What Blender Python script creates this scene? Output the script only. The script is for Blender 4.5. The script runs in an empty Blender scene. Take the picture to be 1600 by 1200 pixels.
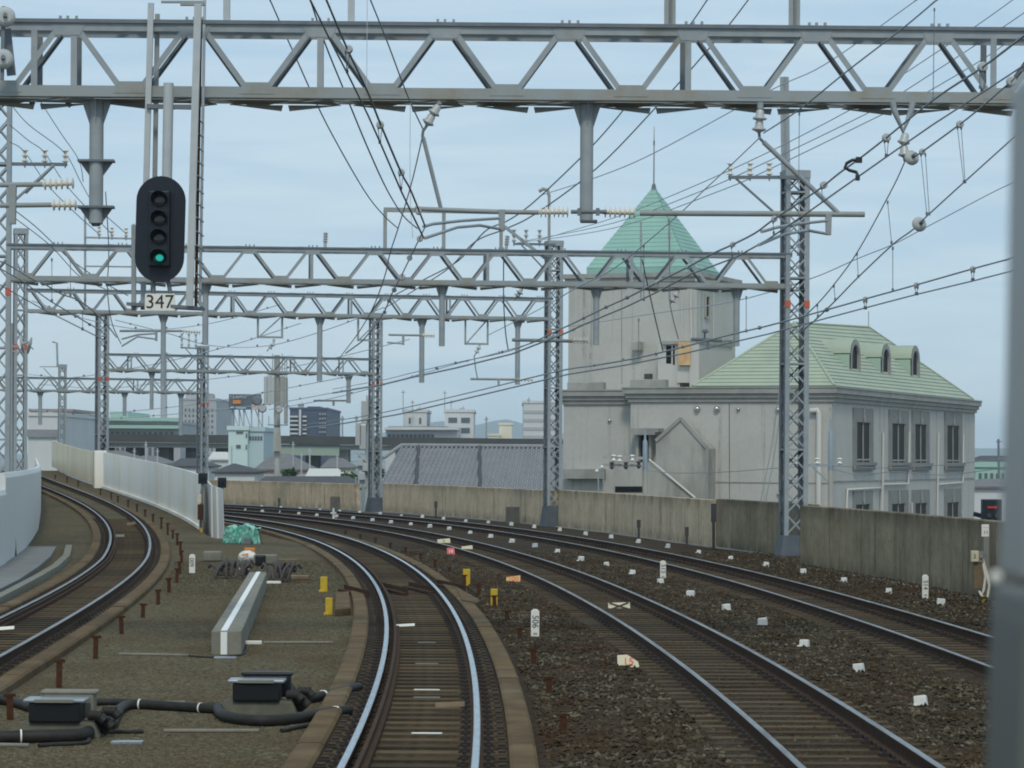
import bpy, math, random
from mathutils import Vector as V, Matrix
random.seed(7)
R = math.radians
SC = bpy.context.scene
COL = SC.collection
# ------------------------------------------------------------------ camera
F, H, YH, RHO = 4300.0, 2.59, 714.3, 0.006
cd = bpy.data.cameras.new('camera'); cam = bpy.data.objects.new('camera', cd); COL.objects.link(cam)
cr, sr = math.cos(RHO), math.sin(RHO)
cam.matrix_world = Matrix(((cr, -sr, 0, 0), (0, 0, -1, 0), (sr, cr, 0, H), (0, 0, 0, 1)))
cd.sensor_width = 36.0; cd.lens = F / 1600 * 36
cd.shift_y = (YH - 600) / 1600
cd.clip_start = 0.05; cd.clip_end = 40000
cd.dof.use_dof = True; cd.dof.focus_distance = 55; cd.dof.aperture_fstop = 20
SC.camera = cam
# ------------------------------------------------------------------ sky, sun, exposure
SUN_EL, SUN_AZ = R(50), R(179)          # azimuth from +Y (north) clockwise: high, behind the camera, nearly straight
w = bpy.data.worlds.new('World'); SC.world = w; w.use_nodes = True
nt = w.node_tree; nt.nodes.clear(); L = nt.links.new
out = nt.nodes.new('ShaderNodeOutputWorld'); bg = nt.nodes.new('ShaderNodeBackground')
sky = nt.nodes.new('ShaderNodeTexSky'); sky.sky_type = 'NISHITA'; sky.sun_disc = False
sky.sun_elevation = SUN_EL; sky.sun_rotation = SUN_AZ; sky.air_density = 1.0; sky.dust_density = 1.2; sky.ozone_density = 1.5
tc = nt.nodes.new('ShaderNodeTexCoord')
mp = nt.nodes.new('ShaderNodeMapping'); mp.inputs['Scale'].default_value = (3.0, 3.0, 26.0); mp.inputs['Rotation'].default_value = (R(3), R(7), 0)
nz = nt.nodes.new('ShaderNodeTexNoise'); nz.inputs['Scale'].default_value = 2.3; nz.inputs['Detail'].default_value = 7; nz.inputs['Roughness'].default_value = 0.55
nz.inputs['Distortion'].default_value = 0.6
rp = nt.nodes.new('ShaderNodeValToRGB')
rp.color_ramp.elements[0].position = 0.36; rp.color_ramp.elements[0].color = (4.75, 6.6, 8.2, 1)
rp.color_ramp.elements[1].position = 0.68; rp.color_ramp.elements[1].color = (6.15, 7.7, 8.8, 1)
sep = nt.nodes.new('ShaderNodeSeparateXYZ')
hz = nt.nodes.new('ShaderNodeMapRange'); hz.inputs[1].default_value = -0.02; hz.inputs[2].default_value = 0.075; hz.inputs[3].default_value = 1; hz.inputs[4].default_value = 0
lf = nt.nodes.new('ShaderNodeMapRange'); lf.inputs[1].default_value = -0.16; lf.inputs[2].default_value = 0.02; lf.inputs[3].default_value = 1; lf.inputs[4].default_value = 0.12
mul = nt.nodes.new('ShaderNodeMath'); mul.operation = 'MULTIPLY'
mx2 = nt.nodes.new('ShaderNodeMixRGB'); mx2.inputs[2].default_value = (7.4, 8.4, 8.5, 1)
mx = nt.nodes.new('ShaderNodeMixRGB'); mx.inputs[0].default_value = 0.86
L(tc.outputs['Generated'], mp.inputs[0]); L(mp.outputs[0], nz.inputs[0]); L(nz.outputs[0], rp.inputs[0])
L(tc.outputs['Generated'], sep.inputs[0]); L(sep.outputs[2], hz.inputs[0]); L(sep.outputs[0], lf.inputs[0])
L(hz.outputs[0], mul.inputs[0]); L(lf.outputs[0], mul.inputs[1]); L(mul.outputs[0], mx2.inputs[0])
L(rp.outputs[0], mx2.inputs[1]); L(sky.outputs[0], mx.inputs[1]); L(mx2.outputs[0], mx.inputs[2])
L(mx.outputs[0], bg.inputs[0]); bg.inputs[1].default_value = 0.10; L(bg.outputs[0], out.inputs[0])
sd = bpy.data.lights.new('sun', 'SUN'); sd.energy = 1.5; sd.angle = R(10); sd.color = (1, .93, .80)
so = bpy.data.objects.new('sun', sd); COL.objects.link(so); so.location = (0, -20, 60)
sdir = V((math.sin(SUN_AZ) * math.cos(SUN_EL), math.cos(SUN_AZ) * math.cos(SUN_EL), math.sin(SUN_EL)))
so.rotation_euler = (-sdir).to_track_quat('-Z', 'Y').to_euler()
SC.cycles.volume_bounces = 3; SC.cycles.filter_width = 1.9
vs = SC.view_settings; vs.view_transform = 'Standard'; vs.look = 'None'; vs.exposure = 0; vs.gamma = 1; vs.use_curve_mapping = False

# ------------------------------------------------------------------ photo geometry helpers
def ray(x, y):
    u = (x - 800) / F; v = (y - YH) / F
    return u * cr + v * sr, -u * sr + v * cr           # right, down per metre of depth
def P(x, y, Z):
    a, b = ray(x, y); return V((a * Z, Z, H - b * Z))
def onz(x, y, z):
    a, b = ray(x, y); Z = (H - z) / b; return V((a * Z, Z, z))
def onh(x, y, hf):
    a, b = ray(x, y); Z = (H + .2) / max(b, .004)
    for _ in range(80): Z = .5 * Z + .5 * (H - hf(Z)) / max(b, .002)
    return V((a * Z, Z, H - b * Z))
def pm(Z): return Z / F                                # metres per photo pixel at depth Z

# ------------------------------------------------------------------ mesh builder
class MB:
    def __init__(s): s.v = []; s.f = []; s.m = []; s.sm = []
    def add(s, vs, fs, mi=0, smooth=False):
        k = len(s.v); s.v += [tuple(a) for a in vs]
        s.f += [tuple(i + k for i in f) for f in fs]; s.m += [mi] * len(fs); s.sm += [smooth] * len(fs); return s
    def hexa(s, c, mi=0):                              # 8 corners: bottom 4 then top 4, ccw
        return s.add(c, [(3, 2, 1, 0), (4, 5, 6, 7), (0, 1, 5, 4), (1, 2, 6, 5), (2, 3, 7, 6), (3, 0, 4, 7)], mi)
    def box(s, c, size, ex=None, mi=0, ez=None):
        c = V(c); ex = V(ex).normalized() if ex is not None else V((1, 0, 0))
        ez = V(ez).normalized() if ez is not None else V((0, 0, 1)); ey = ez.cross(ex).normalized()
        a, b, d = ex * size[0] / 2, ey * size[1] / 2, ez * size[2] / 2
        return s.hexa([c - a - b - d, c + a - b - d, c + a + b - d, c - a + b - d, c - a - b + d, c + a - b + d, c + a + b + d, c - a + b + d], mi)
    def bar(s, p, q, w, h=None, up=(0, 0, 1), mi=0):
        p, q = V(p), V(q); d = q - p; n = d.length
        if n < 1e-6: return s
        h = h or w; ex = d / n; up = V(up)
        if abs(ex.dot(up)) > .97: up = V((0, 1, 0)) if abs(ex.y) < .9 else V((1, 0, 0))
        ey = up.cross(ex).normalized(); ez = ex.cross(ey)
        return s.box((p + q) / 2, (n, w, h), ex, mi, ez)
    def tube(s, pts, r, n=6, mi=0, caps=True):
        pts = [V(p) for p in pts]; rs = r if isinstance(r, (list, tuple)) else [r] * len(pts)
        rings = []; prev = None
        for i, p in enumerate(pts):
            t = (pts[min(i + 1, len(pts) - 1)] - pts[max(i - 1, 0)])
            t = t.normalized() if t.length > 1e-9 else V((0, 0, 1))
            if prev is None:
                a = V((0, 0, 1)) if abs(t.z) < .9 else V((1, 0, 0)); nx = a.cross(t).normalized()
            else:
                nx = prev - t * prev.dot(t); nx = nx.normalized() if nx.length > 1e-6 else V((1, 0, 0))
            prev = nx; ny = t.cross(nx)
            rings.append([p + (nx * math.cos(2 * math.pi * k / n) + ny * math.sin(2 * math.pi * k / n)) * rs[i] for k in range(n)])
        vs = [q for g in rings for q in g]; fs = []
        for i in range(len(pts) - 1):
            for k in range(n): fs.append((i * n + k, i * n + (k + 1) % n, (i + 1) * n + (k + 1) % n, (i + 1) * n + k))
        s.add(vs, fs, mi, True)
        if caps:
            for ring, rev in ((rings[0], True), (rings[-1], False)):
                k = len(s.v); s.v += [tuple(q) for q in ring]; idx = range(n)
                s.f.append(tuple(k + i for i in (reversed(idx) if rev else idx))); s.m.append(mi); s.sm.append(False)
        return s
    def ribbed(s, p, q, r0, r1, n, mi=0, seg=10):      # insulator: n sheds between p and q
        p, q = V(p), V(q); pts = []; rs = []
        for i in range(n):
            for a, rr in ((.05, r0), (.35, r0), (.45, r1), (.6, r1 * .9), (.72, r0)):
                pts.append(p.lerp(q, (i + a) / n)); rs.append(rr)
        return s.tube(pts, rs, seg, mi)
    def prism(s, poly, d, mi=0):                       # polygon of 3-D points, extruded along vector d
        poly = [V(p) for p in poly]; d = V(d); n = len(poly)
        vs = poly + [p + d for p in poly]
        nrm = sum(((poly[i]).cross(poly[(i + 1) % n]) for i in range(n)), V((0, 0, 0)))
        fs = [tuple(range(n)), tuple(range(2 * n - 1, n - 1, -1))] + [(i, i + n, (i + 1) % n + n, (i + 1) % n) for i in range(n)]
        if nrm.dot(d) > 0: fs = [tuple(reversed(f)) for f in fs]
        return s.add(vs, fs, mi)
    def sphere(s, c, r, mi=0, nu=10, nv=6, sc=(1, 1, 1)):
        c = V(c); vs = [c + V((0, 0, -r * sc[2]))]
        for j in range(1, nv):
            ph = -math.pi / 2 + math.pi * j / nv
            for i in range(nu):
                th = 2 * math.pi * i / nu
                vs.append(c + V((r * sc[0] * math.cos(ph) * math.cos(th), r * sc[1] * math.cos(ph) * math.sin(th), r * sc[2] * math.sin(ph))))
        vs.append(c + V((0, 0, r * sc[2]))); fs = []
        for i in range(nu):
            fs.append((0, 1 + (i + 1) % nu, 1 + i)); k = 1 + (nv - 2) * nu
            fs.append((len(vs) - 1, k + i, k + (i + 1) % nu))
            for j in range(nv - 2):
                a = 1 + j * nu; fs.append((a + i, a + (i + 1) % nu, a + nu + (i + 1) % nu, a + nu + i))
        return s.add(vs, fs, mi, True)
    def build(s, name, mats, parent=None, origin=None, bevel=0):
        if not isinstance(mats, (list, tuple)): mats = [mats]
        if origin is None:
            if s.v:
                xs, ys, zs = zip(*s.v); origin = V(((min(xs) + max(xs)) / 2, (min(ys) + max(ys)) / 2, min(zs)))
            else: origin = V((0, 0, 0))
        origin = V(origin)
        me = bpy.data.meshes.new(name); me.from_pydata([(a - origin.x, b - origin.y, c - origin.z) for a, b, c in s.v], [], s.f)
        for m in mats: me.materials.append(m)
        me.polygons.foreach_set('material_index', s.m); me.polygons.foreach_set('use_smooth', s.sm); me.update()
        o = bpy.data.objects.new(name, me); COL.objects.link(o)
        place(o, origin, parent)
        if bevel:
            b = o.modifiers.new('bevel', 'BEVEL'); b.width = bevel; b.segments = 2; b.limit_method = 'ANGLE'
        return o
WL = {}
def place(o, wloc, parent=None):
    wloc = V(wloc); WL[o.name] = wloc
    if parent is not None:
        o.parent = parent; o.location = wloc - WL[parent.name]
    else: o.location = wloc
def thing(name, label, cat, loc, group=None):
    o = bpy.data.objects.new(name, None); COL.objects.link(o); o.empty_display_size = .3
    place(o, loc); o['label'] = label; o['category'] = cat
    if group: o['group'] = group
    return o
def tag(o, label, cat, group=None):
    o['label'] = label; o['category'] = cat
    if group: o['group'] = group
    return o
def struct(o, kind='structure'): o['kind'] = kind; return o
def dup(o, wloc, parent=None, rotz=0):
    c = o.copy(); COL.objects.link(c); place(c, wloc, parent); c.rotation_euler = (0, 0, rotz); return c
def text_obj(s, size, mat, parent, wloc, ex, ey, name='lettering', depth=.002, align='CENTER'):
    cu = bpy.data.curves.new(name, 'FONT'); cu.body = s; cu.size = size; cu.align_x = align; cu.align_y = 'CENTER'; cu.extrude = depth
    t = bpy.data.objects.new(name, cu); COL.objects.link(t)
    dg = bpy.context.evaluated_depsgraph_get(); me = bpy.data.meshes.new_from_object(t.evaluated_get(dg))
    bpy.data.objects.remove(t); me.materials.clear(); me.materials.append(mat)
    ex, ey = V(ex).normalized(), V(ey).normalized(); ez = ex.cross(ey)
    me.transform(Matrix((ex, ey, ez)).transposed().to_4x4())
    o = bpy.data.objects.new(name, me); COL.objects.link(o); place(o, wloc, parent); return o

# ------------------------------------------------------------------ materials
MATS = {}
def mat(name, c, rough=.8, metal=0, c2=None, scale=6, detail=6, bump=0, bscale=None, stretch=(1, 1, 1), lo=.35, hi=.65, emit=None, spec=.5, third=None):
    if name in MATS: return MATS[name]
    m = bpy.data.materials.new(name); m.use_nodes = True; n = m.node_tree; b = n.nodes['Principled BSDF']; k = n.links.new
    b.inputs['Base Color'].default_value = (*c, 1); b.inputs['Roughness'].default_value = rough; b.inputs['Metallic'].default_value = metal
    b.inputs['Specular IOR Level'].default_value = spec
    if c2 or bump:
        t = n.nodes.new('ShaderNodeTexCoord'); mpn = n.nodes.new('ShaderNodeMapping'); mpn.inputs['Scale'].default_value = stretch
        k(t.outputs['Object'], mpn.inputs[0])
    if c2:
        nn = n.nodes.new('ShaderNodeTexNoise'); nn.inputs['Scale'].default_value = scale; nn.inputs['Detail'].default_value = detail; nn.inputs['Roughness'].default_value = .65
        k(mpn.outputs[0], nn.inputs[0])
        r = n.nodes.new('ShaderNodeValToRGB'); r.color_ramp.elements[0].position = lo; r.color_ramp.elements[1].position = hi
        r.color_ramp.elements[0].color = (*c, 1); r.color_ramp.elements[1].color = (*c2, 1); k(nn.outputs[0], r.inputs[0])
        src = r.outputs[0]
        if third:                                      # colour, scale, stretch, lo, hi : a second layer of stains
            c3, s3, st3, lo3, hi3 = third
            mp3 = n.nodes.new('ShaderNodeMapping'); mp3.inputs['Scale'].default_value = st3; k(t.outputs['Object'], mp3.inputs[0])
            n3 = n.nodes.new('ShaderNodeTexNoise'); n3.inputs['Scale'].default_value = s3; n3.inputs['Detail'].default_value = 5; k(mp3.outputs[0], n3.inputs[0])
            r3 = n.nodes.new('ShaderNodeMapRange'); r3.inputs[1].default_value = lo3; r3.inputs[2].default_value = hi3; k(n3.outputs[0], r3.inputs[0])
            mxx = n.nodes.new('ShaderNodeMixRGB'); mxx.inputs[2].default_value = (*c3, 1); k(r3.outputs[0], mxx.inputs[0]); k(src, mxx.inputs[1]); src = mxx.outputs[0]
        k(src, b.inputs['Base Color'])
    if bump:
        n2 = n.nodes.new('ShaderNodeTexNoise'); n2.inputs['Scale'].default_value = bscale or scale * 3; n2.inputs['Detail'].default_value = 4
        k(mpn.outputs[0], n2.inputs[0]); bp = n.nodes.new('ShaderNodeBump'); bp.inputs['Strength'].default_value = bump; bp.inputs['Distance'].default_value = .03
        k(n2.outputs[0], bp.inputs['Height']); k(bp.outputs[0], b.inputs['Normal'])
    if emit:
        b.inputs['Emission Color'].default_value = (*emit[0], 1); b.inputs['Emission Strength'].default_value = emit[1]
    MATS[name] = m; return m
def stone_mat(name, cols, scale, rough=.95, bump=.8, mixn=None):
    m = bpy.data.materials.new(name); m.use_nodes = True; n = m.node_tree; b = n.nodes['Principled BSDF']; k = n.links.new
    b.inputs['Roughness'].default_value = rough; b.inputs['Specular IOR Level'].default_value = .2
    t = n.nodes.new('ShaderNodeTexCoord'); vo = n.nodes.new('ShaderNodeTexVoronoi'); vo.inputs['Scale'].default_value = scale; k(t.outputs['Object'], vo.inputs[0])
    sp = n.nodes.new('ShaderNodeSeparateColor'); k(vo.outputs['Color'], sp.inputs[0])
    r = n.nodes.new('ShaderNodeValToRGB'); r.color_ramp.interpolation = 'LINEAR'
    while len(r.color_ramp.elements) < len(cols): r.color_ramp.elements.new(.5)
    for i, c in enumerate(cols):
        r.color_ramp.elements[i].position = i / (len(cols) - 1); r.color_ramp.elements[i].color = (*c, 1)
    k(sp.outputs[0], r.inputs[0]); src = r.outputs[0]
    if mixn:
        c3, s3, lo, hi = mixn
        nn = n.nodes.new('ShaderNodeTexNoise'); nn.inputs['Scale'].default_value = s3; nn.inputs['Detail'].default_value = 5; k(t.outputs['Object'], nn.inputs[0])
        mr = n.nodes.new('ShaderNodeMapRange'); mr.inputs[1].default_value = lo; mr.inputs[2].default_value = hi; mr.inputs[4].default_value = .75; k(nn.outputs[0], mr.inputs[0])
        mm = n.nodes.new('ShaderNodeMixRGB'); mm.inputs[2].default_value = (*c3, 1); k(mr.outputs[0], mm.inputs[0]); k(src, mm.inputs[1]); src = mm.outputs[0]
    k(src, b.inputs['Base Color'])
    bp = n.nodes.new('ShaderNodeBump'); bp.inputs['Strength'].default_value = bump; bp.inputs['Distance'].default_value = .04; bp.invert = True
    k(vo.outputs['Distance'], bp.inputs['Height']); k(bp.outputs[0], b.inputs['Normal'])
    MATS[name] = m; return m
M = MATS
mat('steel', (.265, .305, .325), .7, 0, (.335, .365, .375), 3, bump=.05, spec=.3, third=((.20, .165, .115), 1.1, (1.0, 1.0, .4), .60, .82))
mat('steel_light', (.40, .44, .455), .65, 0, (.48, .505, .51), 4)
mat('steel_dark', (.125, .15, .17), .7, 0, (.17, .19, .205), 4)  # dark fittings; also the shaded copy of steel on gantry rear members
mat('steel_stained', (.29, .32, .325), .7, 0, (.27, .245, .19), 2.2, stretch=(1, 1, 1), lo=.45, hi=.72)
mat('marker_orange', (.55, .12, .06), .75)
mat('steel_base', (.07, .085, .105), .65, .1, (.10, .115, .13), 4)
mat('plinth', (.125, .12, .085), .9, 0, (.085, .08, .058), 5, bump=.2, bscale=25)
mat('insulator', (.74, .72, .64), .3, 0, (.66, .63, .54), 9)
mat('insulator_grey', (.42, .44, .43), .3)
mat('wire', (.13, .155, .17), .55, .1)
mat('wire_far', (.46, .52, .56), .7)  # haze and blur on thin wires put into the colour, hence so pale
mat('wire_mid', (.25, .29, .31), .65)  # wire lightened part way, with some haze put into its colour
mat('rail_side', (.042, .026, .018), .9, 0, (.075, .042, .024), 8, spec=.12)
mat('rail_top', (.62, .66, .70), .22, 1.0, (.45, .47, .50), 5, stretch=(3, .4, 1))
mat('rail_top_worn', (.36, .36, .355), .38, .85, (.17, .15, .135), 3, stretch=(3, .3, 1))
mat('rust', (.045, .021, .012), .95, 0, (.085, .035, .016), 14, spec=.15)
mat('sleeper_wood', (.105, .076, .043), .9, 0, (.055, .039, .022), 6, bump=.3, stretch=(1, 4, 1), spec=.2)
mat('fastener', (.03, .022, .018), .8, .1)
mat('kerb_concrete', (.150, .098, .045), .92, 0, (.085, .056, .027), 1.4, bump=.3, bscale=22, spec=.2, third=((.185, .15, .095), 1.0, (1, 1, 1), .54, .8))
mat('wall_concrete', (0.3808, 0.335, 0.22), .9, 0, (0.2632, 0.235, 0.156), .9, stretch=(1, 1, .45), bump=.1, bscale=16, third=((0.14, 0.13, 0.096), .55, (0.85, 0.85, 0.4), .57, .70))
mat('wall_concrete_dark', (0.1997, 0.1702, 0.1044), .9, 0, (0.1148, 0.0999, 0.0609), .8, stretch=(1, 1, .4), bump=.1, bscale=16, third=((0.255, 0.2146, 0.1421), .6, (0.85, 0.85, 0.203), .56, .74))
mat('white_panel', (.86, .835, .76), .6, 0, (.80, .78, .71), .35, third=((.70, .62, .44), .3, (1.2, 1.2, .3), .48, .78))
mat('white_panel_stained', (.74, .68, .52), .6, 0, (.66, .57, .39), .5, stretch=(1, 1, .3), third=((.50, .25, .085), 1.0, (1.4, 1.4, .12), .58, .76))
mat('rust_streak', (.42, .2, .08), .8, 0, (.55, .42, .28), 3, stretch=(4, 4, .4))
mat('concrete', (.23, .22, .175), .9, 0, (.155, .15, .12), 3, bump=.15)
mat('white_smooth', (0.66, 0.676, 0.6664), .5, 0, (0.616, 0.624, 0.6125), .25)
mat('walkway', (.20, .205, .20), .9, 0, (.155, .16, .155), 1.5, bump=.1, bscale=20)
mat('stucco_side', (.53, .52, .485), .9, 0, (.48, .47, .44), .5, bump=.04, bscale=12, third=((.40, .39, .36), .5, (1.2, 1.2, .16), .6, .88))
mat('trim_grey', (.35, .35, .325), .85, 0, (.28, .28, .26), 1.2, third=((.20, .20, .185), .8, (1, 1, .3), .55, .8))
mat('frame_grey', (.25, .25, .235), .85, 0, (.205, .205, .195), 2)
mat('old_concrete', (.44, .43, .39), .9, 0, (.30, .295, .265), .8, stretch=(1, 1, .4), third=((.19, .19, .17), .9, (1.5, 1.5, .2), .58, .8))
mat('roof_green', (.385, .435, .325), .7, 0, (.335, .395, .305), .45, third=((.30, .33, .26), .7, (1, 1, .3), .55, .85))
mat('roof_mint', (.27, .465, .395), .7, 0, (.235, .42, .36), .5, third=((.22, .36, .31), .6, (1.0, 1.0, .25), .52, .85))
mat('dormer_mint', (.33, .45, .36), .6)
mat('glass_dark', (.014, .015, .016), .4, 0, spec=.06)
mat('glass_pale', (.035, .035, .034), .5, spec=.06)
mat('black', (.012, .014, .017), .45)
mat('signal_black', (.009, .015, .025), .5, spec=.35)
mat('lens_dark', (.03, .032, .032), .12)
mat('lens_green', (.01, .05, .045), .15)
mat('lens_glow', (.01, .2, .16), .3, emit=((.02, .62, .50), .55))
mat('plate_white', (.78, .77, .70), .5)
mat('paint_white', (.80, .80, .78), .6)
mat('marker_white', (.74, .75, .72), .7, 0, (.62, .63, .60), 20)
mat('yellow', (.62, .42, .015), .6, 0, (.5, .33, .02), 9)
mat('ink', (.02, .02, .02), .6)
mat('red_ink', (.62, .10, .03), .6)
mat('red_plate', (.55, .10, .10), .6)
mat('orange_plate', (.62, .38, .15), .7)
mat('cream_plate', (.60, .54, .38), .7)
mat('hose', (.017, .016, .014), .6, 0, (.028, .025, .021), 12, spec=.25)
mat('box_black', (.011, .012, .013), .45, spec=.25)
mat('lid_grey', (.30, .34, .37), .3, .3, (.22, .25, .28), 7)
mat('timber', (.20, .145, .085), .9, 0, (.14, .10, .06), 8)
mat('net_green', (.17, .58, .45), .5, 0, (.50, .74, .64), 4, lo=.42, hi=.66)
mat('bag_white', (.72, .71, .66), .6)
mat('bag_orange', (.65, .22, .05), .6)
mat('clip_dark', (.09, .075, .072), .8, 0, (.045, .038, .036), 20)
mat('tile_grey', (.27, .275, .285), .65, 0, (.22, .225, .24), 1.2)
mat('tile_dark', (.05, .052, .056), .7)
mat('cab_paint', (.29, .295, .285), .4, 0, (.25, .25, .235), 3)
mat('cab_lower', (.10, .105, .095), .5)
mat('lamp_steel', (.55, .53, .50), .25, .8)
mat('pipe_white', (.56, .55, .51), .7)
mat('pole_blue', (.26, .32, .36), .5, .2)
mat('led_red', (.3, .02, .02), .5, emit=((1, .05, .04), .12))
mat('rust_orange', (.55, .30, .14), .8, 0, (.62, .48, .26), 2.5)
slab_mat = stone_mat('slab_gravel', [(0.05834, 0.0464, 0.0246), (0.1379, 0.1129, 0.06244), (0.09547, 0.07768, 0.04257), (0.2281, 0.1917, 0.1183)], 26, bump=1.0, mixn=((0.1008, 0.06658, 0.03122), .5, .45, .75))
bal_mat = stone_mat('ballast', [(0.0192, 0.0126, 0.005859), (0.048, 0.0315, 0.01451), (0.036, 0.02436, 0.01228), (0.0768, 0.0546, 0.0279)], 17, bump=1.0, mixn=((0.0408, 0.01932, 0.006975), .35, .42, .7))
bal_stone = stone_mat('ballast_stone', [(0.01594, 0.01149, 0.006336), (0.06642, 0.04761, 0.02675), (0.04428, 0.03447, 0.02112), (0.08413, 0.06977, 0.04365), (0.1683, 0.1436, 0.09856)], 9, bump=.2, mixn=((0.05491, 0.02709, 0.01126), .35, .44, .68))
bed_mat = stone_mat('track_bed', [(0.0175, 0.01008, 0.0039), (0.035, 0.01932, 0.0072), (0.026, 0.0147, 0.0057), (0.045, 0.02604, 0.0102)], 22, bump=.8)

# ------------------------------------------------------------------ track alignment (metres; depth = Y)
C2 = [-0.23508104171, -0.466303418966, -3.0705836125, -4.35790494755, -2.52059465035]
E3 = [-0.0654999, 0.0761316, -0.273587, 3.632456]
E4 = [-0.0117067, -0.0046622, -0.1512939, 7.619289]
C1 = [0.46061610377, -0.88456056972, -2.715193723, -4.53172094269, -8.7973908]
def pv(c, t):
    r = 0
    for k in c: r = r * t + k
    return r
def dv(c, t):
    n = len(c) - 1; return pv([k * (n - i) for i, k in enumerate(c[:-1])], t)
def x2(Z):
    if Z < 18: return pv(C2, (18 - 60) / 50) + dv(C2, (18 - 60) / 50) / 50 * (Z - 18)
    if Z > 165: return pv(C2, 2.1) + dv(C2, 2.1) / 50 * (Z - 165)
    return pv(C2, (Z - 60) / 50)
def x1(Z):
    if Z < 18: return pv(C1, -.84) + dv(C1, -.84) / 50 * (Z - 18)
    if Z > 160: return pv(C1, 2.0) + dv(C1, 2.0) / 50 * (Z - 160)
    return pv(C1, (Z - 60) / 50)
def h2(Z):
    w_ = max(0, Z - 50); return .00127 * w_ - 1.845e-5 * w_ * w_
def h1(Z):
    w_ = max(0, Z - 70); return .0043 + .011847 * w_ + 6.139e-5 * w_ * w_
def base(k, Z): return x1(Z) if k == 1 else x2(Z)
def trk(k, Z, d=0.0):                                  # point of track k at parameter Z, d metres to its right
    e = 1e-2; s_ = (base(k, Z + e) - base(k, Z - e)) / (2 * e); n_ = math.hypot(1, s_)
    if k in (3, 4):
        t = (min(max(Z, 18), 165) - 60) / 50; d = d + pv(E3 if k == 3 else E4, t)
    return V((base(k, Z) + d / n_, Z - d * s_ / n_, h1(Z) if k == 1 else h2(Z)))
def path(k, d, z, Z0, Z1, step):
    n = max(2, int((Z1 - Z0) / step)); o = []
    for i in range(n + 1):
        p = trk(k, Z0 + (Z1 - Z0) * i / n, d); p.z += z; o.append(p)
    return o
def sweep(mb, pts, prof, mi=0, caps=True, mif=None):   # prof: closed list of (right, up)
    n = len(prof); vs = []
    for i, p in enumerate(pts):
        t = pts[min(i + 1, len(pts) - 1)] - pts[max(i - 1, 0)]; t.z = 0; t.normalize(); rt = V((t.y, -t.x, 0))
        vs += [p + rt * a + V((0, 0, b)) for a, b in prof]
    k = len(mb.v); mb.v += [tuple(v) for v in vs]
    for i in range(len(pts) - 1):
        for j in range(n):
            mb.f.append((k + i * n + j, k + (i + 1) * n + j, k + (i + 1) * n + (j + 1) % n, k + i * n + (j + 1) % n))
            mb.m.append(mif(j) if mif else mi); mb.sm.append(False)
    if caps:
        mb.f += [tuple(k + j for j in range(n)), tuple(k + (len(pts) - 1) * n + j for j in reversed(range(n)))]; mb.m += [mi] * 2; mb.sm += [False] * 2
    return mb

def weathered(name, base, light, dark, streak, ztop, zlow):
    # cast concrete: mottled base, pale patches, dark drip streaks from the top edge, grime along top and foot
    m = bpy.data.materials.new(name); m.use_nodes = True; n = m.node_tree; b = n.nodes['Principled BSDF']; k = n.links.new; b.inputs['Roughness'].default_value = .92; b.inputs['Specular IOR Level'].default_value = .2
    g = n.nodes.new('ShaderNodeNewGeometry'); sp = n.nodes.new('ShaderNodeSeparateXYZ'); k(g.outputs['Position'], sp.inputs[0])
    def noise(sc, st, det=5, rough=.6):
        mp_ = n.nodes.new('ShaderNodeMapping'); mp_.inputs['Scale'].default_value = st; k(g.outputs['Position'], mp_.inputs[0])
        q = n.nodes.new('ShaderNodeTexNoise'); q.inputs['Scale'].default_value = sc; q.inputs['Detail'].default_value = det; q.inputs['Roughness'].default_value = rough; k(mp_.outputs[0], q.inputs[0]); return q.outputs[0]
    def mr(src, a, c, d=0, e=1):
        q = n.nodes.new('ShaderNodeMapRange'); q.inputs[1].default_value = a; q.inputs[2].default_value = c; q.inputs[3].default_value = d; q.inputs[4].default_value = e; k(src, q.inputs[0]); return q.outputs[0]
    def mul_(a, c, op='MULTIPLY'):
        q = n.nodes.new('ShaderNodeMath'); q.operation = op; q.use_clamp = True; k(a, q.inputs[0]); k(c, q.inputs[1]); return q.outputs[0]
    def mix(f, a, c):
        q = n.nodes.new('ShaderNodeMixRGB'); k(f, q.inputs[0])
        if isinstance(a, tuple): q.inputs[1].default_value = (*a, 1)
        else: k(a, q.inputs[1])
        q.inputs[2].default_value = (*c, 1); return q.outputs[0]
    c = mix(mr(noise(.9, (1, 1, .8), 8, .7), .35, .65), base, light)
    c = mix(mr(noise(6, (1, 1, 1), 6, .7), .5, .75, 0, .5), c, dark)
    st = mul_(mr(noise(1.0, (4.5, 2.2, .10), 3), .54, .66), mr(noise(.5, (1, 1, .3), 3), .42, .62)); c = mix(mul_(st, mr(noise(9, (1, 1, .5)), .3, .6)), c, streak)
    z = sp.outputs[2]
    top = mul_(mr(z, ztop - .42, ztop - .02), mr(noise(1.6, (1, 1, .25), 6, .7), .32, .62)); c = mix(top, c, dark)
    low = mul_(mr(z, zlow + .45, zlow), mr(noise(2.2, (1, 1, .5), 6, .7), .35, .6)); c = mix(low, c, streak)
    k(c, b.inputs['Base Color']); bp = n.nodes.new('ShaderNodeBump'); bp.inputs['Strength'].default_value = .25; bp.inputs['Distance'].default_value = .02; k(noise(14, (1, 1, 1), 6), bp.inputs['Height']); k(bp.outputs[0], b.inputs['Normal'])
    MATS[name] = m; return m
weathered('wall_pale', (0.4838, 0.3861, 0.2551), (0.672, 0.5465, 0.3856), (0.2554, 0.2043, 0.1361), (0.1613, 0.1366, 0.1021), 1.25, -.3)
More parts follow.
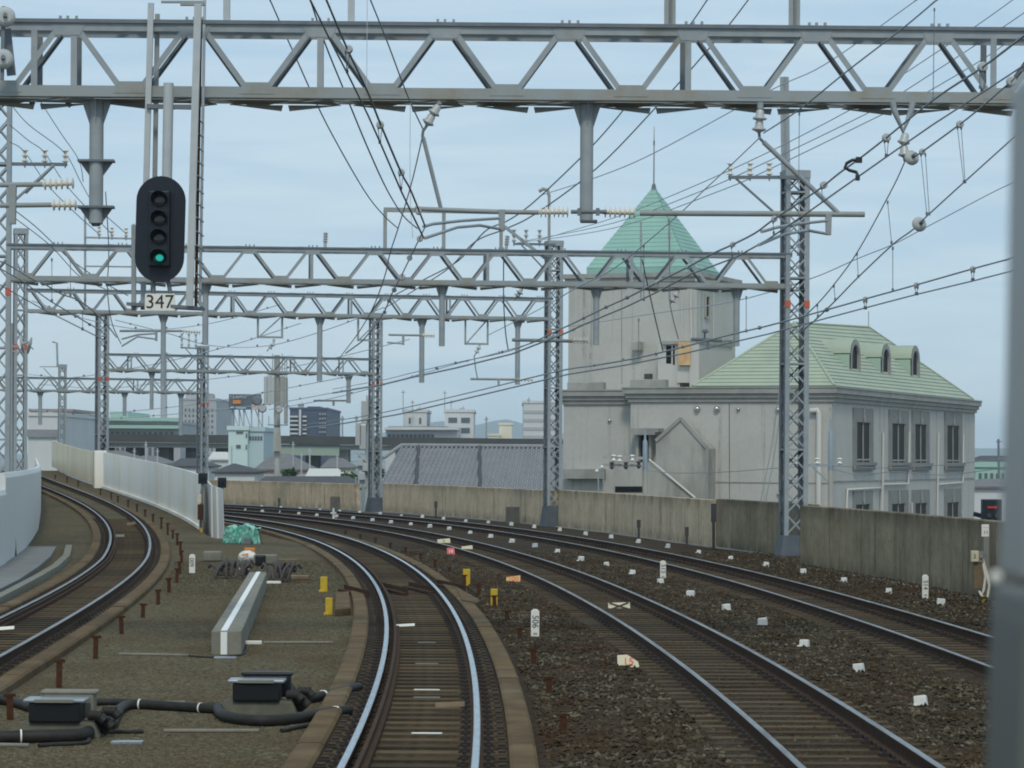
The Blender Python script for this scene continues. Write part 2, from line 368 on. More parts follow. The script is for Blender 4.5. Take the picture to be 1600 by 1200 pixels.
weathered('wall_dark', (0.2112, 0.1742, 0.1086), (0.3503, 0.2947, 0.2004), (0.08758, 0.07413, 0.04594), (0.06182, 0.05374, 0.03758), 1.38, -.3)
weathered('stucco', (.455, .448, .415), (.50, .492, .455), (.375, .37, .34), (.31, .305, .28), 5.35, -40)
weathered('stucco_tower', (.455, .448, .415), (.505, .497, .46), (.38, .375, .345), (.31, .305, .28), 11.5, -40)
def vary(m, k):                                        # every piece its own brightness (weathered timber)
    n = m.node_tree; b = n.nodes['Principled BSDF']; src = b.inputs['Base Color'].links[0].from_socket
    oi = n.nodes.new('ShaderNodeObjectInfo'); mr = n.nodes.new('ShaderNodeMapRange'); mr.inputs[3].default_value = 1 - k; mr.inputs[4].default_value = 1 + k
    hs = n.nodes.new('ShaderNodeHueSaturation'); n.links.new(oi.outputs['Random'], mr.inputs[0]); n.links.new(mr.outputs[0], hs.inputs['Value']); n.links.new(src, hs.inputs['Color']); n.links.new(hs.outputs[0], b.inputs['Base Color'])
vary(M['sleeper_wood'], .38)
mat('hatch_grey', (.12, .12, .105), .7, 0, (.09, .09, .08), 4)
# ================================================================== LARGE STRUCTURE
# city ground far below the viaduct
mb = MB(); mb.add([(-2950, -50, -9), (2950, -50, -9), (2950, 8450, -9), (-2950, 8450, -9)], [(0, 1, 2, 3)])
mat('city_ground', (.10, .105, .09), .95, 0, (.16, .16, .145), .02)
struct(mb.build('ground', M['city_ground'], origin=(0, 0, -9)))
# wall line on the right edge of the viaduct: (photo x, y at its foot)
def foot(x, y, z=-.3): return onz(x, y, z)
W_near = [V((11.3, 6, -.3)), V((11.0, 25, -.3)), V((10.35, 42, -.3)), foot(1555, 945), foot(1480, 930), foot(1400, 914), foot(1320, 900), foot(1250, 889)]
W_mid = [foot(1262, 878), foot(1223, 872.5), foot(1165, 865), foot(1113, 858)]
W_mid2 = [foot(1113, 858), foot(1050, 849), foot(960, 836), foot(872, 825)]
W_far = [foot(866, 824.5), foot(800, 817.5), foot(720, 810.5), foot(640, 804.5), foot(598, 801.5)]
W_end = [foot(556, 799), foot(500, 796), foot(430, 792.5), foot(355, 789), foot(250, 784)]
wall_pts = W_near + W_mid + W_mid2[1:] + W_far + W_end
def wall_x(Z):
    q = wall_pts
    if Z <= q[0].y: return q[0].x
    for a, b in zip(q, q[1:]):
        if a.y <= Z <= b.y and b.y > a.y: return a.x + (b.x - a.x) * (Z - a.y) / (b.y - a.y)
    return q[-1].x + (q[-1].x - q[-2].x) / (q[-1].y - q[-2].y) * (Z - q[-1].y)
# ballast deck of the right tracks: from right kerb of our track to the wall
mb = MB(); N = 90; rows = []
for i in range(N + 1):
    Z = 2 + i * 1.85
    a = trk(2, Z, 1.02); e = trk(2, Z, -6.0); hz = h2(Z)
    xw = max(wall_x(a.y), a.x + 2) + .1
    r_ = []
    for j in range(13):
        t = j / 12; x = a.x + (xw - a.x) * t; r_.append((x, a.y, hz - .172 - .10 * max(0, t - .75) / .25 + .012 * math.sin(i * 1.7 + j * 2.3)))
    rows.append(r_)
k = 13; mb.add([p for r_ in rows for p in r_], [(i * k + j, i * k + j + 1, (i + 1) * k + j + 1, (i + 1) * k + j) for i in range(N) for j in range(k - 1)], 0, True)
struct(mb.build('ballast_ground', bal_mat, origin=(0, 0, 0)))
# slab deck of our track and the left track
mb = MB(); rows = []
for i in range(N + 1):
    Z = 2 + i * 1.85
    r_ = []
    a = trk(1, Z, -7.5); b_ = trk(1, Z, 2.5); c_ = trk(2, Z, 1.03)
    wb = min(1, max(0, (Z - 84) / 6))
    for j in range(8):
        p = a.lerp(b_, j / 7); r_.append((p.x, p.y, h1(Z) - .17))
    q = V((b_.x + .25, b_.y, (h1(Z) * (1 - wb) + h2(Z) * wb) - .17)); r_.append(tuple(q))
    for j in range(1, 7):
        p = q.lerp(V((c_.x, c_.y, h2(Z) - .17)), j / 6); r_.append((p.x, p.y, p.z))
    rows.append(r_)
k = 15; mb.add([p for r_ in rows for p in r_], [(i * k + j, i * k + j + 1, (i + 1) * k + j + 1, (i + 1) * k + j) for i in range(N) for j in range(k - 1)], 0, True)
struct(mb.build('viaduct_deck', slab_mat, origin=(0, 0, 0)))
# side face of the viaduct under the right wall
mb = MB(); sweep(mb, [V((wall_x(Z) + .35, Z, 0)) for Z in range(6, 166, 6)], [(-.3, -.5), (.3, -.5), (.3, -1.9), (-.3, -1.9)])
struct(mb.build('viaduct_edge_terrain', M['concrete']))

rs0 = random.Random(21)
# kerbs and track beds of the slab tracks
for k_, Z1 in ((1, 160), (2, 150)):
    for sd_ in (-1, 1):
        mb = MB(); Z = 3.0
        while Z < Z1:
            sweep(mb, path(k_, sd_ * .98, rs0.uniform(-.006, .006), Z, Z + 2.48, .8), [(-.12, -.40), (-.12, -.075), (-.09, -.062), (.10, -.062), (.13, -.09), (.13, -.40)]); Z += 2.5
        struct(mb.build('kerb', M['kerb_concrete']))
    mb = MB(); sweep(mb, path(k_, 0, 0, 3, Z1, 1.2), [(-.9, -.36), (-.9, -.25), (.9, -.25), (.9, -.36)])
    struct(mb.build('track_bed_ground', bed_mat))

# ------------------------------------------------------------------ railway tracks
RAILP = [(-.065, -.153), (-.065, -.142), (-.012, -.12), (-.010, -.045), (-.033, -.03), (-.033, -.006), (-.026, 0), (.026, 0), (.033, -.006), (.033, -.03), (.010, -.045), (.012, -.12), (.065, -.142), (.065, -.153)]
LBL = {1: 'rusty curved railway track on the far left, bending away behind the white barrier',
       2: 'curved railway track straight ahead with bright rails and brown kerbs',
       3: 'ballasted railway track between our track and the one beside the concrete wall',
       4: 'ballasted railway track on the right running along the concrete wall'}
def sleeper_mesh(slab):
    m = MB(); hl = .85 if slab else 1.0
    top = -.148 if slab else -.169
    m.box((0, 0, top - .05), (2 * hl, .25 if slab else .2, .12), mi=0)
    for s_ in (-1, 1):
        for dd in (-.11, .11):
            m.box((s_ * .565 + dd, 0, top + .022), (.09, .11, .05), mi=1); m.box((s_ * .565 + dd, 0, top + .055), (.035, .035, .05), mi=1)
        m.box((s_ * .565, 0, top + .004), (.34, .14, .012), mi=1)
        if slab: m.box((s_ * .80, 0, top + .015), (.07, .13, .03), mi=1)
    return m
for k_ in (1, 2, 3, 4):
    Z1 = {1: 160, 2: 150, 3: 148, 4: 145}[k_]; slab = k_ in (1, 2)
    root = thing('railway_track', LBL[k_], 'railway track', trk(k_, 24) + V((0, 0, -.25)), 'railway tracks on the viaduct')
    for sd_ in (-1, 1):
        ct = .02 * sd_
        m = MB(); sweep(m, path(k_, sd_ * .565, ct, 3, Z1, .8), RAILP, mif=lambda j: 1 if j in (5, 6, 7) else 0)
        m.build('rail', [M['rail_side'], M['rail_top'] if k_ == 2 else M['rail_top_worn']], root)
    if slab:
        m = MB(); sweep(m, path(k_, -.565 + .13, -.02, 3, Z1, 1.0), [(-.02, -.12), (-.02, .0), (.02, .0), (.02, -.06), (.07, -.06), (.07, -.12)])
        m.build('guard_rail', M['rail_side'], root)
    sm_ = sleeper_mesh(slab); proto = None; rest = MB(); Z = 8.0 if not slab else 12.0
    vis0 = {1: 34, 2: 21.5, 3: 21.5, 4: 36}[k_]; Z = vis0; cnt = 0; rv = random.Random(k_)
    step = .56
    while Z < Z1 - 1:
        p = trk(k_, Z); q = trk(k_, Z + .1); an = math.atan2(q.y - p.y, q.x - p.x) - math.pi / 2 + rv.uniform(-.012, .012)
        if cnt < 100:
            if proto is None: o = proto = sm_.build('sleeper', [M['sleeper_wood'], M['fastener']], root, origin=(0, 0, 0)); o.location = p - WL[root.name]
            else: o = dup(proto, p, root)
            o.rotation_euler = (0, 0, an)
        else:
            if Z > 100: break
            c_, s_ = math.cos(an), math.sin(an); kk = len(rest.v)
            rest.v += [(p.x + a * c_ - b * s_, p.y + a * s_ + b * c_, p.z + c) for a, b, c in sm_.v]
            rest.f += [tuple(i + kk for i in f) for f in sm_.f]; rest.m += sm_.m; rest.sm += sm_.sm
        cnt += 1; Z += step
    if rest.v: struct(rest.build('far_sleepers', [M['sleeper_wood'], M['fastener']], root), 'stuff')

# loose ballast stones on the ground between and beside the right tracks
mb = MB(); rs_ = random.Random(3)
OCT = [(1, 0, 0), (-1, 0, 0), (0, 1, 0), (0, -1, 0), (0, 0, 1), (0, 0, -1)]
OF = [(0, 2, 4), (2, 1, 4), (1, 3, 4), (3, 0, 4), (2, 0, 5), (1, 2, 5), (3, 1, 5), (0, 3, 5)]
def near_rail(dx): return abs(abs(dx) - .565) < .17
made = 0
while made < 62000:
    Z = 21 + 59 * rs_.random() ** 1.9
    a = trk(2, Z, 1.2); xw = wall_x(a.y) - .15
    x = a.x + (xw - a.x) * rs_.random()
    if abs(x / a.y) > .2: 
        made += 1; continue
    d3 = x - trk(3, Z).x; d4 = x - trk(4, Z).x
    if near_rail(d3) or near_rail(d4): continue
    inn = abs(d3) < 1.0 or abs(d4) < 1.0
    r_ = rs_.uniform(.018, .045) * (.75 if inn else 1); th = rs_.random() * 6.28; c_, s_ = math.cos(th), math.sin(th)
    vs_ = []
    for q in OCT:
        f_ = r_ * rs_.uniform(.6, 1.25); X_, Y_, Z_ = q[0] * f_, q[1] * f_ * .8, q[2] * f_ * .7
        vs_.append((x + X_ * c_ - Y_ * s_, a.y + X_ * s_ + Y_ * c_, h2(Z) - (.182 if inn else .165) + Z_ + rs_.uniform(-.01, .015)))
    mb.add(vs_, OF); made += 1
struct(mb.build('gravel', bal_stone, origin=(0, 0, 0)), 'stuff')

# fine loose grit on the slab deck beside our track
mb = MB(); made = 0
while made < 42000:
    Z = 22.5 + 50 * rs_.random() ** 2.0; a = trk(1, Z, 1.25); c_ = trk(2, Z, -1.15); t = rs_.random(); x = a.x + (c_.x - a.x) * t; made += 1
    if x / Z < -.2: continue
    r_ = rs_.uniform(.006, .018); zz = h2(Z) - .168
    mb.add([(x + q[0] * r_ * rs_.uniform(.6, 1.3), Z + q[1] * r_ * rs_.uniform(.6, 1.3), zz + q[2] * r_ * .8) for q in OCT], OF)
struct(mb.build('grit_gravel', slab_mat, origin=(0, 0, 0)), 'stuff')

# ------------------------------------------------------------------ concrete walls on the right edge
def wall(name, label, pts, ht, m, zb=-.45, th=.22, cope=True):
    root = thing(name, label, 'wall', pts[0] + V((0, 0, 0)), 'concrete parapet sections along the right edge of the viaduct')
    b = MB(); sweep(b, [V((p.x, p.y, zb)) for p in pts], [(0, 0), (0, ht - zb - .02), (.02, ht - zb), (th, ht - zb), (th, 0)])
    b.build('panel', m, root)
    b = MB(); acc = 0
    for p, q in zip(pts, pts[1:]):
        acc += (q - p).length
        if acc > 1.9:
            acc = 0; ex = V(((q - p).x, (q - p).y, 0)).normalized(); c = V((q.x, q.y, zb)) - V((ex.y, -ex.x, 0)) * .001; b.bar(c + V((0, 0, .25)), c + V((0, 0, ht - zb - .03)), .014, .006, up=V((ex.y, -ex.x, 0)))
    if b.v: b.build('joint_lines', M['tile_dark'], root)
    b = MB(); sweep(b, [V((p.x, p.y, zb)) for p in pts], [(-.14, 0), (-.14, .20), (-.11, .23), (-.003, .23), (-.003, 0)])
    b.build('footing', M['walkway'], root)
    return root
def densify(pts, n=6):
    o = []
    for a, b in zip(pts, pts[1:]): o += [a.lerp(b, i / n) for i in range(n)]
    return o + [pts[-1]]
wall('concrete_wall', 'nearest stained grey concrete wall section, right of the mast foot', densify(W_near, 3), 1.37, M['wall_dark'])
wall('concrete_wall', 'short dark stained concrete wall section just left of the big mast foot', [V((p.x + .12, p.y, p.z)) for p in densify(W_mid)], 1.31, M['wall_dark'])
wall('concrete_wall', 'long pale concrete wall section with dark drip streaks in front of the green roofed building', densify(W_mid2), 1.27, M['wall_pale'])
wall('concrete_wall', 'concrete wall section below the grey tiled roof', densify(W_far), 1.22, M['wall_pale'])
wall('concrete_wall', 'farthest concrete wall section, between the white barrier end and the leaning antenna mast', densify(W_end), 1.14, M['wall_pale'])
# dark drain pipes and panels standing against the wall
def drain(x, y0, y1, wpx, label, g='drain pipes on the concrete wall'):
    ft = onz(x, y1, -.28); Z = ft.y - .12; a = P(x, y1, Z); b = P(x, y0, Z); r_ = wpx * pm(Z) / 2
    root = thing('drain_pipe', label, 'drain pipe', a, g)
    m = MB(); m.tube([a, a.lerp(b, .62)], r_ * .6, 8); m.build('pipe', M['tile_dark'], root)
    m = MB(); m.box(a.lerp(b, .8), (r_ * 2, r_ * 1.4, (b - a).length * .38)); m.build('hopper', M['tile_dark'], root)
drain(1115, 786, 862, 8, 'tall black drain pipe at the joint of pale and dark wall sections')
drain(1073, 823, 858, 6, 'short dark drain pipe low on the pale wall, left of the tall one')
drain(998, 812, 843, 6, 'short dark drain pipe on the pale wall, above the middle white blocks')
drain(681, 783, 810, 5, 'dark drain pipe with grey hopper on the wall below the tiled roof')
drain(436, 778, 794, 4, 'small dark drain pipe on the farthest wall section')
def wall_plate(x0, y0, x1, y1, label):
    Z = onz((x0 + x1) / 2, y1, -.28).y - .15; a, b, c, d = P(x0, y1, Z), P(x1, y1, Z), P(x1, y0, Z), P(x0, y0, Z)
    m = MB(); m.prism([a, b, c, d], (0, .06, 0), 0)
    for t in (.3, .7): m.bar(a.lerp(b, t) + V((0, -.01, 0)), d.lerp(c, t) + V((0, -.01, 0)), .03, .015, mi=0)
    tag(m.build('access_hatch', M['hatch_grey'], bevel=.01), label, 'hatch')
wall_plate(790, 792, 812, 819, 'grey steel hatch plate on the wall left of the second mast')
wall_plate(516, 776, 544, 797, 'dark grey hatch plate low on the farthest wall')

# ------------------------------------------------------------------ white barrier between left track and ours
def off1(Z, d, z): p = trk(1, Z, d); p.z += z; return p
bar_label = 'long white corrugated barrier panel run with rust stains between the left track and ours'
root = thing('noise_barrier', bar_label, 'barrier', off1(90, 2.5, -.17))
def barrier(Z0, Z1, m, h_=1.78, name='panel'):
    b = MB(); n = int((Z1 - Z0) / .11); pts = []
    for i in range(n + 1):
        Z = Z0 + (Z1 - Z0) * i / n; p = off1(Z, 2.5 + (.004 if i % 4 in (0, 1) else 0), -.1); pts.append(p)
    vs = []; fs = []
    for i, p in enumerate(pts): vs += [p, p + V((0, 0, h_)), p + V((.06, .02, h_)), p + V((.06, .02, 0))]
    for i in range(n):
        for j in range(4): fs.append((i * 4 + j, i * 4 + (j + 1) % 4, i * 4 + 4 + (j + 1) % 4, i * 4 + 4 + j))
    b.add(vs, fs); return b.build(name, m, root)
barrier(91, 137, M['white_panel'], 1.74)
barrier(138.5, 175, M['white_panel_stained'], 1.66)
b = MB(); sweep(b, [off1(Z, 2.46, -.1) for Z in range(91, 138, 2)], [(-.05, -.05), (-.05, .07), (.02, .07), (.02, -.05)]); b.build('bottom_rail', M['white_panel'], root)
b = MB(); p = off1(137.7, 2.42, -.3); b.box(p + V((0, 0, 1.0)), (.5, .6, 2.0), (trk(1, 138) - trk(1, 137))); b.build('post', M['white_panel'], root, bevel=.03)
b = MB(); p = off1(139.6, 2.42, -.45); b.box(p + V((0, 0, 1.05)), (.35, .35, 2.0), (trk(1, 138) - trk(1, 137))); b.build('stained_post', M['rust_streak'], root, bevel=.03)
# folded end piece of the barrier, facing us
pA, pB = onz(331, 843, -.17), onz(349, 846, -.17)
b = MB(); Zb = pA.y
e0 = off1(91, 2.5, -.1)
b.prism([onz(318, 836, -.17), P(331, 845, Zb), P(329, 758, Zb), P(319, 747, Zb + 2)], (.05, .03, 0))
b.prism([P(331, 845, Zb), P(350, 846, Zb - 1), P(347, 764, Zb - 1), P(329, 758, Zb)], (.02, .06, 0))
b.bar(P(332, 844, Zb - .2), P(331, 759, Zb - .2), .06, .06); b.bar(P(341, 845, Zb - .6), P(339, 761, Zb - .6), .06, .06)
b.build('end_panel', M['white_smooth'], root)

# ------------------------------------------------------------------ white wall left of the left track, with walkway
f0 = [onz(66, 800, -.1), onz(64, 818, -.12), onz(60, 838, -.12), onz(50, 850, -.12), onz(38, 862, -.12), onz(22, 874, -.12), onz(8, 884, -.12)]
f0 = [onz(58, 770, .1)] + f0[1:]
root = thing('noise_barrier', 'smooth white wall curving along the walkway left of the left track', 'barrier', f0[-1])
def strip(pts, h_, th, mm, nm):
    b = MB(); sweep(b, densify(pts, 4), [(0, 0), (0, h_ - .12), (-.05, h_), (-th, h_), (-th, 0)]); return b.build(nm, mm, root)
strip([p for p in reversed(f0)], 2.25, .15, M['white_smooth'], 'panel')
b = MB(); p = onz(25, 872, -.12); b.bar(P(25, 878, p.y - .15), P(17, 742, p.y - .15), .05, .05); b.tube([P(18, 842, p.y - .3), P(22, 860, p.y - .3), P(27, 884, p.y - .6), P(34, 888, p.y - .8)], .04, 6); b.build('cable', M['hose'], root)
f1 = [onz(10, 884, -.12), onz(4, 888, -.12), onz(-30, 905, -.12)]
root = thing('noise_barrier', 'nearer white wall panel at the very left picture edge', 'barrier', f1[0])
strip([p for p in reversed(f1)], 1.85, .12, M['white_smooth'], 'panel')
# walkway left of the left track with its kerb
mb = MB(); q = [onz(72, 800, 0), onz(88, 820, -.05), onz(92, 838, -.05), onz(90, 850, -.05), onz(80, 868, -.05), onz(60, 885, -.05), onz(30, 905, -.05), onz(-10, 925, -.05), onz(-60, 950, -.05)]
edge = densify(q, 4); vs = []
for p in edge: vs += [(p.x, p.y, -.05), (p.x, p.y, -.3), (p.x - 9, p.y + 1.5, -.05)]
mb.add(vs, [f for i in range(len(edge) - 1) for f in ((i * 3, i * 3 + 1, i * 3 + 4, i * 3 + 3), (i * 3 + 2, i * 3, i * 3 + 3, i * 3 + 5))])
struct(mb.build('footpath', M['walkway']))
mb = MB(); sweep(mb, densify([onz(108, 850, 0), onz(104, 866, 0), onz(86, 882, 0), onz(60, 897, 0), onz(20, 918, 0), onz(-20, 938, 0)], 4), [(-.09, -.3), (-.09, -.02), (.09, -.02), (.09, -.3)])
struct(mb.build('kerb', M['concrete']))
# ================================================================== GANTRIES
class Frame:                                           # beam along e (horizontal), n = away from the camera
    def __init__(s, A, B):
        s.A, s.B = A, B; s.e = (B - A).normalized(); f_ = V((s.e.x, s.e.y, 0)).normalized(); s.n = V((-f_.y, f_.x, 0)); s.len = (B - A).length
    def at(s, t, up=0, back=0): return s.A + s.e * t + V((0, 0, up)) + s.n * back
    def tx(s, x):                                      # distance along the beam where photo column x crosses it
        lo, hi = -8.0, s.len + 8
        for _ in range(50):
            m_ = (lo + hi) / 2; p = s.at(m_); a, b = p.x / p.y, (H - p.z) / p.y
            if 800 + F * (a * cr - b * sr) < x: lo = m_
            else: hi = m_
        return lo
def truss(root, fr, t0, t1, ht, gap, panel, tnode, w=.14, mats=None, vert=()):
    m1 = mats or M['steel']
    for nm, up in (('bottom_chord', 0), ('top_chord', ht)):
        b = MB()
        for bk in (0, gap):
            p, q = fr.at(t0, up, bk), fr.at(t1, up, bk)
            s_ = 1 if up == 0 else -1
            b.bar(p, q, .016, w); b.bar(p + V((0, 0, -s_ * w / 2)) + fr.n * (.045 if bk == 0 else -.045), q + V((0, 0, -s_ * w / 2)) + fr.n * (.045 if bk == 0 else -.045), .09, .014)
        if up: 
            b.bar(fr.at(t0, up + w * .38, -.02), fr.at(t1, up + w * .38, -.02), .05, w * .34, mi=1)  # dark bar paints in the shade below the top flange
        # lacing between the two planes, seen from below as a saw edge
        k = 0; t = t0 + .2
        while t + panel / 2 < t1:
            z_ = (-w / 2 - .012) if up == 0 else w / 2 + .012
            b.bar(fr.at(t, up + z_, .03 if k % 2 else gap - .03), fr.at(t + panel / 2, up + z_, gap - .03 if k % 2 else .03), .07, .012); k += 1; t += panel / 2
        # splice plates and bolts
        k0 = math.ceil((t0 - tnode) / panel); t = tnode + k0 * panel
        while t < t1:
            tt = t if up == 0 else t + panel / 2
            if t0 < tt < t1:
                c = fr.at(tt, up + (.055 if up == 0 else -.055), -.014); b.prism([c - fr.e * .24 + V((0, 0, -.08)), c + fr.e * .24 + V((0, 0, -.08)), c + fr.e * .17 + V((0, 0, .08)), c - fr.e * .17 + V((0, 0, .08))] if up == 0 else
                    [c - fr.e * .17 + V((0, 0, -.08)), c + fr.e * .17 + V((0, 0, -.08)), c + fr.e * .24 + V((0, 0, .08)), c - fr.e * .24 + V((0, 0, .08))], fr.n * .012, 0)
                if up > 0:
                    for d_ in (-.1, 0, .12): b.box(c + fr.e * d_ + V((0, 0, .155)), (.035, .05, .05), fr.e)
                else:
                    cc = fr.at(tt, -w / 2 - .03, gap / 2); b.prism([cc + fr.e * -.5 + fr.n * -.3, cc + fr.e * .5 + fr.n * -.3, cc + fr.e * .12 + fr.n * .3, cc + fr.e * -.12 + fr.n * .3], (0, 0, .01))
                if up == 0:
                    for sg in (-1, 1):
                        c = fr.at(t + .38 + sg * .035, -w / 2 - .02, gap + .02); b.prism([c, c + fr.e * (sg * .74), c + fr.e * (sg * .02) + V((0, 0, -.085))], fr.n * .012)
                        c = fr.at(t + .38 + sg * .035, -w / 2 - .02, gap * .5); b.prism([c, c + fr.e * (sg * .74) + fr.n * .3, c + fr.e * (sg * .6) - fr.n * .25], (0, 0, -.01))
            t += panel
        b.build(nm, [m1, M['steel_dark']] if up else [M['steel_stained'] if mats is None else mats], root)
    k0 = math.ceil((t0 - tnode) / panel) - 1
    for bk, mi in ((0, 0), (gap, 1)):  # rear plane takes the darker steel: its shade is put into the colour
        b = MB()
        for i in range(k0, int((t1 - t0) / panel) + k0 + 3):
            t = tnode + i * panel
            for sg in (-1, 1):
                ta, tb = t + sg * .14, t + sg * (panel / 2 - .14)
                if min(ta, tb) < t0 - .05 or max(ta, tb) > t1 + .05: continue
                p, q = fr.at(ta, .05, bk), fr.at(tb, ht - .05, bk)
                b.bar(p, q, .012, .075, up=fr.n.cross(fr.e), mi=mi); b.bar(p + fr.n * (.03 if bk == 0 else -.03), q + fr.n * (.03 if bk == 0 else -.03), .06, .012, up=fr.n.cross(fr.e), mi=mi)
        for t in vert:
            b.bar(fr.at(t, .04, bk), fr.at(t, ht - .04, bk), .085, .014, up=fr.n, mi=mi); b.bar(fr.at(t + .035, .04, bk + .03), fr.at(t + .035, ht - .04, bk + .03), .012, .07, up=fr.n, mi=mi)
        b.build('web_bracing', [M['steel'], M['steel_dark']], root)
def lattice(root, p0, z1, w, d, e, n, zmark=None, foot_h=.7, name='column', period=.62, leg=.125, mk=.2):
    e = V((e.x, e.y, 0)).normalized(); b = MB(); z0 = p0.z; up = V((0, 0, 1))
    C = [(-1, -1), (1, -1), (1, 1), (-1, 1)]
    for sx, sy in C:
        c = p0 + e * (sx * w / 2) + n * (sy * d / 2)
        b.bar(c + e * (-sx * leg / 2), c + e * (-sx * leg / 2) + up * (z1 - z0), leg, .012, up=n, mi=0 if sy < 0 else 1)  # rear legs darker: shade painted in by material
        b.bar(c + n * (-sy * leg / 2), c + n * (-sy * leg / 2) + up * (z1 - z0), .012, leg, up=n, mi=0 if sx > 0 else 1)  # left sides darker likewise, shade put into the colour
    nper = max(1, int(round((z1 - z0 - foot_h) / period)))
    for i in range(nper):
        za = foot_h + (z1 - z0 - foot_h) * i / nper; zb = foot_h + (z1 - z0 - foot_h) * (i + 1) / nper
        for (ax, ay), (bx, by), mi, fw in (((-1, -1), (1, -1), 0, 1), ((-1, 1), (1, 1), 1, 1), ((-1, -1), (-1, 1), 1, 1), ((1, -1), (1, 1), 0, 1)):  # lacing on rear and left faces gets the same painted shade
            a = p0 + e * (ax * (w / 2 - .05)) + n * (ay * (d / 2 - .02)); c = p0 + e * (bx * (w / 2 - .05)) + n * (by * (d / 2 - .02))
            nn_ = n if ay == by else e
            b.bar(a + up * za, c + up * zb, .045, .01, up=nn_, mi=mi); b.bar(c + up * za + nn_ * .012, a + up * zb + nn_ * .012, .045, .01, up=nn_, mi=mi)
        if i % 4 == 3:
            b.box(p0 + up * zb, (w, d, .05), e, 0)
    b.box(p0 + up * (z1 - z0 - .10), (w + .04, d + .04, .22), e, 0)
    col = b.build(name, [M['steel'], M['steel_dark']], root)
    if foot_h:
        f_ = MB(); vs = []
        for zz, k in ((0, 1.45), (foot_h, 1.06)):
            for sx, sy in C: vs.append(p0 + e * (sx * w / 2 * k) + n * (sy * d / 2 * k) + up * zz)
        f_.hexa(vs); f_.build('base_plate', M['steel_base'], col)
    if zmark:
        for sx in (-1, 1):
            f_ = MB(); c = p0 + e * (sx * (w / 2 - leg / 2)) + n * (-d / 2) + up * (zmark - z0)
            f_.box(c, (leg + .03, .05, mk), e); f_.build('marker_band', M['marker_orange'], col)
    return col
def drop_post(root, fr, x, y0, y1, wpx, back=.3, flanges=()):
    t = fr.tx(x); p = fr.at(t, -.07, back); r_ = wpx * pm(p.y) / 2
    q = P(x, y1, p.y); b = MB(); b.tube([p, V((p.x, p.y, q.z))], r_, 14)
    h_ = .36
    for d_ in (fr.e, -fr.e, fr.n, -fr.n):
        sd = V((-d_.y, d_.x, 0)).normalized() * .012
        b.prism([p + d_ * r_ * .9 + sd * -.5, p + d_ * (r_ * 2.0) - sd * .5, p + d_ * (r_ * 2.0) + V((0, 0, -.06)) - sd * .5, p + d_ * r_ * .95 + V((0, 0, -h_)) - sd * .5], sd)
    b.box(p + V((0, 0, -.012)), (r_ * 4.4, r_ * 4.4, .03), fr.e)
    o = b.build('drop_post', M['steel'], root)
    for yf, wf in flanges:
        z_ = P(x, yf, p.y).z; b = MB(); c = V((p.x, p.y, z_))
        b.prism([c + fr.e * (wf / 2) + fr.n * -.12, c + fr.e * (wf / 2) + fr.n * .12, c - fr.e * (wf / 2) + fr.n * .12, c - fr.e * (wf / 2) + fr.n * -.12], (0, 0, -.03))
        b.prism([c + fr.e * (wf / 2), c + fr.e * .05 + V((0, 0, -.28)), c - fr.e * .05 + V((0, 0, -.28)), c - fr.e * (wf / 2)], fr.n * .02)
        b.build('collar', M['steel_dark'], o)
    return o
GG = 'portal gantries spanning the tracks'
def gmeas(x0, y0, Z0, x1, y1, Z1): return Frame(P(x0, y0, Z0), P(x1, y1, Z1))
# ---- nearest gantry
Z1g = 38.1
F1 = gmeas(0, 141, Z1g - .4, 1600, 153, Z1g + .4)
g1 = thing('gantry', 'nearest steel lattice gantry, its big zigzag beam across the whole top of the picture', 'gantry', V((F1.at(8).x, F1.at(8).y, 0)), GG)
tn = F1.tx(597)
truss(g1, F1, -1.9, F1.len + 3.2, .90, .62, 1.725, tn, .15, vert=[F1.tx(x) for x in (53, 115, 500, 1075, 1552)])
drop_post(g1, F1, 148, 150, 349, 22, flanges=((250, .5), (322, .5)))
drop_post(g1, F1, 920, 157, 346, 21)
for x in (353, 548): 
    b = MB(); p = F1.at(F1.tx(x), .97, .1); b.bar(p, p + V((0, 0, 1.6)), .09, .09); b.build('mast', M['steel_light'], g1)
for x in (1045, 1240):
    b = MB(); p = F1.at(F1.tx(x), .97, .1); b.bar(p, p + V((0, 0, 1.6)), .012, .12, up=F1.e); b.bar(p + F1.e * .05, p + F1.e * .05 + V((0, 0, 1.6)), .10, .012, up=F1.n); b.build('mast', M['steel_stained'], g1)
for t_ in (-2.2, F1.len + 3.5):
    p = F1.at(t_, 0, .31); lattice(g1, V((p.x, p.y, -.25)), p.z + 1.1, .62, .62, F1.e, F1.n)
b = MB(); b.bar(P(14, 152, 38.75), P(232, 158, 38.75), .12, .10); b.bar(P(38, 143, 38.4), P(52, 163, 38.4), .10, .06); b.bar(P(96, 146, 38.4), P(110, 166, 38.4), .10, .06); b.build('hanger_beam', M['steel_dark'], g1)
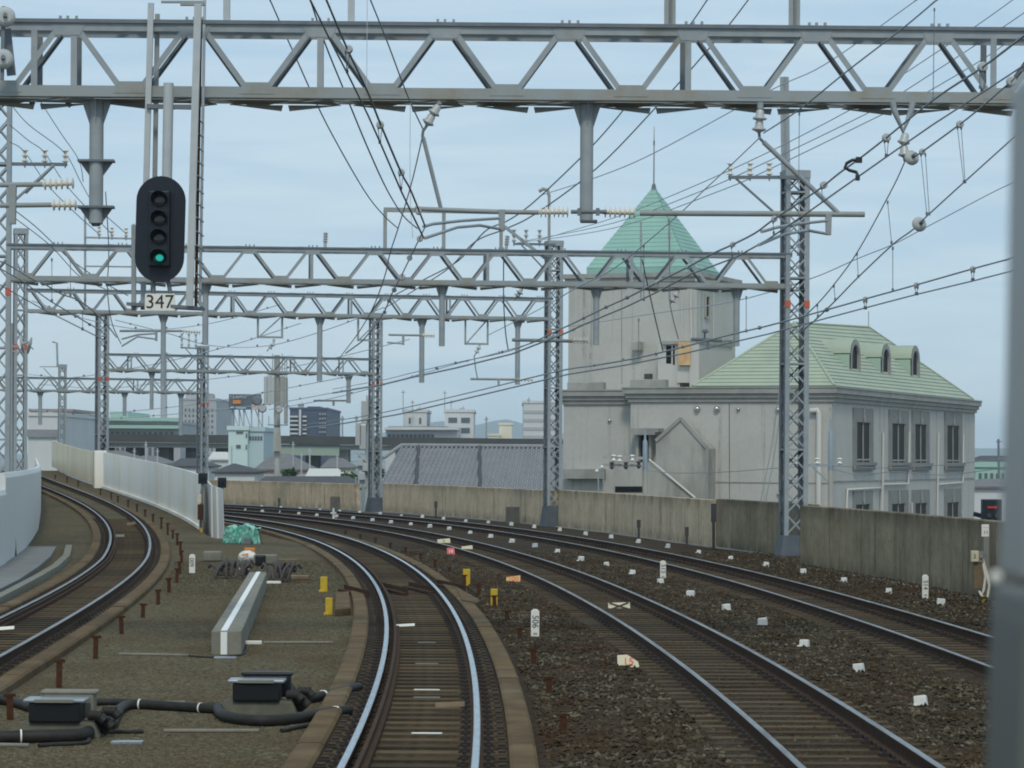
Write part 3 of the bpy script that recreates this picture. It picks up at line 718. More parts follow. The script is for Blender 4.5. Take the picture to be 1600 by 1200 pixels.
# ---- second gantry
F2 = gmeas(4, 434, 74.3, 1243, 447, 77.6)
g2 = thing('gantry', 'second gantry, its zigzag beam crossing in front of the mint tower roof', 'gantry', V((F2.at(11).x, F2.at(11).y, 0)), GG)
truss(g2, F2, .1, F2.len - .1, .86, .6, 1.725, F2.tx(439), .13, vert=[F2.tx(x) for x in (487, 762, 987)])
for x, y1, wp in ((322, 538, 9.5), (693, 541, 9.5), (935, 539, 9.8), (1155, 541, 9.8)): drop_post(g2, F2, x, 445, y1, wp)
p = F2.at(F2.len + .05, 0, .3); lattice(g2, V((p.x, p.y, -.32)), P(1243, 268, p.y).z, .68, .66, F2.e, F2.n, zmark=P(1243, 476, p.y).z, foot_h=.75)
b = MB(); q = P(1225, 268, p.y); b.bar(q, P(1223, 120, p.y), .012, .16, up=F2.e); b.bar(q + V((.1, 0, 0)), P(1228, 120, p.y), .012, .16, up=F2.e); b.bar(q + V((.05, 0, 0)), P(1226, 120, p.y), .1, .012, up=F2.e); b.build('mast', M['steel'], g2)
p = F2.at(-.1, 0, .3); lattice(g2, V((p.x, p.y, -.2)), P(4, 150, p.y).z, .62, .62, F2.e, F2.n, zmark=P(4, 456, p.y).z, mk=.2)
# feeder portal on top of the second gantry
b = MB(); za = P(690, 342, 79).z; zt = F2.at(14, .92).z
for x in (603, 695, 785):
    p = F2.at(F2.tx(x), .93, .3); b.bar(p, V((p.x, p.y, za)), .10, .10)
p, q = F2.at(F2.tx(601), 0, .3), F2.at(F2.tx(786), 0, .3); b.bar(V((p.x, p.y, za)), V((q.x, q.y, za)), .12, .12)
b.build('feeder_frame', M['steel_stained'], g2)
for x, yt in ((509, 363), (793, 368)):
    b = MB(); p = F2.at(F2.tx(x), .93, .3); q = P(x, yt, p.y); b.tube([p, q], .05, 6); b.ribbed(p.lerp(q, .35), q, .05, .085, 4); b.build('post_insulator', M['insulator_grey'], g2)
b = MB(); p = F2.at(F2.tx(785), .93, .3); q = F2.at(F2.tx(862), .62, .3); b.bar(V((p.x, p.y, P(785, 350, p.y).z)), q, .08, .08); b.build('stay', M['steel'], g2)
# ---- third gantry
F3 = gmeas(37, 485, 107.5, 868, 498, 113)
g3 = thing('gantry', 'third gantry, its thin beam crossing just below the second beam', 'gantry', V((F3.at(11).x, F3.at(11).y, 0)), GG)
truss(g3, F3, .1, F3.len - .1, .80, .6, 1.59, F3.tx(515), .12, vert=[F3.tx(x) for x in (365, 549, 703)])
for x, y1, wp in ((257, 605, 8), (502, 596, 8.5), (662, 598, 8.3), (812, 601, 8)): drop_post(g3, F3, x, 495, y1, wp)
p = F3.at(F3.len, 0, .3); lattice(g3, V((p.x, p.y, -.35)), P(868, 377, p.y).z, .62, .62, F3.e, F3.n, zmark=P(868, 520, p.y).z, foot_h=.95)
b = MB(); b.bar(P(858, 378, 113), P(858, 305, 113), .12, .12); b.tube([P(858, 306, 113), P(856, 297, 113), P(849, 295, 113), P(842, 299, 113)], .08, 6); b.build('mast', M['steel_stained'], g3)
p = F3.at(-.1, 0, .3); lattice(g3, V((p.x, p.y, -.1)), P(37, 358, p.y).z, .52, .6, F3.e, F3.n, zmark=P(37, 542, p.y).z)
for t_, w_ in ((700, .1), (1, .1)): pass
# rectangular hanging brackets under the third beam
for x0, x1, yb in ((405, 443, 528), (562, 598, 531), (730, 765, 535)):
    b = MB(); ta, tb = F3.tx(x0), F3.tx(x1); zb = P((x0 + x1) / 2, yb, 110).z
    pa, pb = F3.at(ta, -.05, .3), F3.at(tb, -.05, .3)
    qa, qb = V((pa.x, pa.y, zb)), V((pb.x, pb.y, zb))
    b.bar(pa, qa, .08, .08); b.bar(pb, qb, .08, .08); b.bar(qa + V((0, 0, .04)), qb + V((0, 0, .04)), .08, .08); b.bar(qa, pb, .05, .05)
    b.build('hanging_bracket', M['steel'], g3)
# ---- fourth gantry
F4 = gmeas(165, 577, 143.5, 590, 584, 150)
g4 = thing('gantry', 'fourth gantry with a light beam behind the number plate, between two orange banded masts', 'gantry', V((F4.at(7).x, F4.at(7).y, 0)), GG)
truss(g4, F4, .1, F4.len - .1, .78, .6, 1.72, F4.tx(430), .11, vert=[F4.tx(x) for x in (205, 320, 460, 536)])
for x, y1, wp in ((548, 630, 7), (240, 640, 6)): drop_post(g4, F4, x, 586, y1, wp)
p = F4.at(F4.len, 0, .3); lattice(g4, V((p.x, p.y, -.45)), P(590, 490, p.y).z, .58, .58, F4.e, F4.n, zmark=P(590, 600, p.y).z, foot_h=.8)
p = F4.at(-.1, 0, .3); lattice(g4, V((p.x, p.y, .6)), P(165, 487, p.y).z, .58, .58, F4.e, F4.n, zmark=P(165, 592, p.y).z, foot_h=.5)
# ---- fifth gantry
F5 = gmeas(-20, 609, 168, 320, 613, 176)
g5 = thing('gantry', 'fifth and farthest low gantry on the left, above the white barrier', 'gantry', V((F5.at(7).x, F5.at(7).y, 0)), GG)
truss(g5, F5, .1, F5.len - .1, .76, .6, 1.72, F5.tx(100), .11, vert=[F5.tx(x) for x in (215,)])
for x, y1, wp in ((66, 664, 6), (198, 650, 6), (286, 680, 6.5)): drop_post(g5, F5, x, 613, y1, wp)
p = F5.at(F5.len, 0, .3); lattice(g5, V((p.x, p.y, -.6)), P(320, 541, p.y).z, .55, .6, F5.e, F5.n, zmark=P(320, 632, p.y).z)
# single lattice mast and pipe post left of it
r_ = thing('mast', 'slim lattice mast with small crossarm just right of the left column pair', 'mast', P(97, 700, 178), 'lineside masts'); E_ = V((.97, .24, 0)); N_ = V((-.24, .97, 0))
lattice(r_, V((P(97, 700, 178).x, 178, 1.0)), P(97, 570, 178).z, .5, .5, E_, N_, foot_h=0)
b = MB(); b.bar(P(62, 573, 178), P(97, 573, 178), .06, .06); b.bar(P(68, 575, 178), P(96, 605, 178), .06, .06); b.build('crossarm', M['steel'], r_)
b = MB(); b.tube([P(90, 573, 178), P(89, 536, 178), P(82, 534, 178)], .07, 6); b.build('top_post', M['steel'], r_)
r_ = thing('mast', 'thin plain pipe post beside the leftmost lattice column', 'mast', P(18, 740, 95), 'lineside masts')
b = MB(); b.tube([P(18, 740, 95), P(18, 505, 95)], .045, 8); b.build('pole', M['steel'], r_); b = MB(); b.bar(P(6, 541, 95), P(30, 541, 95), .05, .05); b.bar(P(8, 549, 95), P(28, 549, 95), .05, .05); b.build('step_bar', M['steel'], r_)
# wide crossarm frame rising from the third beam
r_ = thing('insulator_rack', 'slim upright frame with insulator crossarms left of the signal head', 'crossarm', P(133, 485, 109), 'insulator crossarms')
b = MB(); b.bar(P(133, 486, 109), P(133, 334, 109), .08, .08); b.bar(P(209, 486, 109), P(209, 350, 109), .1, .08); b.build('upright', M['steel'], r_)
b = MB(); b.bar(P(133, 371, 108.9), P(209, 373, 108.9), .07, .07); b.bar(P(133, 416, 108.9), P(209, 417, 108.9), .06, .06); b.build('arm', M['steel'], r_)
def pins(root, pts, Z, h=.42, m='insulator'):
    for x, y in pts:
        b = MB(); p = P(x, y, Z); b.tube([p + V((0, 0, -.12)), p], .02, 5, 0); b.ribbed(p, p + V((0, 0, h)), .05, .10, 3, 1, 8); b.build('pin_insulator', [M['steel_dark'], M[m]], root)
pins(r_, ((155, 369), (175, 370), (197, 371)), 108.9)
# crossarms near the second gantry masts
def crossarm(label, x0, y0, x1, y1, Z, pin_x, strut, m='insulator', hp=.45):
    r_ = thing('crossarm', label, 'crossarm', P((x0 + x1) / 2, y0, Z), 'insulator crossarms')
    b = MB(); b.bar(P(x0, y0, Z), P(x1, y1, Z), .09, .09)
    b.bar(P(*strut[0], Z), P(*strut[1], Z), .06, .06); b.build('arm', M['steel_dark'], r_)
    pins(r_, [(x, y0 + (y1 - y0) * (x - x0) / (x1 - x0) - 1) for x in pin_x], Z, hp * Z / 80, m); return r_
crossarm('crossarm with three cream insulators at the upper left edge', 0, 256, 105, 257, 77, (39, 70, 102), ((84, 259), (40, 302)))
crossarm('crossarm with three cream insulators atop the right lattice mast', 1138, 277, 1248, 277, 77.3, (1141, 1172, 1202), ((1150, 279), (1232, 352)))
crossarm('small crossarm with pin insulators atop the mast left of the mint tower', 802, 381, 868, 382, 112.5, (803, 822, 843), ((815, 383), (862, 433)), 'insulator_grey')
crossarm('small far crossarm on the mast behind the signal plate', 282, 543, 320, 545, 175.5, (284, 295, 306), ((290, 545), (318, 575)), 'insulator_grey')

# ================================================================== SIGNAL
Zs_ = 37.5
sg = thing('railway_signal', 'tall oval black railway signal lit green, with number plate 347, hung from the nearest gantry', 'railway signal', P(262, 490, Zs_))
PX = pm(Zs_)
def stad(cx, cy, w_, h_, Z, n=16):
    o = []; r_ = w_ / 2
    for k in range(n + 1): a = math.pi * k / n; o.append(P(cx + r_ * math.cos(a) + .0, cy - (h_ / 2 - r_) - r_ * math.sin(a), Z))
    for k in range(n + 1): a = math.pi + math.pi * k / n; o.append(P(cx + r_ * math.cos(a) - 2.5, cy + (h_ / 2 - r_) - r_ * math.sin(a), Z))
    return o
b = MB(); b.prism(stad(251.5, 358, 77, 166, Zs_), (0, .03, 0)); bb = b.build('backboard', M['signal_black'], sg)
b = MB(); b.box(P(250, 358, Zs_ - .0) + V((0, -.06, 0)), (33 * PX, .12, 118 * PX)); b.build('lamp_housing', M['signal_black'], sg, bevel=.02)
for i, y in enumerate((314, 344, 373, 404)):
    c = P(251.5 - i * .5, y, Zs_) + V((0, -.125, 0)); r_ = 12.5 * PX
    lens = MB(); lens.sphere(c, r_ * .86, 0, 16, 8, (1, .3, 1)); lamp = lens.build('lens', M['lens_green'] if i == 3 else M['lens_dark'], sg)
    if i == 3:
        lamp['label'] = 'lit green lens, the lowest of the four'
        gl = MB(); gl.sphere(c + V((.012, -.022, 0)), r_ * .5, 0, 14, 8, (1, .3, .85)); gl.build('bulb_glow', M['lens_glow'], lamp)
    vz = MB(); vs_ = []; n_ = 14
    for k in range(n_ + 1):
        a = -.35 + (math.pi + .7) * k / n_; d_ = .20 * (.35 + .65 * max(0, math.sin(a)))
        for rr in (r_, r_ + .008):
            for dd in (0, -d_): vs_.append(c + V((rr * math.cos(a), dd + .02, rr * math.sin(a))))
    fs_ = []
    for k in range(n_):
        a0, a1 = k * 4, k * 4 + 4
        fs_ += [(a0, a0 + 1, a1 + 1, a1), (a0 + 2, a1 + 2, a1 + 3, a0 + 3), (a0 + 1, a0 + 3, a1 + 3, a1 + 1)]
    vz.add(vs_, fs_, 0, True); vz.build('visor', M['signal_black'], lamp)
b = MB(); b.prism([P(226.5, 459, Zs_), P(273, 459, Zs_), P(273.5, 486, Zs_), P(226, 485, Zs_)], (0, .025, 0)); pl = b.build('number_plate', M['plate_white'], sg, bevel=.004)
text_obj('347', .262, M['ink'], pl, P(249.6, 472.3, Zs_) + V((0, -.004, 0)), (1, 0, .006), (-.006, 0, 1))
# hanger: two channel posts each side, the pipe and the foot frame
def post(x0, y0, x1, y1, wpx, Z, m, dpt=.06):
    b = MB(); b.bar(P(x0, y0, Z), P(x1, y1, Z), dpt, wpx * PX, up=(1, 0, 0)); return b.build('hanger_post', m, sg)
post(236, 5, 228, 300, 9, Zs_ + .25, M['steel_light']); post(246, 22, 239, 455, 7, Zs_ + .5, M['steel_stained'])
post(309.5, 6, 296, 478, 11, Zs_ - .15, M['steel_light']); post(320, -10, 312.5, 478, 4, Zs_ + .35, M['steel_light']); post(314, 30, 306, 480, 4, Zs_ + .1, M['rust'])
post(209, 352, 209, 485, 7, Zs_ + .35, M['steel']); post(224, 440, 224, 484, 8, Zs_ + .3, M['steel'])
b = MB(); b.tube([P(263.5, 130, Zs_ + .12), P(261, 280, Zs_ + .12)], 8 * PX, 14); b.build('support_pipe', M['steel_light'], sg)
b = MB(); b.tube([P(240, 430, Zs_ + .1), P(240, 462, Zs_ + .1)], .03, 8); b.tube([P(262, 435, Zs_ + .1), P(267, 462, Zs_ + .1)], .03, 8); b.bar(P(206, 476, Zs_ + .35), P(312, 482, Zs_ + .15), .45, .045)
b.build('foot_frame', M['steel_dark'], sg)
b = MB(); b.bar(P(230, 166, Zs_ + .2), P(312, 168, Zs_ + .1), .06, .06); b.build('tie_bar', M['steel_dark'], sg)
b = MB()
for y in range(185, 470, 22): b.bar(P(307, y, Zs_ - .02), P(318, y + 8, Zs_ + .3), .015, .015)
b.build('rungs', M['steel'], sg)
b = MB(); b.bar(P(252, 3, Zs_), P(318, 3, Zs_), .05, .03); b.bar(P(282, 6, Zs_), P(320, 6, Zs_), .07, .05); b.build('top_bracket', M['steel_stained'], sg)

# ================================================================== CANTILEVERS, INSULATORS
def cantilever(label, tube_pts, r, ins, plate, arms, Z, strut=None, g='contact wire cantilever arms'):
    root = thing('cantilever_arm', label, 'cantilever arm', P(*tube_pts[0], Z), g)
    b = MB(); b.tube([P(x, y, Z) for x, y in tube_pts], r, 10); b.build('tube', M['steel_stained'], root)
    for (x0, y0, x1, y1, n) in ins:
        b = MB(); b.ribbed(P(x0, y0, Z), P(x1, y1, Z), .035, .085 * min(1.3, Z / 38), n, 0, 10); b.build('insulator', M['insulator'], root)
    if plate:
        x, y0, y1, w_ = plate; b = MB(); b.prism([P(x - w_, y0, Z - .05), P(x + w_, y0, Z - .05), P(x + w_ * .8, y1, Z - .05), P(x - w_ * .8, y1, Z - .05)], (0, .08, 0)); b.build('bracket_plate', M['steel_stained'], root, bevel=.006)
    for pts, rr in arms:
        b = MB(); b.tube([P(x, y, z_) for x, y, z_ in pts], rr, 8); b.build('steady_arm', M['steel'], root)
    if strut:
        b = MB(); b.tube([P(*strut[0]), P(*strut[1])], strut[2], 8); b.build('strut', M['steel'], root)
    return root
cantilever('left cantilever tube with ribbed cream insulator hung beside the central drop post', [(648, 326), (780, 331), (842, 332)], .033, [(842, 331, 890, 331, 7)], (784, 327, 361, 5.5),
    [([(780, 341, 38), (720, 345, 37), (676, 350, 35), (662, 354, 33.5)], .02), ([(782, 358, 38), (750, 352, 37.5), (715, 355, 36), (664, 372, 33)], .02)], 38.2, ((661, 214, 38), (689, 326, 38.2), .028))
cantilever('right cantilever tube reaching over the right tracks from the central drop post', [(1000, 333), (1200, 334), (1351, 335)], .04, [(942, 331, 995, 332, 7)], (1295, 333, 367, 5),
    [([(1292, 345, 38), (1245, 350, 37), (1215, 355, 34), (1190, 362, 32)], .02), ([(1290, 365, 38), (1262, 360, 37.5), (1225, 366, 35), (1185, 383, 32)], .02)], 38.2, ((1193, 222, 38), (1311, 334, 38.2), .035))
b = MB(); b.tube([P(892, 331, 38.1), P(948, 331, 38.1)], .028, 8); b.box(P(905, 331, 38.1), (.05, .07, .10)); b.box(P(934, 331, 38.1), (.05, .07, .10)); b.box(P(920, 346, 38.35), (.23, .23, .03)); b.build('arm_clamp', M['steel_dark'], g1)
cantilever('upper left cantilever tube with ribbed cream insulator at the picture edge', [(0, 289), (66, 288)], .035, [(66, 288, 118, 286, 6)], None, [], 38.1, None)
cantilever('lower left cantilever tube with ribbed cream insulator at the picture edge', [(0, 321), (80, 320)], .035, [(80, 320, 122, 320, 5)], (19, 290, 350, 6), [([(24, 312, 38.1), (60, 280, 38.1), (84, 258, 38.1)], .02)], 38.1, None)
cantilever('cantilever tube with pale insulators in front of the grey tower, second gantry', [(800, 531), (895, 533)], .05, [(895, 532, 920, 532, 5)], None, [], 79, None)
cantilever('right cantilever with white insulators in front of the tower balcony, second gantry', [(1080, 530), (1128, 532)], .05, [(1128, 532, 1150, 533, 5)], (1106, 529, 546, 3), [([(1106, 520, 79), (1104, 517, 79), (1098, 517, 79)], .06)], 79, None)
cantilever('cantilever tube under the rectangular bracket of the third gantry', [(607, 523), (660, 524)], .04, [(660, 524, 680, 524, 5)], (630, 524, 539, 2), [([(605, 535, 100), (630, 537, 100)], .03)], 100, None)
cantilever('far cantilever tube hanging behind the number plate', [(187, 517), (285, 517)], .05, [(285, 517, 314, 519, 7)], (244, 516, 533, 2), [([(190, 541, 112), (215, 526, 112), (244, 530, 112)], .035), ([(190, 530, 112), (215, 523, 112), (244, 521, 112)], .035)], 112, None)
cantilever('far low cantilever tube above the dark blue apartment block', [(490, 626), (545, 626)], .05, [], (521, 625, 634, 2), [], 150, None)
cantilever('far cantilever tube right of the third drop post', [(735, 592), (812, 593)], .05, [(812, 593, 834, 593, 4)], (779, 592, 602, 2), [], 112, None)
def disc_string(label, stem, discs, tail, Z, r=.085):
    root = thing('disc_insulator', label, 'insulator', P(*stem[0], Z), 'hanging disc insulators')
    b = MB(); pts = [P(x, y, Z) for x, y in stem]; b.tube(pts, .045, 8); b.build('hanger', M['steel'], root)
    pr = P(*stem[-1], Z)
    for x, y in discs:
        c = P(x, y, Z); ax = (c - pr).normalized() if (c - pr).length > .01 else V((0, 0, -1)); b = MB()
        b.tube([c - ax * .13, c - ax * .10, c - ax * .03, c - ax * .005, c + ax * .012, c + ax * .03, c + ax * .05], [.03, .055, .06, r * 1.15, r * 1.15, .05, .02], 14); b.build('disc', M['insulator_grey'], root); pr = c
    b = MB(); b.tube([P(x, y, Z) for x, y in tail], .022, 6); b.build('link', M['steel_dark'], root)
disc_string('slanting pair of grey disc insulators under the middle of the nearest beam', [(687, 152), (686, 163)], [(678, 176), (669, 191)], [(667, 196), (661, 205), (660, 214)], 38.1, .075)
disc_string('upright pair of grey disc insulators under the nearest beam, left of the right mast', [(1188, 160), (1188, 170)], [(1187, 185), (1186, 202)], [(1186, 206), (1187, 216), (1194, 223)], 38.1)
b_ = disc_string('disc insulators on a Y shaped hanger under the nearest beam at right', [(1395, 160), (1397, 172), (1411, 205), (1424, 172), (1426, 160)], [(1412, 222), (1413, 241)], [(1413, 245), (1414, 252)], 38.1, .075)
def glass_disc(label, x, y, Z, r, axis):
    ax = V(axis).normalized(); c = P(x, y, Z); root = thing('strain_insulator', label, 'insulator', c, 'round strain insulators')
    b = MB(); b.tube([c - ax * .05, c - ax * .03, c + ax * .0, c + ax * .03], [r * .55, r, r, r * .6], 20); b.build('disc', M['insulator_grey'], root)
    b = MB(); b.tube([c - ax * .12, c - ax * .05, c - ax * .04], [.03, .035, .02], 8); b.tube([c + ax * .02, c + ax * .12], .03, 8); b.build('cap', M['steel_dark'], root)
glass_disc('round pale strain insulator beside the Y shaped hanger', 1425, 246, 38, .105, (.35, -1, .3))
glass_disc('round pale strain insulator on the wire right of the right mast', 1437, 350, 42, .115, (.35, -1, .3))
glass_disc('big round pale insulator cropped at the top left corner', 8, 26, 37.3, .14, (.2, -1, .1))
glass_disc('big round pale insulator below the top left corner one', 5, 92, 37.3, .14, (.2, -1, .1))
b = MB(); b.bar(P(6, 10, 37.35), P(3, 125, 37.35), .05, .05); b.bar(P(10, 45, 37.5), P(18, 118, 37.5), .12, .03); tag(b.build('insulator_hanger', M['steel_dark']), 'dark hanger bar holding the two big insulators in the top left corner', 'bracket')
# small insulators under the third beam and on the feeder frame
disc_string('small disc insulator hung from the right bracket of the third gantry', [(749, 537), (749, 541)], [(748, 544), (745, 550)], [(744, 552), (741, 556)], 109, .1)
disc_string('small disc insulator hung from the left bracket of the third gantry', [(428, 530), (428, 534)], [(426, 539), (422, 543)], [(420, 545), (417, 549)], 109, .1)
disc_string('small disc insulator under the second beam in front of the tower, right', [(1060, 452), (1059, 457)], [(1056, 462), (1051, 470)], [(1049, 472), (1046, 476)], 79.5, .1)
disc_string('small disc insulator under the second beam left of the mast', [(815, 447), (815, 452)], [(812, 457), (809, 462)], [(807, 464), (804, 469)], 78.5, .1)
disc_string('double disc insulator behind the dark corner of the left lattice column', [(45, 534), (40, 536)], [(34, 537), (46, 540)], [(48, 542), (52, 546)], 106, .3)
# ================================================================== OVERHEAD WIRES
def ext(q, pts):                                       # wires that leave the picture run on toward and past the train
    x, y = pts[0][0], pts[0][1]
    if y < 1 or x > 1570 or x < 1:
        d = q[0] - q[1]; n_ = min(14.0, max(.5, (q[0].y - 2) / max(1e-3, -d.normalized().y))) if d.y < -1e-3 else 6.0
        q = [q[0] + d.normalized() * n_] + q
    return q
def wire(label, pts, wpx, name='overhead_wire', cat='wire', group='overhead wires', m='wire_mid', beads=(), droppers=(), parts=()):
    # pts: (photo x, photo y, depth) ; smooth curve through them
    q = ext([P(*p) for p in pts], pts); o = []
    for i in range(len(q) - 1):
        a, b_, c, d = q[max(i - 1, 0)], q[i], q[i + 1], q[min(i + 2, len(q) - 1)]
        for k in range(6):
            t = k / 6; o.append(.5 * ((2 * b_) + (c - a) * t + (2 * a - 5 * b_ + 4 * c - d) * t * t + (3 * b_ - a - 3 * c + d) * t ** 3))
    o.append(q[-1]); r_ = [max(.004, wpx * .44 * pm(p.y)) if len(pts[0]) < 4 else wpx for p in o]
    rm = sorted(r_)[len(r_) // 2]; r_ = [min(max(x, rm * .6), rm * 1.25) for x in r_]
    if not (beads or droppers or parts):
        b = MB(); b.tube(o, r_, 6); return tag(b.build(name, M[m]), label, cat, group)
    root = thing(name, label, cat, q[0], group)
    b = MB(); b.tube(o, r_, 6); b.build('messenger_wire', M[m], root)
    for pp, w2 in parts:
        qq = ext([P(*p) for p in pp], pp); oo = []
        for i in range(len(qq) - 1): oo += [qq[i].lerp(qq[i + 1], k / 3) for k in range(3)]
        oo.append(qq[-1]); b = MB(); b.tube(oo, [max(.004, w2 * .44 * pm(p.y)) for p in oo], 6); b.build('contact_wire', M[m], root)
    for x, y, Z, rp in beads:
        b = MB(); c = P(x, y, Z); b.tube([c + V((0, -.03, 0)), c + V((0, -.02, 0)), c + V((0, .02, 0)), c + V((0, .03, 0))], [rp * .8 * pm(Z), rp * pm(Z), rp * pm(Z), rp * .8 * pm(Z)], 12); b.build('hanger_insulator', M['insulator_grey'] if Z < 50 else M['steel_dark'], root)
    for x0, y0, x1, y1, Z in droppers:
        b = MB(); p, s = P(x0, y0, Z), P(x1, y1, Z)
        b.tube([p, s], max(.0035, .55 * pm(Z)), 5); b.box(s, (3.2 * pm(Z), 3.2 * pm(Z), 5 * pm(Z))); b.box(p, (2.6 * pm(Z), 2.6 * pm(Z), 5 * pm(Z))); b.build('dropper', M['steel_dark'], root)
    return root
# -- our track: three feeders descending from the top left, contact pair, messenger
wire('leftmost black feeder curving down from the top edge to the feeder frame', [(414, -20, 39), (422, 0, 40), (460, 85, 44), (512, 197, 52), (570, 299, 66), (600, 337, 73), (622, 357, 78)], 2.6, m='wire')
wire('second black feeder from the top edge, just left of the beaded pair', [(480, -20, 38.5), (485, 0, 39.5), (508, 68, 43), (535, 135, 47), (575, 232, 56), (605, 297, 65), (630, 337, 73), (652, 357, 78)], 3, m='wire')
wire('beaded contact line pair above our track, falling from the top edge toward the arm', [(499, -26, 16.2), (510, 0, 16.8), (542, 75, 18.8), (575, 145, 21), (595, 195, 23), (627, 270, 27), (642, 298, 29), (664, 353, 33.5)], 4.2, 'overhead_line', 'overhead line', 'contact lines',
     beads=[(545, 77, 18.8, 6.5), (594, 195, 23, 6.2), (627, 269, 27, 5.5), (654, 331, 31.5, 5)],
     droppers=[(540, 82, 542, 112, 18.8), (546, 82, 543, 112, 18.8), (591, 200, 593, 222, 23), (597, 200, 594, 222, 23), (624, 273, 626, 294, 27), (630, 273, 627, 294, 27)],
     parts=[([(474, -26, 15.4), (485, 0, 16), (517, 65, 17.8), (545, 119, 20), (575, 180, 23), (595, 225, 25.5), (627, 299, 30), (662, 372, 34)], 3.6)], m='wire')
wire('messenger wire from the top edge to the slanting disc insulators', [(571, -22, 26), (579, 0, 27), (605, 65, 30), (637, 150, 35), (661, 202, 38)], 2.6)
wire('messenger wire running down left from the slanting disc insulators behind the beam', [(660, 214, 38), (642, 290, 45), (621, 360, 56), (609, 397, 64), (601, 432, 72), (583, 480, 84), (560, 520, 98), (530, 560, 120)], 2.2, 'overhead_line', 'overhead line', 'contact lines', 
     beads=[(656, 373, 36, 5), (640, 403, 40, 4.5), (628, 433, 46, 5.5), (616, 453, 54, 4), (608, 470, 62, 3.6), (601, 488, 72, 3)],
     parts=[([(664, 355, 34), (648, 388, 38), (630, 425, 45), (612, 460, 56), (602, 484, 68), (590, 505, 82), (565, 534, 102), (540, 552, 125)], 2.4)])
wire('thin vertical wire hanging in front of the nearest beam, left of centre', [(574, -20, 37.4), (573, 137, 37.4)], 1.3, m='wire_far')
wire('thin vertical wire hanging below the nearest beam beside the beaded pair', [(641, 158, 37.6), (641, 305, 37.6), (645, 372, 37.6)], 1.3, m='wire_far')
# -- feeders of the next track, passing behind the central drop post
wire('upper of the two cables slanting behind the central drop post', [(1122, -20, 38), (1105, 0, 40), (1075, 43, 44), (1002, 137, 49), (931, 222, 58), (860, 292, 70), (819, 328, 76), (789, 347, 79), (757, 362, 82), (715, 408, 92), (660, 438, 104), (600, 470, 120)], 2.6)
wire('lower of the two cables slanting behind the central drop post', [(1186, -20, 38), (1169, 0, 40), (1134, 45, 43), (1065, 125, 48), (1032, 160, 52), (931, 264, 62), (835, 335, 74), (789, 358, 79), (742, 378, 84), (700, 420, 96), (650, 452, 110), (600, 482, 126)], 2.6)
# -- right messenger with droppers
wire('messenger wire from the top right, slanting to the upright disc insulators', [(1480, -12, 22.5), (1460, 3, 23.4), (1407, 47, 25.3), (1325, 110, 28.4), (1249, 171, 31.8), (1193, 208, 38)], 2.8, 'overhead_line', 'overhead line', 'contact lines',
     droppers=[(1460, 15, 1458, 155, 23), (1249, 178, 1247, 397, 33)])
wire('messenger wire running down left from the upright disc insulators to the tower roof', [(1187, 215, 38), (1142, 258, 40), (1097, 300, 43), (1065, 331, 46), (1005, 383, 54), (955, 422, 62), (900, 450, 72), (845, 482, 84), (760, 525, 105)], 2.0, 'overhead_line', 'overhead line', 'contact lines', m='wire_far',
     droppers=[(1006, 385, 1006, 468, 54), (1045, 345, 1047, 470, 50)])
wire('beaded upper line from the right edge passing over the right lattice mast', [(1625, 40, 16.4), (1600, 56, 17.2), (1535, 105, 19), (1457, 157, 21.5), (1385, 215, 24.8), (1340, 250, 27), (1312, 270, 28.4), (1275, 299, 30), (1210, 342, 33), (1180, 364, 35), (1145, 382, 37.5), (1112, 397, 40), (1075, 417, 43), (1027, 441, 47), (980, 465, 52), (947, 480, 56), (912, 497, 60), (885, 510, 64), (800, 547, 82), (712, 567, 100), (642, 583, 118), (597, 594, 132), (520, 608, 150)], 3.4, 'overhead_line', 'overhead line', 'contact lines',
     beads=[(1535, 105, 19, 8), (1385, 215, 24.8, 7), (1287, 289, 29.5, 6), (1210, 342, 33, 5), (1145, 382, 37.5, 4.5), (1075, 417, 43, 4), (1027, 441, 47, 3.6), (980, 465, 52, 3.2), (947, 480, 56, 3), (912, 497, 60, 2.6), (785, 550, 85, 2.4), (712, 567, 100, 2.3), (682, 575, 107, 2.2)],
     droppers=[(1531, 111, 1531, 136, 19), (1539, 111, 1538, 136, 19), (1382, 221, 1384, 243, 24.8), (1388, 221, 1386, 243, 24.8), (1284, 294, 1285, 312, 29.5), (1208, 347, 1209, 364, 33), (1143, 386, 1144, 401, 37.5)],
     parts=[([(1625, 87, 16.4), (1600, 102, 17.2), (1542, 140, 19), (1457, 195, 21.8), (1385, 245, 24.8), (1307, 300, 28.7), (1262, 332, 31), (1200, 374, 34), (1150, 402, 37.5), (1080, 428, 43), (1025, 457, 47), (979, 479, 52), (912, 507, 60), (885, 520, 64), (800, 553, 82), (712, 575, 100), (642, 590, 118), (597, 601, 132), (520, 614, 150)], 3)])
wire('beaded wire from the right edge ending at the round strain insulator', [(1625, 92, 30), (1600, 109, 31), (1580, 127, 32), (1535, 166, 34), (1500, 194, 35.5), (1441, 237, 37.6), (1428, 245, 38)], 3, 'overhead_line', 'overhead line', 'contact lines',
     beads=[(1580, 127, 32, 8), (1500, 194, 35.5, 6), (1441, 237, 37.6, 5)], droppers=[(1496, 200, 1506, 284, 35.5), (1502, 200, 1508, 284, 35.5), (1439, 242, 1448, 334, 37.6), (1446, 242, 1452, 334, 37.6)])
wire('wire from the right edge through the strain insulator down to the right mast', [(1600, 200, 36.5), (1577, 221, 37.3), (1506, 285, 39.8), (1450, 336, 41.5), (1426, 359, 42.5), (1395, 382, 44), (1340, 434, 47), (1305, 470, 50), (1277, 497, 52.5), (1250, 520, 55)], 2.6)
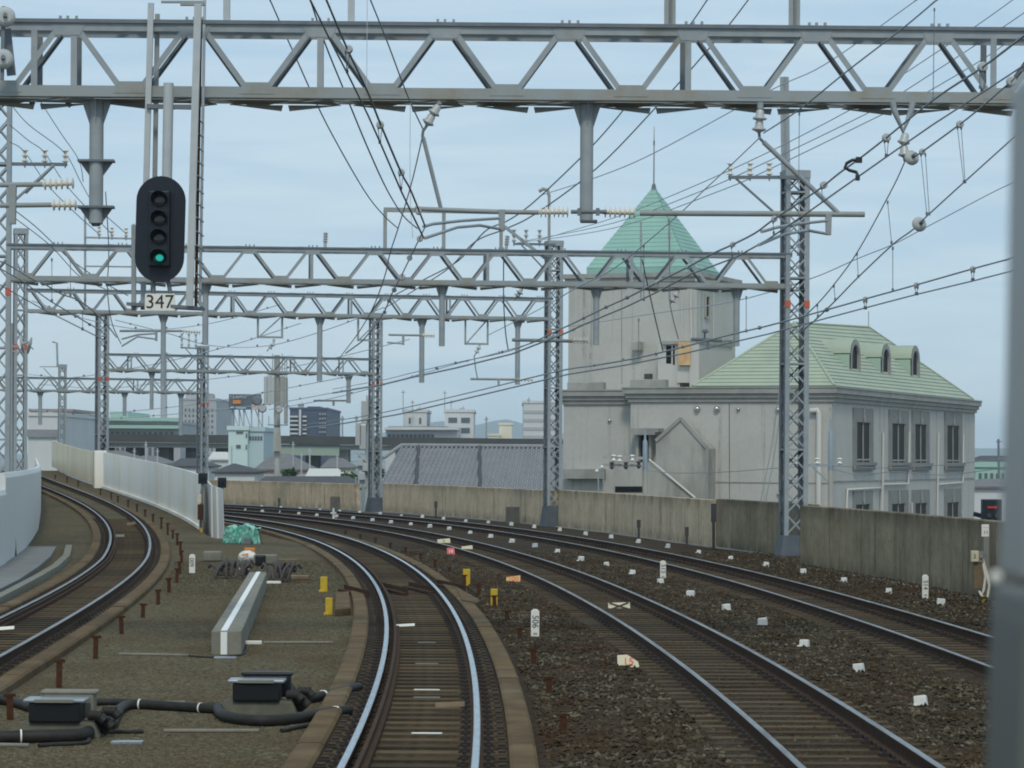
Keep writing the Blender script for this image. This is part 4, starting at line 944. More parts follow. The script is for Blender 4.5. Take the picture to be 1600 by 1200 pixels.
wire('messenger wire from the Y shaped hanger down to the right mast', [(1414, 252, 38), (1392, 299, 40), (1339, 395, 46), (1302, 446, 50), (1277, 475, 53), (1255, 496, 56)], 2.3, 'overhead_line', 'overhead line', 'contact lines',
     droppers=[(1387, 316, 1393, 379, 42), (1339, 397, 1341, 432, 46.5), (1303, 447, 1305, 468, 50), (1277, 477, 1278, 494, 53), (1395, 388, 1395, 453, 44)])
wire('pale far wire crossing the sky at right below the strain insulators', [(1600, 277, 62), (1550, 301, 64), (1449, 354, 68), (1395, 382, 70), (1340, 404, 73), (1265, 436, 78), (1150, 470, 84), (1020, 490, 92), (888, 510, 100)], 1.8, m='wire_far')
wire('beaded contact line pair low at right, running from the right edge to the tower wall', [(1600, 397, 37), (1575, 405, 38), (1520, 420, 40), (1432, 445, 43.7), (1352, 467, 47.5), (1292, 484, 51), (1200, 509, 56), (1145, 522, 60), (1067, 542, 67), (997, 559, 74), (929, 571, 82), (887, 577, 88), (830, 590, 98), (740, 612, 120), (620, 640, 140), (540, 655, 155), (470, 664, 170)], 3, 'overhead_line', 'overhead line', 'contact lines',
     beads=[(1520, 420, 40, 4.5), (1432, 445, 43.7, 4.3), (1352, 467, 47.5, 4), (1292, 484, 51, 3.6), (1187, 512, 57, 3.2), (1067, 542, 67, 2.6), (1025, 553, 71, 2.5), (974, 562, 77, 2.3), (929, 571, 82, 2.2)],
     droppers=[(1518, 424, 1519, 437, 40), (1522, 424, 1521, 437, 40), (1430, 449, 1431, 459, 43.7), (1434, 449, 1433, 459, 43.7), (1350, 471, 1351, 481, 47.5), (1354, 471, 1353, 481, 47.5), (1166, 465, 1166, 517, 60), (998, 500, 998, 558, 74)],
     parts=[([(1600, 418, 37), (1575, 425, 38), (1520, 439, 40), (1432, 460, 43.7), (1352, 481, 47.5), (1292, 497, 51), (1200, 522, 56), (1070, 552, 67), (974, 571, 77), (887, 585, 88), (740, 620, 120), (620, 648, 140), (540, 661, 155), (470, 670, 170)], 2.6)])
# -- high feeders to the crossarm left of the tower
for lb, ps in (('highest thin feeder across the upper right sky, passing in front of the spire', [(1460, -18, 64), (1432, 0, 65), (1290, 100, 72), (1200, 143, 77), (1020, 240, 88), (932, 277, 97), (845, 305, 112)]),
               ('second thin feeder of the set reaching the mint roof from the upper right', [(1610, -20, 55), (1582, 0, 57), (1517, 46, 59.5), (1395, 127, 65), (1340, 165, 68), (1200, 238, 78), (1065, 299, 90), (960, 340, 101), (845, 374, 112)]),
               ('third thin feeder of the set reaching the mint roof from the upper right', [(1625, 3, 55), (1560, 47, 58), (1417, 140, 65), (1375, 167, 67), (1200, 252, 78), (1092, 300, 88), (960, 348, 101), (823, 376, 112.4)]),
               ('lowest thin feeder of the set reaching the mint roof from the upper right', [(1620, 30, 55), (1547, 85, 58), (1452, 142, 63), (1417, 160, 65), (1205, 263, 78), (1120, 300, 85), (960, 356, 101), (804, 380, 112.4)])):
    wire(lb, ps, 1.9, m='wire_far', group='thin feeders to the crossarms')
for lb, ps in (('upper thin line slanting to the right insulator of the upper left crossarm', [(15, 160, 60), (45, 195, 67), (102, 240, 77), (128, 288, 88), (150, 322, 100), (197, 365, 108.9)]),
               ('middle thin line slanting to the upper left crossarm', [(15, 195, 62), (45, 220, 70), (70, 239, 77), (100, 285, 90), (140, 330, 100), (175, 366, 108.9)]),
               ('lower thin line slanting to the upper left crossarm', [(15, 222, 66), (39, 238, 77), (75, 290, 90), (120, 335, 100), (155, 366, 108.9)]),
               ('thin wire from the nearest beam down to the left drop post collar', [(64, 160, 38.3), (95, 208, 38.3), (123, 250, 38.3), (130, 284, 38.3)])):
    wire(lb, ps, 1.5, m='wire', group='thin lines at the left')
# -- left track lines
wire('beaded contact line pair at left, slanting down behind the signal plate', [(-10, 404, 56), (15, 415, 60), (50, 436, 66), (68, 443, 70), (95, 459, 76), (120, 468, 82), (142, 483, 90), (165, 505, 100), (182, 527, 115)], 2.6, 'overhead_line', 'overhead line', 'contact lines',
     beads=[(66, 442, 70, 3.4), (94, 456, 76, 2.8), (120, 468, 82, 2.6), (118, 494, 86, 2.6), (140, 507, 92, 2.4)],
     droppers=[(110, 405, 110, 462, 84), (81, 406, 81, 470, 80), (129, 488, 129, 514, 90)],
     parts=[([(-10, 414, 56), (30, 436, 62), (81, 472, 74), (129, 500, 88), (160, 518, 100)], 2.2), ([(0, 445, 60), (65, 482, 72), (105, 502, 84), (160, 530, 100)], 2.0)])
wire('long thin wire slanting from the left column across the left beams', [(25, 330, 60), (60, 358, 68), (110, 405, 84), (160, 440, 98), (200, 462, 110)], 1.8, m='wire')
wire('long thin wire below it from the left column, ending at the second beam', [(25, 342, 58), (80, 385, 72), (125, 432, 84), (165, 452, 98)], 1.6, m='wire')
wire('thick feeder bundle curving down behind the signal number plate', [(165, 300, 60), (170, 395, 78), (168, 455, 90), (175, 505, 105), (189, 537, 118)], 1.8, m='wire')
wire('thin loop wire hanging left of the third right mast', [(1047, 476, 79), (1052, 500, 79), (1060, 530, 79)], 2, m='wire')
wire('black cable slanting down in front of the grey tower to the low contact line', [(1003, 405, 70), (1013, 450, 71), (1022, 490, 72), (1036, 549, 73)], 2.2, m='wire')
wire('black cable slanting down right of the third gantry bracket', [(787, 400, 78), (787, 470, 80), (790, 520, 82), (794, 546, 84)], 2, m='wire')
wire('thin stay rod from the right bracket of the third gantry', [(741, 556, 109), (743, 575, 108), (746, 591, 107)], 2, m='wire')
for i, (lb, ps) in enumerate((('upper far catenary crossing below the fourth beam', [(60, 600, 190), (160, 607, 185), (250, 598, 180), (330, 592, 175), (420, 580, 165), (520, 560, 150), (640, 530, 125)]),
               ('far catenary sagging above the green banded building', [(50, 640, 190), (130, 648, 188), (230, 640, 182), (330, 628, 175), (430, 610, 165), (560, 585, 145)]),
               ('lowest far catenary above the distant viaduct', [(160, 655, 186), (260, 648, 180), (340, 640, 175), (430, 630, 165), (560, 606, 145)]),
               ('far catenary running level below the third beam at left', [(50, 470, 110), (140, 500, 125), (230, 515, 135), (330, 505, 130), (440, 475, 112)]),
    ('far catenary crossing behind the crossarm mast at left', [(45, 585, 185), (110, 590, 185), (180, 580, 178), (260, 565, 165), (360, 540, 150), (470, 505, 130)]),
    ('far catenary rising from the antenna mast to the third mast', [(420, 640, 180), (520, 622, 160), (620, 595, 138), (700, 572, 122), (800, 545, 105), (900, 515, 90)]),
    ('far catenary just under the number plate', [(180, 500, 120), (260, 520, 130), (330, 540, 140), (420, 540, 140), (520, 512, 128), (600, 480, 118)]))):
    bd = []
    for a, c in zip(ps, ps[1:]):
        bd += [(a[0] + (c[0] - a[0]) * t, a[1] + (c[1] - a[1]) * t, a[2] + (c[2] - a[2]) * t, 1.7) for t in (.3, .8)]
    wire(lb, ps, 1.5, 'overhead_line', 'overhead line', 'far catenary lines', m='wire_far', beads=bd[:10])
# S shaped jumper clamp
b = MB(); Zj = 26.5
b.tube([P(1343, 250, Zj), P(1332, 250, Zj), P(1323, 255, Zj), P(1320, 262, Zj), P(1327, 266, Zj), P(1338, 269, Zj), P(1341, 276, Zj - .2)], .016, 8)
b.box(P(1342, 250, Zj), (.06, .05, .055)); b.box(P(1340, 278, Zj - .2), (.04, .04, .05))
tag(b.build('jumper_clamp', M['black']), 'black S shaped jumper cable joining the two beaded lines at right', 'cable')
# ================================================================== TRACKSIDE OBJECTS
def g1z(Z): return h1(Z) - .17
def g2z(Z): return h2(Z) - .17
def g3z(Z): return h2(Z) - .2
# rusty short rail posts along the two slab tracks: (x, y of foot, y of head)
def stakes(pts, hf, label, grp):
    proto = None
    for x, y0, y1 in pts:
        p = onh(x, y0, hf); h_ = (y0 - y1) * pm(p.y)
        root = thing('rusty_post', label, 'post', p, grp)
        if proto is None:
            b = MB(); b.box((0, 0, .5), (.07, .012, 1)); b.box((0, .03, .5), (.012, .06, 1)); c_ = MB(); c_.box((0, .01, .93), (.125, .05, .10)); c_.box((0, .01, .985), (.10, .04, .03))
            pa = b.build('stem', M['rust'], root, origin=(0, 0, 0)); pb = c_.build('head', M['rust'], root, origin=(0, 0, 0)); proto = (pa, pb)
            pa.location = pb.location = (0, 0, 0)
        else:
            for q in proto: c = q.copy(); COL.objects.link(c); c.parent = root; c.location = (0, 0, 0)
        root.scale = (1, 1, h_); root.rotation_euler = (R(random.uniform(-3, 3)), R(random.uniform(-3, 3)), R(random.uniform(-20, 20)))
stakes([(16, 1125, 1084), (92, 1075, 1030), (149, 1030, 993), (190, 991, 962), (223, 965, 943), (247, 945, 921), (264, 926, 903), (276, 911, 888), (281, 897, 877), (284, 880, 860), (282, 868, 846), (277, 852, 833), (270, 842, 828), (262, 836, 817), (252, 826, 808), (239, 820, 803), (227, 812, 796), (214, 800, 788), (200, 793, 781), (184, 786, 775), (174, 781, 769), (157, 775, 763), (122, 761, 751), (105, 755, 746), (86, 750, 742)],
       g1z, 'short rusty post in the row along the right kerb of the left track', 'rusty posts beside the left track')
stakes([(540, 836, 829), (563, 844, 835), (587, 850, 841), (610, 858, 848), (634, 866, 855), (657, 877, 865), (680, 889, 874), (702, 898, 886), (726, 918, 898), (748, 933, 912), (773, 950, 930), (792, 974, 954), (812, 1002, 981), (834, 1043, 1012), (857, 1087, 1057), (880, 1150, 1115)],
       g3z, 'short rusty post in the row along the right kerb of our track', 'rusty posts beside our track')
# white block markers
def blocks(pts, label, grp, k=1.0):
    proto = None
    for i, (x, y) in enumerate(pts):
        p = onh(x, y, g3z) + V((0, 0, .035))
        if proto is None:
            b = MB(); b.hexa([(-.075, -.06, -.05), (.075, -.06, -.05), (.075, .06, -.05), (-.075, .06, -.05), (-.068, -.055, .10), (.068, -.055, .10), (.068, .055, .10), (-.068, .055, .10)])
            b.box((-.07, -.03, -.01), (.07, .08, .04))
            o = proto = b.build('marker_block', M['marker_white'], origin=(0, 0, 0), bevel=.012); place(o, p)
        else: o = dup(proto, p)
        tag(o, label, 'marker', grp); s_ = k * random.uniform(.9, 1.1); o.scale = (s_, s_, s_); o.rotation_euler = (R(random.uniform(-8, 8)), R(random.uniform(-8, 8)), R(random.uniform(-25, 25)))
blocks([(1439, 1106), (1342, 1052), (1257, 1013), (1192, 979), (1135, 955), (1079, 934), (1032, 913), (988, 899), (948, 886), (908, 878), (871, 865), (836, 856), (800, 849), (767, 841), (735, 835), (702, 829), (672, 825), (642, 821.5), (611, 818.5), (582, 815), (552, 812), (526, 809), (495, 807), (467, 804.5), (439, 802), (410, 801), (384, 798.5)],
       'small white block marker lying in the ballast between the two right tracks', 'white block markers between the right tracks')
blocks([(1470, 946), (1389, 928), (1319, 911), (1255, 897), (1197, 886), (1142, 876), (1092, 866), (1044, 856), (998, 848.5), (955, 841), (915, 836), (875, 829.5), (835, 825), (799, 821), (763, 818), (728, 816), (693, 812), (660, 809), (627, 808), (594, 804.5), (562, 802.5), (531, 800.5), (500, 798.5), (469, 796.5), (439, 795), (409, 793)],
       'small white block marker on the ballast along the foot of the concrete wall', 'white block markers along the wall', .9)
# white distance posts with sideways numbers
def dpost(x, y0, y1, wpx, label, txt, hf, small='', grp=None, flip=False):
    p = onh(x, y1, hf); Z = p.y; k = pm(Z); w_, h_ = wpx * k, (y1 - y0) * k
    root = thing('distance_post', label, 'distance post', p, 'white numbered distance posts')
    b = MB(); b.prism([p + V((-w_ / 2, 0, 0)), p + V((w_ / 2, 0, 0)), p + V((w_ / 2, 0, h_ * .93)), p + V((w_ * .22, 0, h_)), p + V((-w_ * .22, 0, h_)), p + V((-w_ / 2, 0, h_ * .93))], (0, .07, 0)); b.build('post', M['plate_white'], root, bevel=.006)
    b = MB(); b.box(p + V((0, .03, -.08)), (w_ * 1.1, .09, .18)); b.build('base', M['tile_dark'], root)
    ex, ey = (V((0, 0, -1)), V((1, 0, 0))) if not flip else (V((0, 0, 1)), V((-1, 0, 0)))
    text_obj(txt, w_ * 1.05, M['ink'], root, p + V((0, -.003, h_ * .58)), ex, ey)
    if small: text_obj(small, w_ * .62, M['ink'], root, p + V((0, -.003, h_ * .16)), ex, ey)
dpost(836, 952, 998, 13, 'white distance post reading 506 beside the brown kerb of our track', '506', g3z, 'E')
dpost(1036, 876, 906, 9, 'small white numbered post among the white blocks between the right tracks', '513', g3z, 'E')
dpost(1446, 898, 936, 9.5, 'white distance post reading 514 at the foot of the nearest wall section', '514', g3z, 'E')
dpost(300, 866, 896, 9, 'white distance post reading 600 left of the dark clip piles', '600', g2z, '', flip=True)
# yellow posts
def ypost(x, y0, y1, label, hf):
    p = onh(x, y1, hf); k = pm(p.y); b = MB(); h_ = (y1 - y0) * k; b.box(p + V((0, 0, h_ / 2)), (11 * k, .06, h_)); b.box(p + V((-.04, -.02, .02)), (9 * k, .07, .05))
    tag(b.build('yellow_post', M['yellow'], bevel=.01), label, 'post', 'short yellow posts')
ypost(506, 901, 925, 'upper of the two yellow posts left of our track', g2z); ypost(514, 934, 961, 'lower of the two yellow posts left of our track', g2z)
ypost(729, 889, 917, 'yellow post behind a rusty one, upper of the two right of our track', g3z); ypost(772, 920, 949, 'yellow post behind a rusty one, lower of the two right of our track', g3z)
# flat plates on the ballast
def plate(name, label, cat, quad, m, hf, th=.03, txt=None, ts=.2, tm='red_ink', lift=.0, off=(0, 0), cross=False):
    foot_ = onh((quad[0][0] + quad[1][0]) / 2, max(quad[0][1], quad[1][1]), hf); ex, ey = V((1, 0, 0)), V((0, .55, .83)).normalized(); pn = ex.cross(ey); q = []
    for x, y in quad:
        a_, b_ = ray(x, y); d_ = V((a_, 1, -b_)); q.append(V((0, 0, H)) + d_ * ((foot_ + V((0, 0, .015)) - V((0, 0, H))).dot(pn) / d_.dot(pn)))
    b = MB(); b.prism(q, (0, th, .0)); o = b.build(name, M[m], bevel=.004); tag(o, label, cat)
    c = sum(q, V((0, 0, 0))) / len(q); nn = ex.cross(ey).normalized()
    if nn.y > 0: nn = -nn
    if txt: text_obj(txt, ts, M[tm], o, c + nn * .006 + ex * off[0] + ey * off[1], ex, ey)
    if cross:
        for a_, c_ in ((0, 2), (1, 3)):
            b = MB(); b.bar(q[a_].lerp(q[c_], .05) + nn * .012, q[a_].lerp(q[c_], .95) + nn * .012, .03, .008, up=nn); b.build('cross_stroke', M['ink'], o)
    return o
plate('cross_sign', 'cream plate with a black X lying between the rails of the ballasted track', 'sign', [(951, 954), (985, 953), (984, 941), (950, 942)], 'cream_plate', g3z, cross=True)
plate('speed_sign', 'broken cream plate with red 15 in the ballast beside the left rail', 'sign', [(965, 1043), (1000, 1045), (997, 1034), (980, 1023), (964.5, 1024)], 'cream_plate', g3z, txt='15', ts=.15, off=(.005, -.004))
plate('red_sign', 'small red plate with white digits beside the ballasted track', 'sign', [(699, 867), (711, 868), (710, 856), (698, 856)], 'red_plate', g3z, txt='10', ts=.13, tm='plate_white')
plate('orange_sign', 'small orange plate with faded digits beside the ballasted track', 'sign', [(791, 908), (813, 911), (813, 899), (791, 902)], 'orange_plate', g3z, txt='100', ts=.16)
plate('cream_sign', 'small cream plate with a dark digit between rails of the ballasted track', 'sign', [(684, 848), (704, 850), (703, 841), (683, 843)], 'cream_plate', g3z, txt='0', ts=.13, tm='ink')
plate('plank', 'short light wooden board between the rails beside the cream digit plate', 'board', [(721, 858), (739, 860), (738, 852), (721, 854)], 'cream_plate', g3z)
plate('plank', 'short dark wooden board just right of the light board between the rails', 'board', [(740, 856), (764, 858), (764, 853), (744, 852)], 'timber', g3z)
plate('beacon_plate', 'thin white plate between the rails of our track, below the rail brackets', 'plate', [(615, 979.5), (648, 978), (648, 974), (615, 976)], 'plate_white', lambda Z: h2(Z) - .10)
plate('timber_board', 'pale brown board lying across sleepers of our track near the bottom', 'board', [(680, 1106), (726, 1104), (726, 1096), (680, 1098)], 'timber', lambda Z: h2(Z) - .08)
for y, lb in ((1078, 'brightest white painted bar on a sleeper of our track'), (1146, 'lowest white painted bar on a sleeper of our track'), (1090, 'white painted bar on a sleeper just below the brightest one'), (1037, 'faint white painted bar on a sleeper, middle of our track'), (1004, 'farthest faint white painted bar on a sleeper of our track')):
    p = onz(667, y, -.14); b = MB(); b.box(p, (.30 if y > 1030 else .26, .10, .012)); tag(b.build('sleeper_mark', M['plate_white'] if y in (1078, 1146) else M['concrete']), lb, 'mark')
plate('beacon_plate', 'small white plate between the rails of the left track, at left edge', 'plate', [(-4, 985), (22, 983), (22, 978), (-4, 980)], 'plate_white', lambda Z: h1(Z) - .08)
plate('beacon_plate', 'small grey plate between the rails of the left track, on its bend', 'plate', [(181, 839), (194, 839), (194, 835), (181, 835)], 'concrete', lambda Z: h1(Z) - .08)
plate('plank', 'reddish board near the right rail of the left track bend', 'board', [(198, 821), (212, 819), (212, 815), (198, 817)], 'timber', lambda Z: h1(Z) - .08)
# rail brackets (crossing angle pieces) on our track
for i, (x, y, lb) in enumerate(((612, 926, 'dark steel bracket inside the left rail of our track'), (655, 925, 'dark steel bracket inside the right rail of our track'), (700, 921, 'dark steel bracket outside the right rail of our track'), (552, 930, 'brown steel bracket outside the left rail of our track'))):
    p = onz(x, y, -.14); b = MB(); an = R(14); ex = V((-math.sin(an), math.cos(an), 0)); b.box(p + V((0, 0, .04)), (2.6, .14, .05), ex); b.box(p + V((.06, 0, .09)), (2.6, .02, .12), ex)
    tag(b.build('rail_bracket', M['rail_side'] if i < 3 else M['rust']), lb, 'bracket', 'steel brackets at the rails of our track')
# kerb pads of brown concrete beside our track
for qs, lb in (([(523, 952), (548, 950), (545, 924), (525, 925)], 'brown concrete pad on the left kerb of our track'), ([(711, 915), (751, 938), (745, 941), (722, 937)], 'brown concrete pad on the right kerb of our track')):
    q = [onz(x, y, -.04) for x, y in qs]; b = MB(); b.prism(q, (0, 0, -.14)); tag(b.build('concrete_pad', M['kerb_concrete'], bevel=.01), lb, 'pad')
# concrete cable trough beam with white centre line
Zc0 = onz(354, 1024, -.18).y
root = thing('concrete_beam', 'long concrete beam with white centre line lying on the deck between the tracks', 'beam', onz(354, 1024, -.18))
top = onz(378, 985.5, 0).z
zt_ = P(354, 986, Zc0).z
a0, a1 = P(330, 986, Zc0), P(378, 985, Zc0); c0, c1 = onz(389, 894, zt_), onz(417, 894, zt_)
dn = V((0, 0, zt_ + .19))
b = MB(); b.hexa([a0 - dn, a1 - dn, c1 - dn, c0 - dn, a0, a1, c1, c0]); b.build('body', M['concrete'], root, bevel=.02)
m0 = P(350, 986, Zc0); m1 = onz(404, 894, zt_); ex = (a1 - a0).normalized()
b = MB(); b.prism([m0 - ex * .045 + V((0, 0, .004)), m0 + ex * .045 + V((0, 0, .004)), m1 + ex * .045 + V((0, 0, .004)), m1 - ex * .045 + V((0, 0, .004))], (0, 0, .006))
b.prism([m0 - ex * .045 + V((0, -.012, -.01)), m0 + ex * .045 + V((0, -.012, -.01)), m0 + ex * .045 + V((0, -.012, -dn.z + .01)), m0 - ex * .045 + V((0, -.012, -dn.z + .01))], (0, .006, 0)); b.build('white_line', M['paint_white'], root)
# black junction boxes with hoses
def jbox(x, y, w_, label, lid2):
    p = onz(x, y, -.17); root = thing('junction_box', label, 'junction box', p, 'black junction boxes with hoses')
    b = MB(); b.hexa([p + V(v) for v in ((-.42, -.16, 0), (.42, -.16, 0), (.42, .2, 0), (-.42, .2, 0), (-.36, -.12, .16), (.36, -.12, .16), (.36, .16, .16), (-.36, .16, .16))]); b.build('plinth', M['plinth'], root, bevel=.02)
    b = MB(); b.box(p + V((-.02, 0, .255)), (.5, .34, .20)); b.build('case', M['box_black'], root, bevel=.02)
    b = MB(); b.box(p + V((-.02, -.02, .37)), (.60, .34, .035)); lid = b.build('lid', M['lid_grey'], root, bevel=.012)
    b = MB(); b.box(p + V((-.02, -.195, .37)), (.38, .02, .03)); b.build('lid_strip', M['concrete'], lid)
    b = MB(); b.box(p + V((.06, .30, .42)), (.56, .22, .04)); b.box(p + V((.06, .3, .29)), (.5, .2, .24)); b.build('rear_case', M['box_black'] if lid2 else M['concrete'], root, bevel=.02)
    for i, (dx, dz) in enumerate(((.30, .22), (.36, .15), (.31, .10), (.4, .24))):
        b = MB(); c = p + V((dx, -.05 + .08 * i, dz)); b.tube([c, c + V((.10, -.02, 0)), c + V((.16, -.03, -.05))], .05, 10); b.tube([c + V((.1, -.02, 0)), c + V((.12, -.022, -.008))], .06, 10); b.build('gland', M['hose'], root)
    return p
pb = jbox(405, 1117, 0, 'black junction box with hoses beside our track, near the brown kerb', True)
pa = jbox(92, 1152, 0, 'black junction box with hoses at lower left beside the left track kerb', False)
def hose(label, pts, r_, z=-.17, m='hose', ties=()):
    root = None; q = [onz(x, y, z + r_) if len(t) == 0 else onz(x, y, z + r_) + V((0, 0, t[0])) for x, y, *t in pts]; o = []
    for i in range(len(q) - 1):
        a, b_, c, d = q[max(i - 1, 0)], q[i], q[i + 1], q[min(i + 2, len(q) - 1)]
        for k in range(5):
            t = k / 5; o.append(.5 * ((2 * b_) + (c - a) * t + (2 * a - 5 * b_ + 4 * c - d) * t * t + (3 * b_ - a - 3 * c + d) * t ** 3))
    o.append(q[-1]); b = MB(); b.tube(o, r_, 10); ob = tag(b.build('hose', M[m]), label, 'hose', 'black cable hoses on the deck')
    for i in ties:
        b = MB(); b.tube([o[i].lerp(o[i + 1], .3), o[i].lerp(o[i + 1], .5)], r_ * 1.12, 10); b.build('cable_tie', M['plate_white'], ob)
hose('long black hose linking the two junction boxes', [(175, 1132), (183, 1112), (205, 1101), (260, 1103), (310, 1106), (345, 1108)], .055, ties=(11, 20))
hose('thin black hose lying just above the long linking hose', [(130, 1098), (175, 1097), (230, 1099), (300, 1104), (340, 1102)], .04)
hose('curled black hose end right of the lower left junction box', [(140, 1118, .1), (155, 1128), (172, 1134), (182, 1120), (190, 1104)], .045)
hose('thick black hose running along the bottom left edge in front of the box', [(-20, 1152), (40, 1151), (90, 1150), (130, 1148), (142, 1140)], .065, ties=(4, 18))
hose('upper black hose from the right junction box into our track', [(452, 1091, .12), (470, 1092), (510, 1086), (560, 1074)], .06, ties=(9,))
hose('lower black hose from the right junction box into our track', [(340, 1106), (352, 1119), (400, 1126), (450, 1124), (500, 1116), (545, 1110)], .06, ties=(22,))
hose('black hose behind the lower left junction box at the picture edge', [(-10, 1091), (25, 1098), (50, 1106)], .055)
hose('thin black cable trailing right from the bottom left hose', [(60, 1165), (90, 1163), (135, 1160), (142, 1146), (180, 1144), (224, 1143)], .022, ties=(14,))
hose('thin black cable on the deck running into our track near the bottom', [(440, 1142), (480, 1134), (525, 1132)], .025)
hose('thin black cable from the concrete beam end across the deck to the left', [(296, 1025), (330, 1027), (372, 1024), (384, 1018), (386, 1008)], .015)
def conduit(label, p0, p1):
    a, c = onz(*p0, -.15), onz(*p1, -.15); b = MB(); b.tube([a, c], .022, 8); tag(b.build('conduit', M['concrete']), label, 'conduit', 'pale conduits on the deck')
conduit('thin pale conduit on the deck, left of the concrete beam', (186, 1022), (294, 1024)); conduit('thin pale conduit on the deck, right of the concrete beam', (412, 1004), (520, 1004))
conduit('thin pale conduit on the deck at the bottom, between the junction boxes', (256, 1142), (405, 1142)); conduit('thin pale conduit at the bottom left corner', (-10, 1164), (45, 1165))
def scrap(name, label, cat, x, y, sz, m, rot=0, hf=g2z, grp=None, n=1):
    p = onh(x, y, hf); b = MB()
    for i in range(n):
        b.box(p + V((i * sz[0] * .36 - (n - 1) * sz[0] * .18, 0, sz[2] / 2 + .004)), (sz[0] * (1 if n == 1 else .3), sz[1], sz[2]), (math.cos(R(rot)), math.sin(R(rot)), 0))
    return tag(b.build(name, M[m], bevel=min(sz) * .15), label, cat, grp)
scrap('metal_bracket', 'small pale bracket on the deck below the lower left junction box', 'bracket', 199, 1163, (.3, .12, .03), 'lid_grey')
scrap('metal_bracket', 'pale bracket at the foot of the concrete beam front', 'bracket', 352, 1030, (.3, .14, .03), 'lid_grey')
scrap('metal_bracket', 'pale row of clips lying right of the concrete beam', 'bracket', 393, 1007, (.3, .1, .05), 'plate_white')
scrap('metal_bracket', 'pale clips lying by the right dark pile', 'bracket', 428, 912, (.3, .16, .05), 'plate_white')
scrap('metal_bracket', 'small pale block midway along the linking hose', 'bracket', 272, 1109, (.24, .12, .09), 'concrete')
# piles of dark rail clips, blocks, boards, bag, net covered crates
def clip_pile(label, x0, x1, y, seed):
    rr = random.Random(seed); p = onh((x0 + x1) / 2, y, g2z); W_ = (x1 - x0) * pm(p.y); root = thing('clip_pile', label, 'pile', p, 'piles of dark rail clips')
    for i in range(26):
        b = MB(); c = p + V((rr.uniform(-W_ / 2, W_ / 2), rr.uniform(0, .8), .06)); a = rr.uniform(-.25, .25); h_ = rr.uniform(.22, .38)
        b.tube([c, c + V((a * .5, .05, h_ * .7)), c + V((a, .12, h_)), c + V((a * 1.3, .2, h_ * .7))], .035, 6); b.build('clip', M['clip_dark'], root)
clip_pile('dark pile of rail clips left of the concrete beam', 331, 385, 905, 1); clip_pile('dark pile of rail clips right of the concrete beam', 420, 450, 910, 2)
scrap('concrete_block', 'weathered concrete block behind the left clip pile', 'block', 332, 877, (.48, .35, .26), 'concrete', 4)
scrap('concrete_block', 'dark ended concrete block in front of the net covered crates', 'block', 415, 882, (.6, .4, .25), 'concrete', 5)
scrap('timber_board', 'flat timber board right of the dark ended block', 'board', 450, 880, (.45, .3, .10), 'timber', 8)
scrap('timber_board', 'flat timber boards right of the right clip pile', 'board', 465, 905, (.5, .5, .08), 'timber', 5)
scrap('black_box', 'small black box beside the white bag', 'box', 407, 884, (.26, .3, .27), 'box_black', 3)
p = onh(386, 880, g2z); root = thing('sack', 'crumpled white sack with orange print beside the clip pile', 'sack', p)
b = MB(); b.sphere(p + V((0, .1, .15)), .24, 0, 14, 9, (1, .7, .68)); rr = random.Random(5); b.v = [(x + rr.uniform(-.03, .03), y + rr.uniform(-.03, .03), max(p.z, z + rr.uniform(-.03, .03))) for x, y, z in b.v]; b.build('bag', M['bag_white'], root)
b = MB(); b.box(p + V((-.04, -.105, .22)), (.17, .02, .045), (1, 0, .2)); b.build('print', M['bag_orange'], root)
scrap('paper_scrap', 'white scrap of sheet in front of the sack', 'scrap', 377, 890, (.3, .25, .05), 'bag_white', 20)
scrap('orange_bag', 'small orange bag below the net covered crates', 'bag', 390, 864, (.3, .2, .14), 'bag_orange', 10)
p = onh(377, 855, g2z); root = thing('netted_crates', 'heap of crates covered with bright green netting at the barrier end', 'crate heap', p)
k = pm(p.y); b = MB(); b.hexa([p + V(v) for v in ((-29 * k, 0, 0), (30 * k, -.1, 0), (31 * k, 1.2, 0), (-28 * k, 1.3, 0), (-26 * k, .1, 30 * k), (26 * k, .05, 30 * k), (26 * k, 1.1, 31 * k), (-25 * k, 1.1, 31 * k))])
net = MB(); rr = random.Random(9); nx_, ny_ = 26, 14
for j in range(ny_ + 1):
    for i in range(nx_ + 1):
        s_ = -1 + 2 * i / nx_; t = j / ny_
        X_ = s_ * (31 - 5 * min(1, t * 2)) * k; Y_ = max(0, (t - .5) * 2) * 1.1 - .02; Z_ = min(1, t * 2) * (33 - 5 * abs(s_) ** 3 + 2 * math.sin(i * .5) + .8 * math.sin(i * 1.3)) * k
        net.v.append(tuple(p + V((X_ + rr.uniform(-.02, .02), Y_ + rr.uniform(-.07, .03) + .05 * math.sin(i * 1.4), max(.0, Z_ + rr.uniform(-.02, .02))))))
for j in range(ny_):
    for i in range(nx_): net.f.append((j * (nx_ + 1) + i, j * (nx_ + 1) + i + 1, (j + 1) * (nx_ + 1) + i + 1, (j + 1) * (nx_ + 1) + i)); net.m.append(0); net.sm.append(False)
net.build('net', M['net_green'], root)
b.v = [(p.x + (x - p.x) * .93, p.y + .15 + (y - p.y) * .85, p.z + (z - p.z) * .9) for x, y, z in b.v]; b.build('crate', M['timber'], root)
b = MB(); b.box(p + V((10 * k, -.10, 9 * k)), (11 * k, .03, 11 * k)); b.build('dark_panel', M['frame_grey'], root)
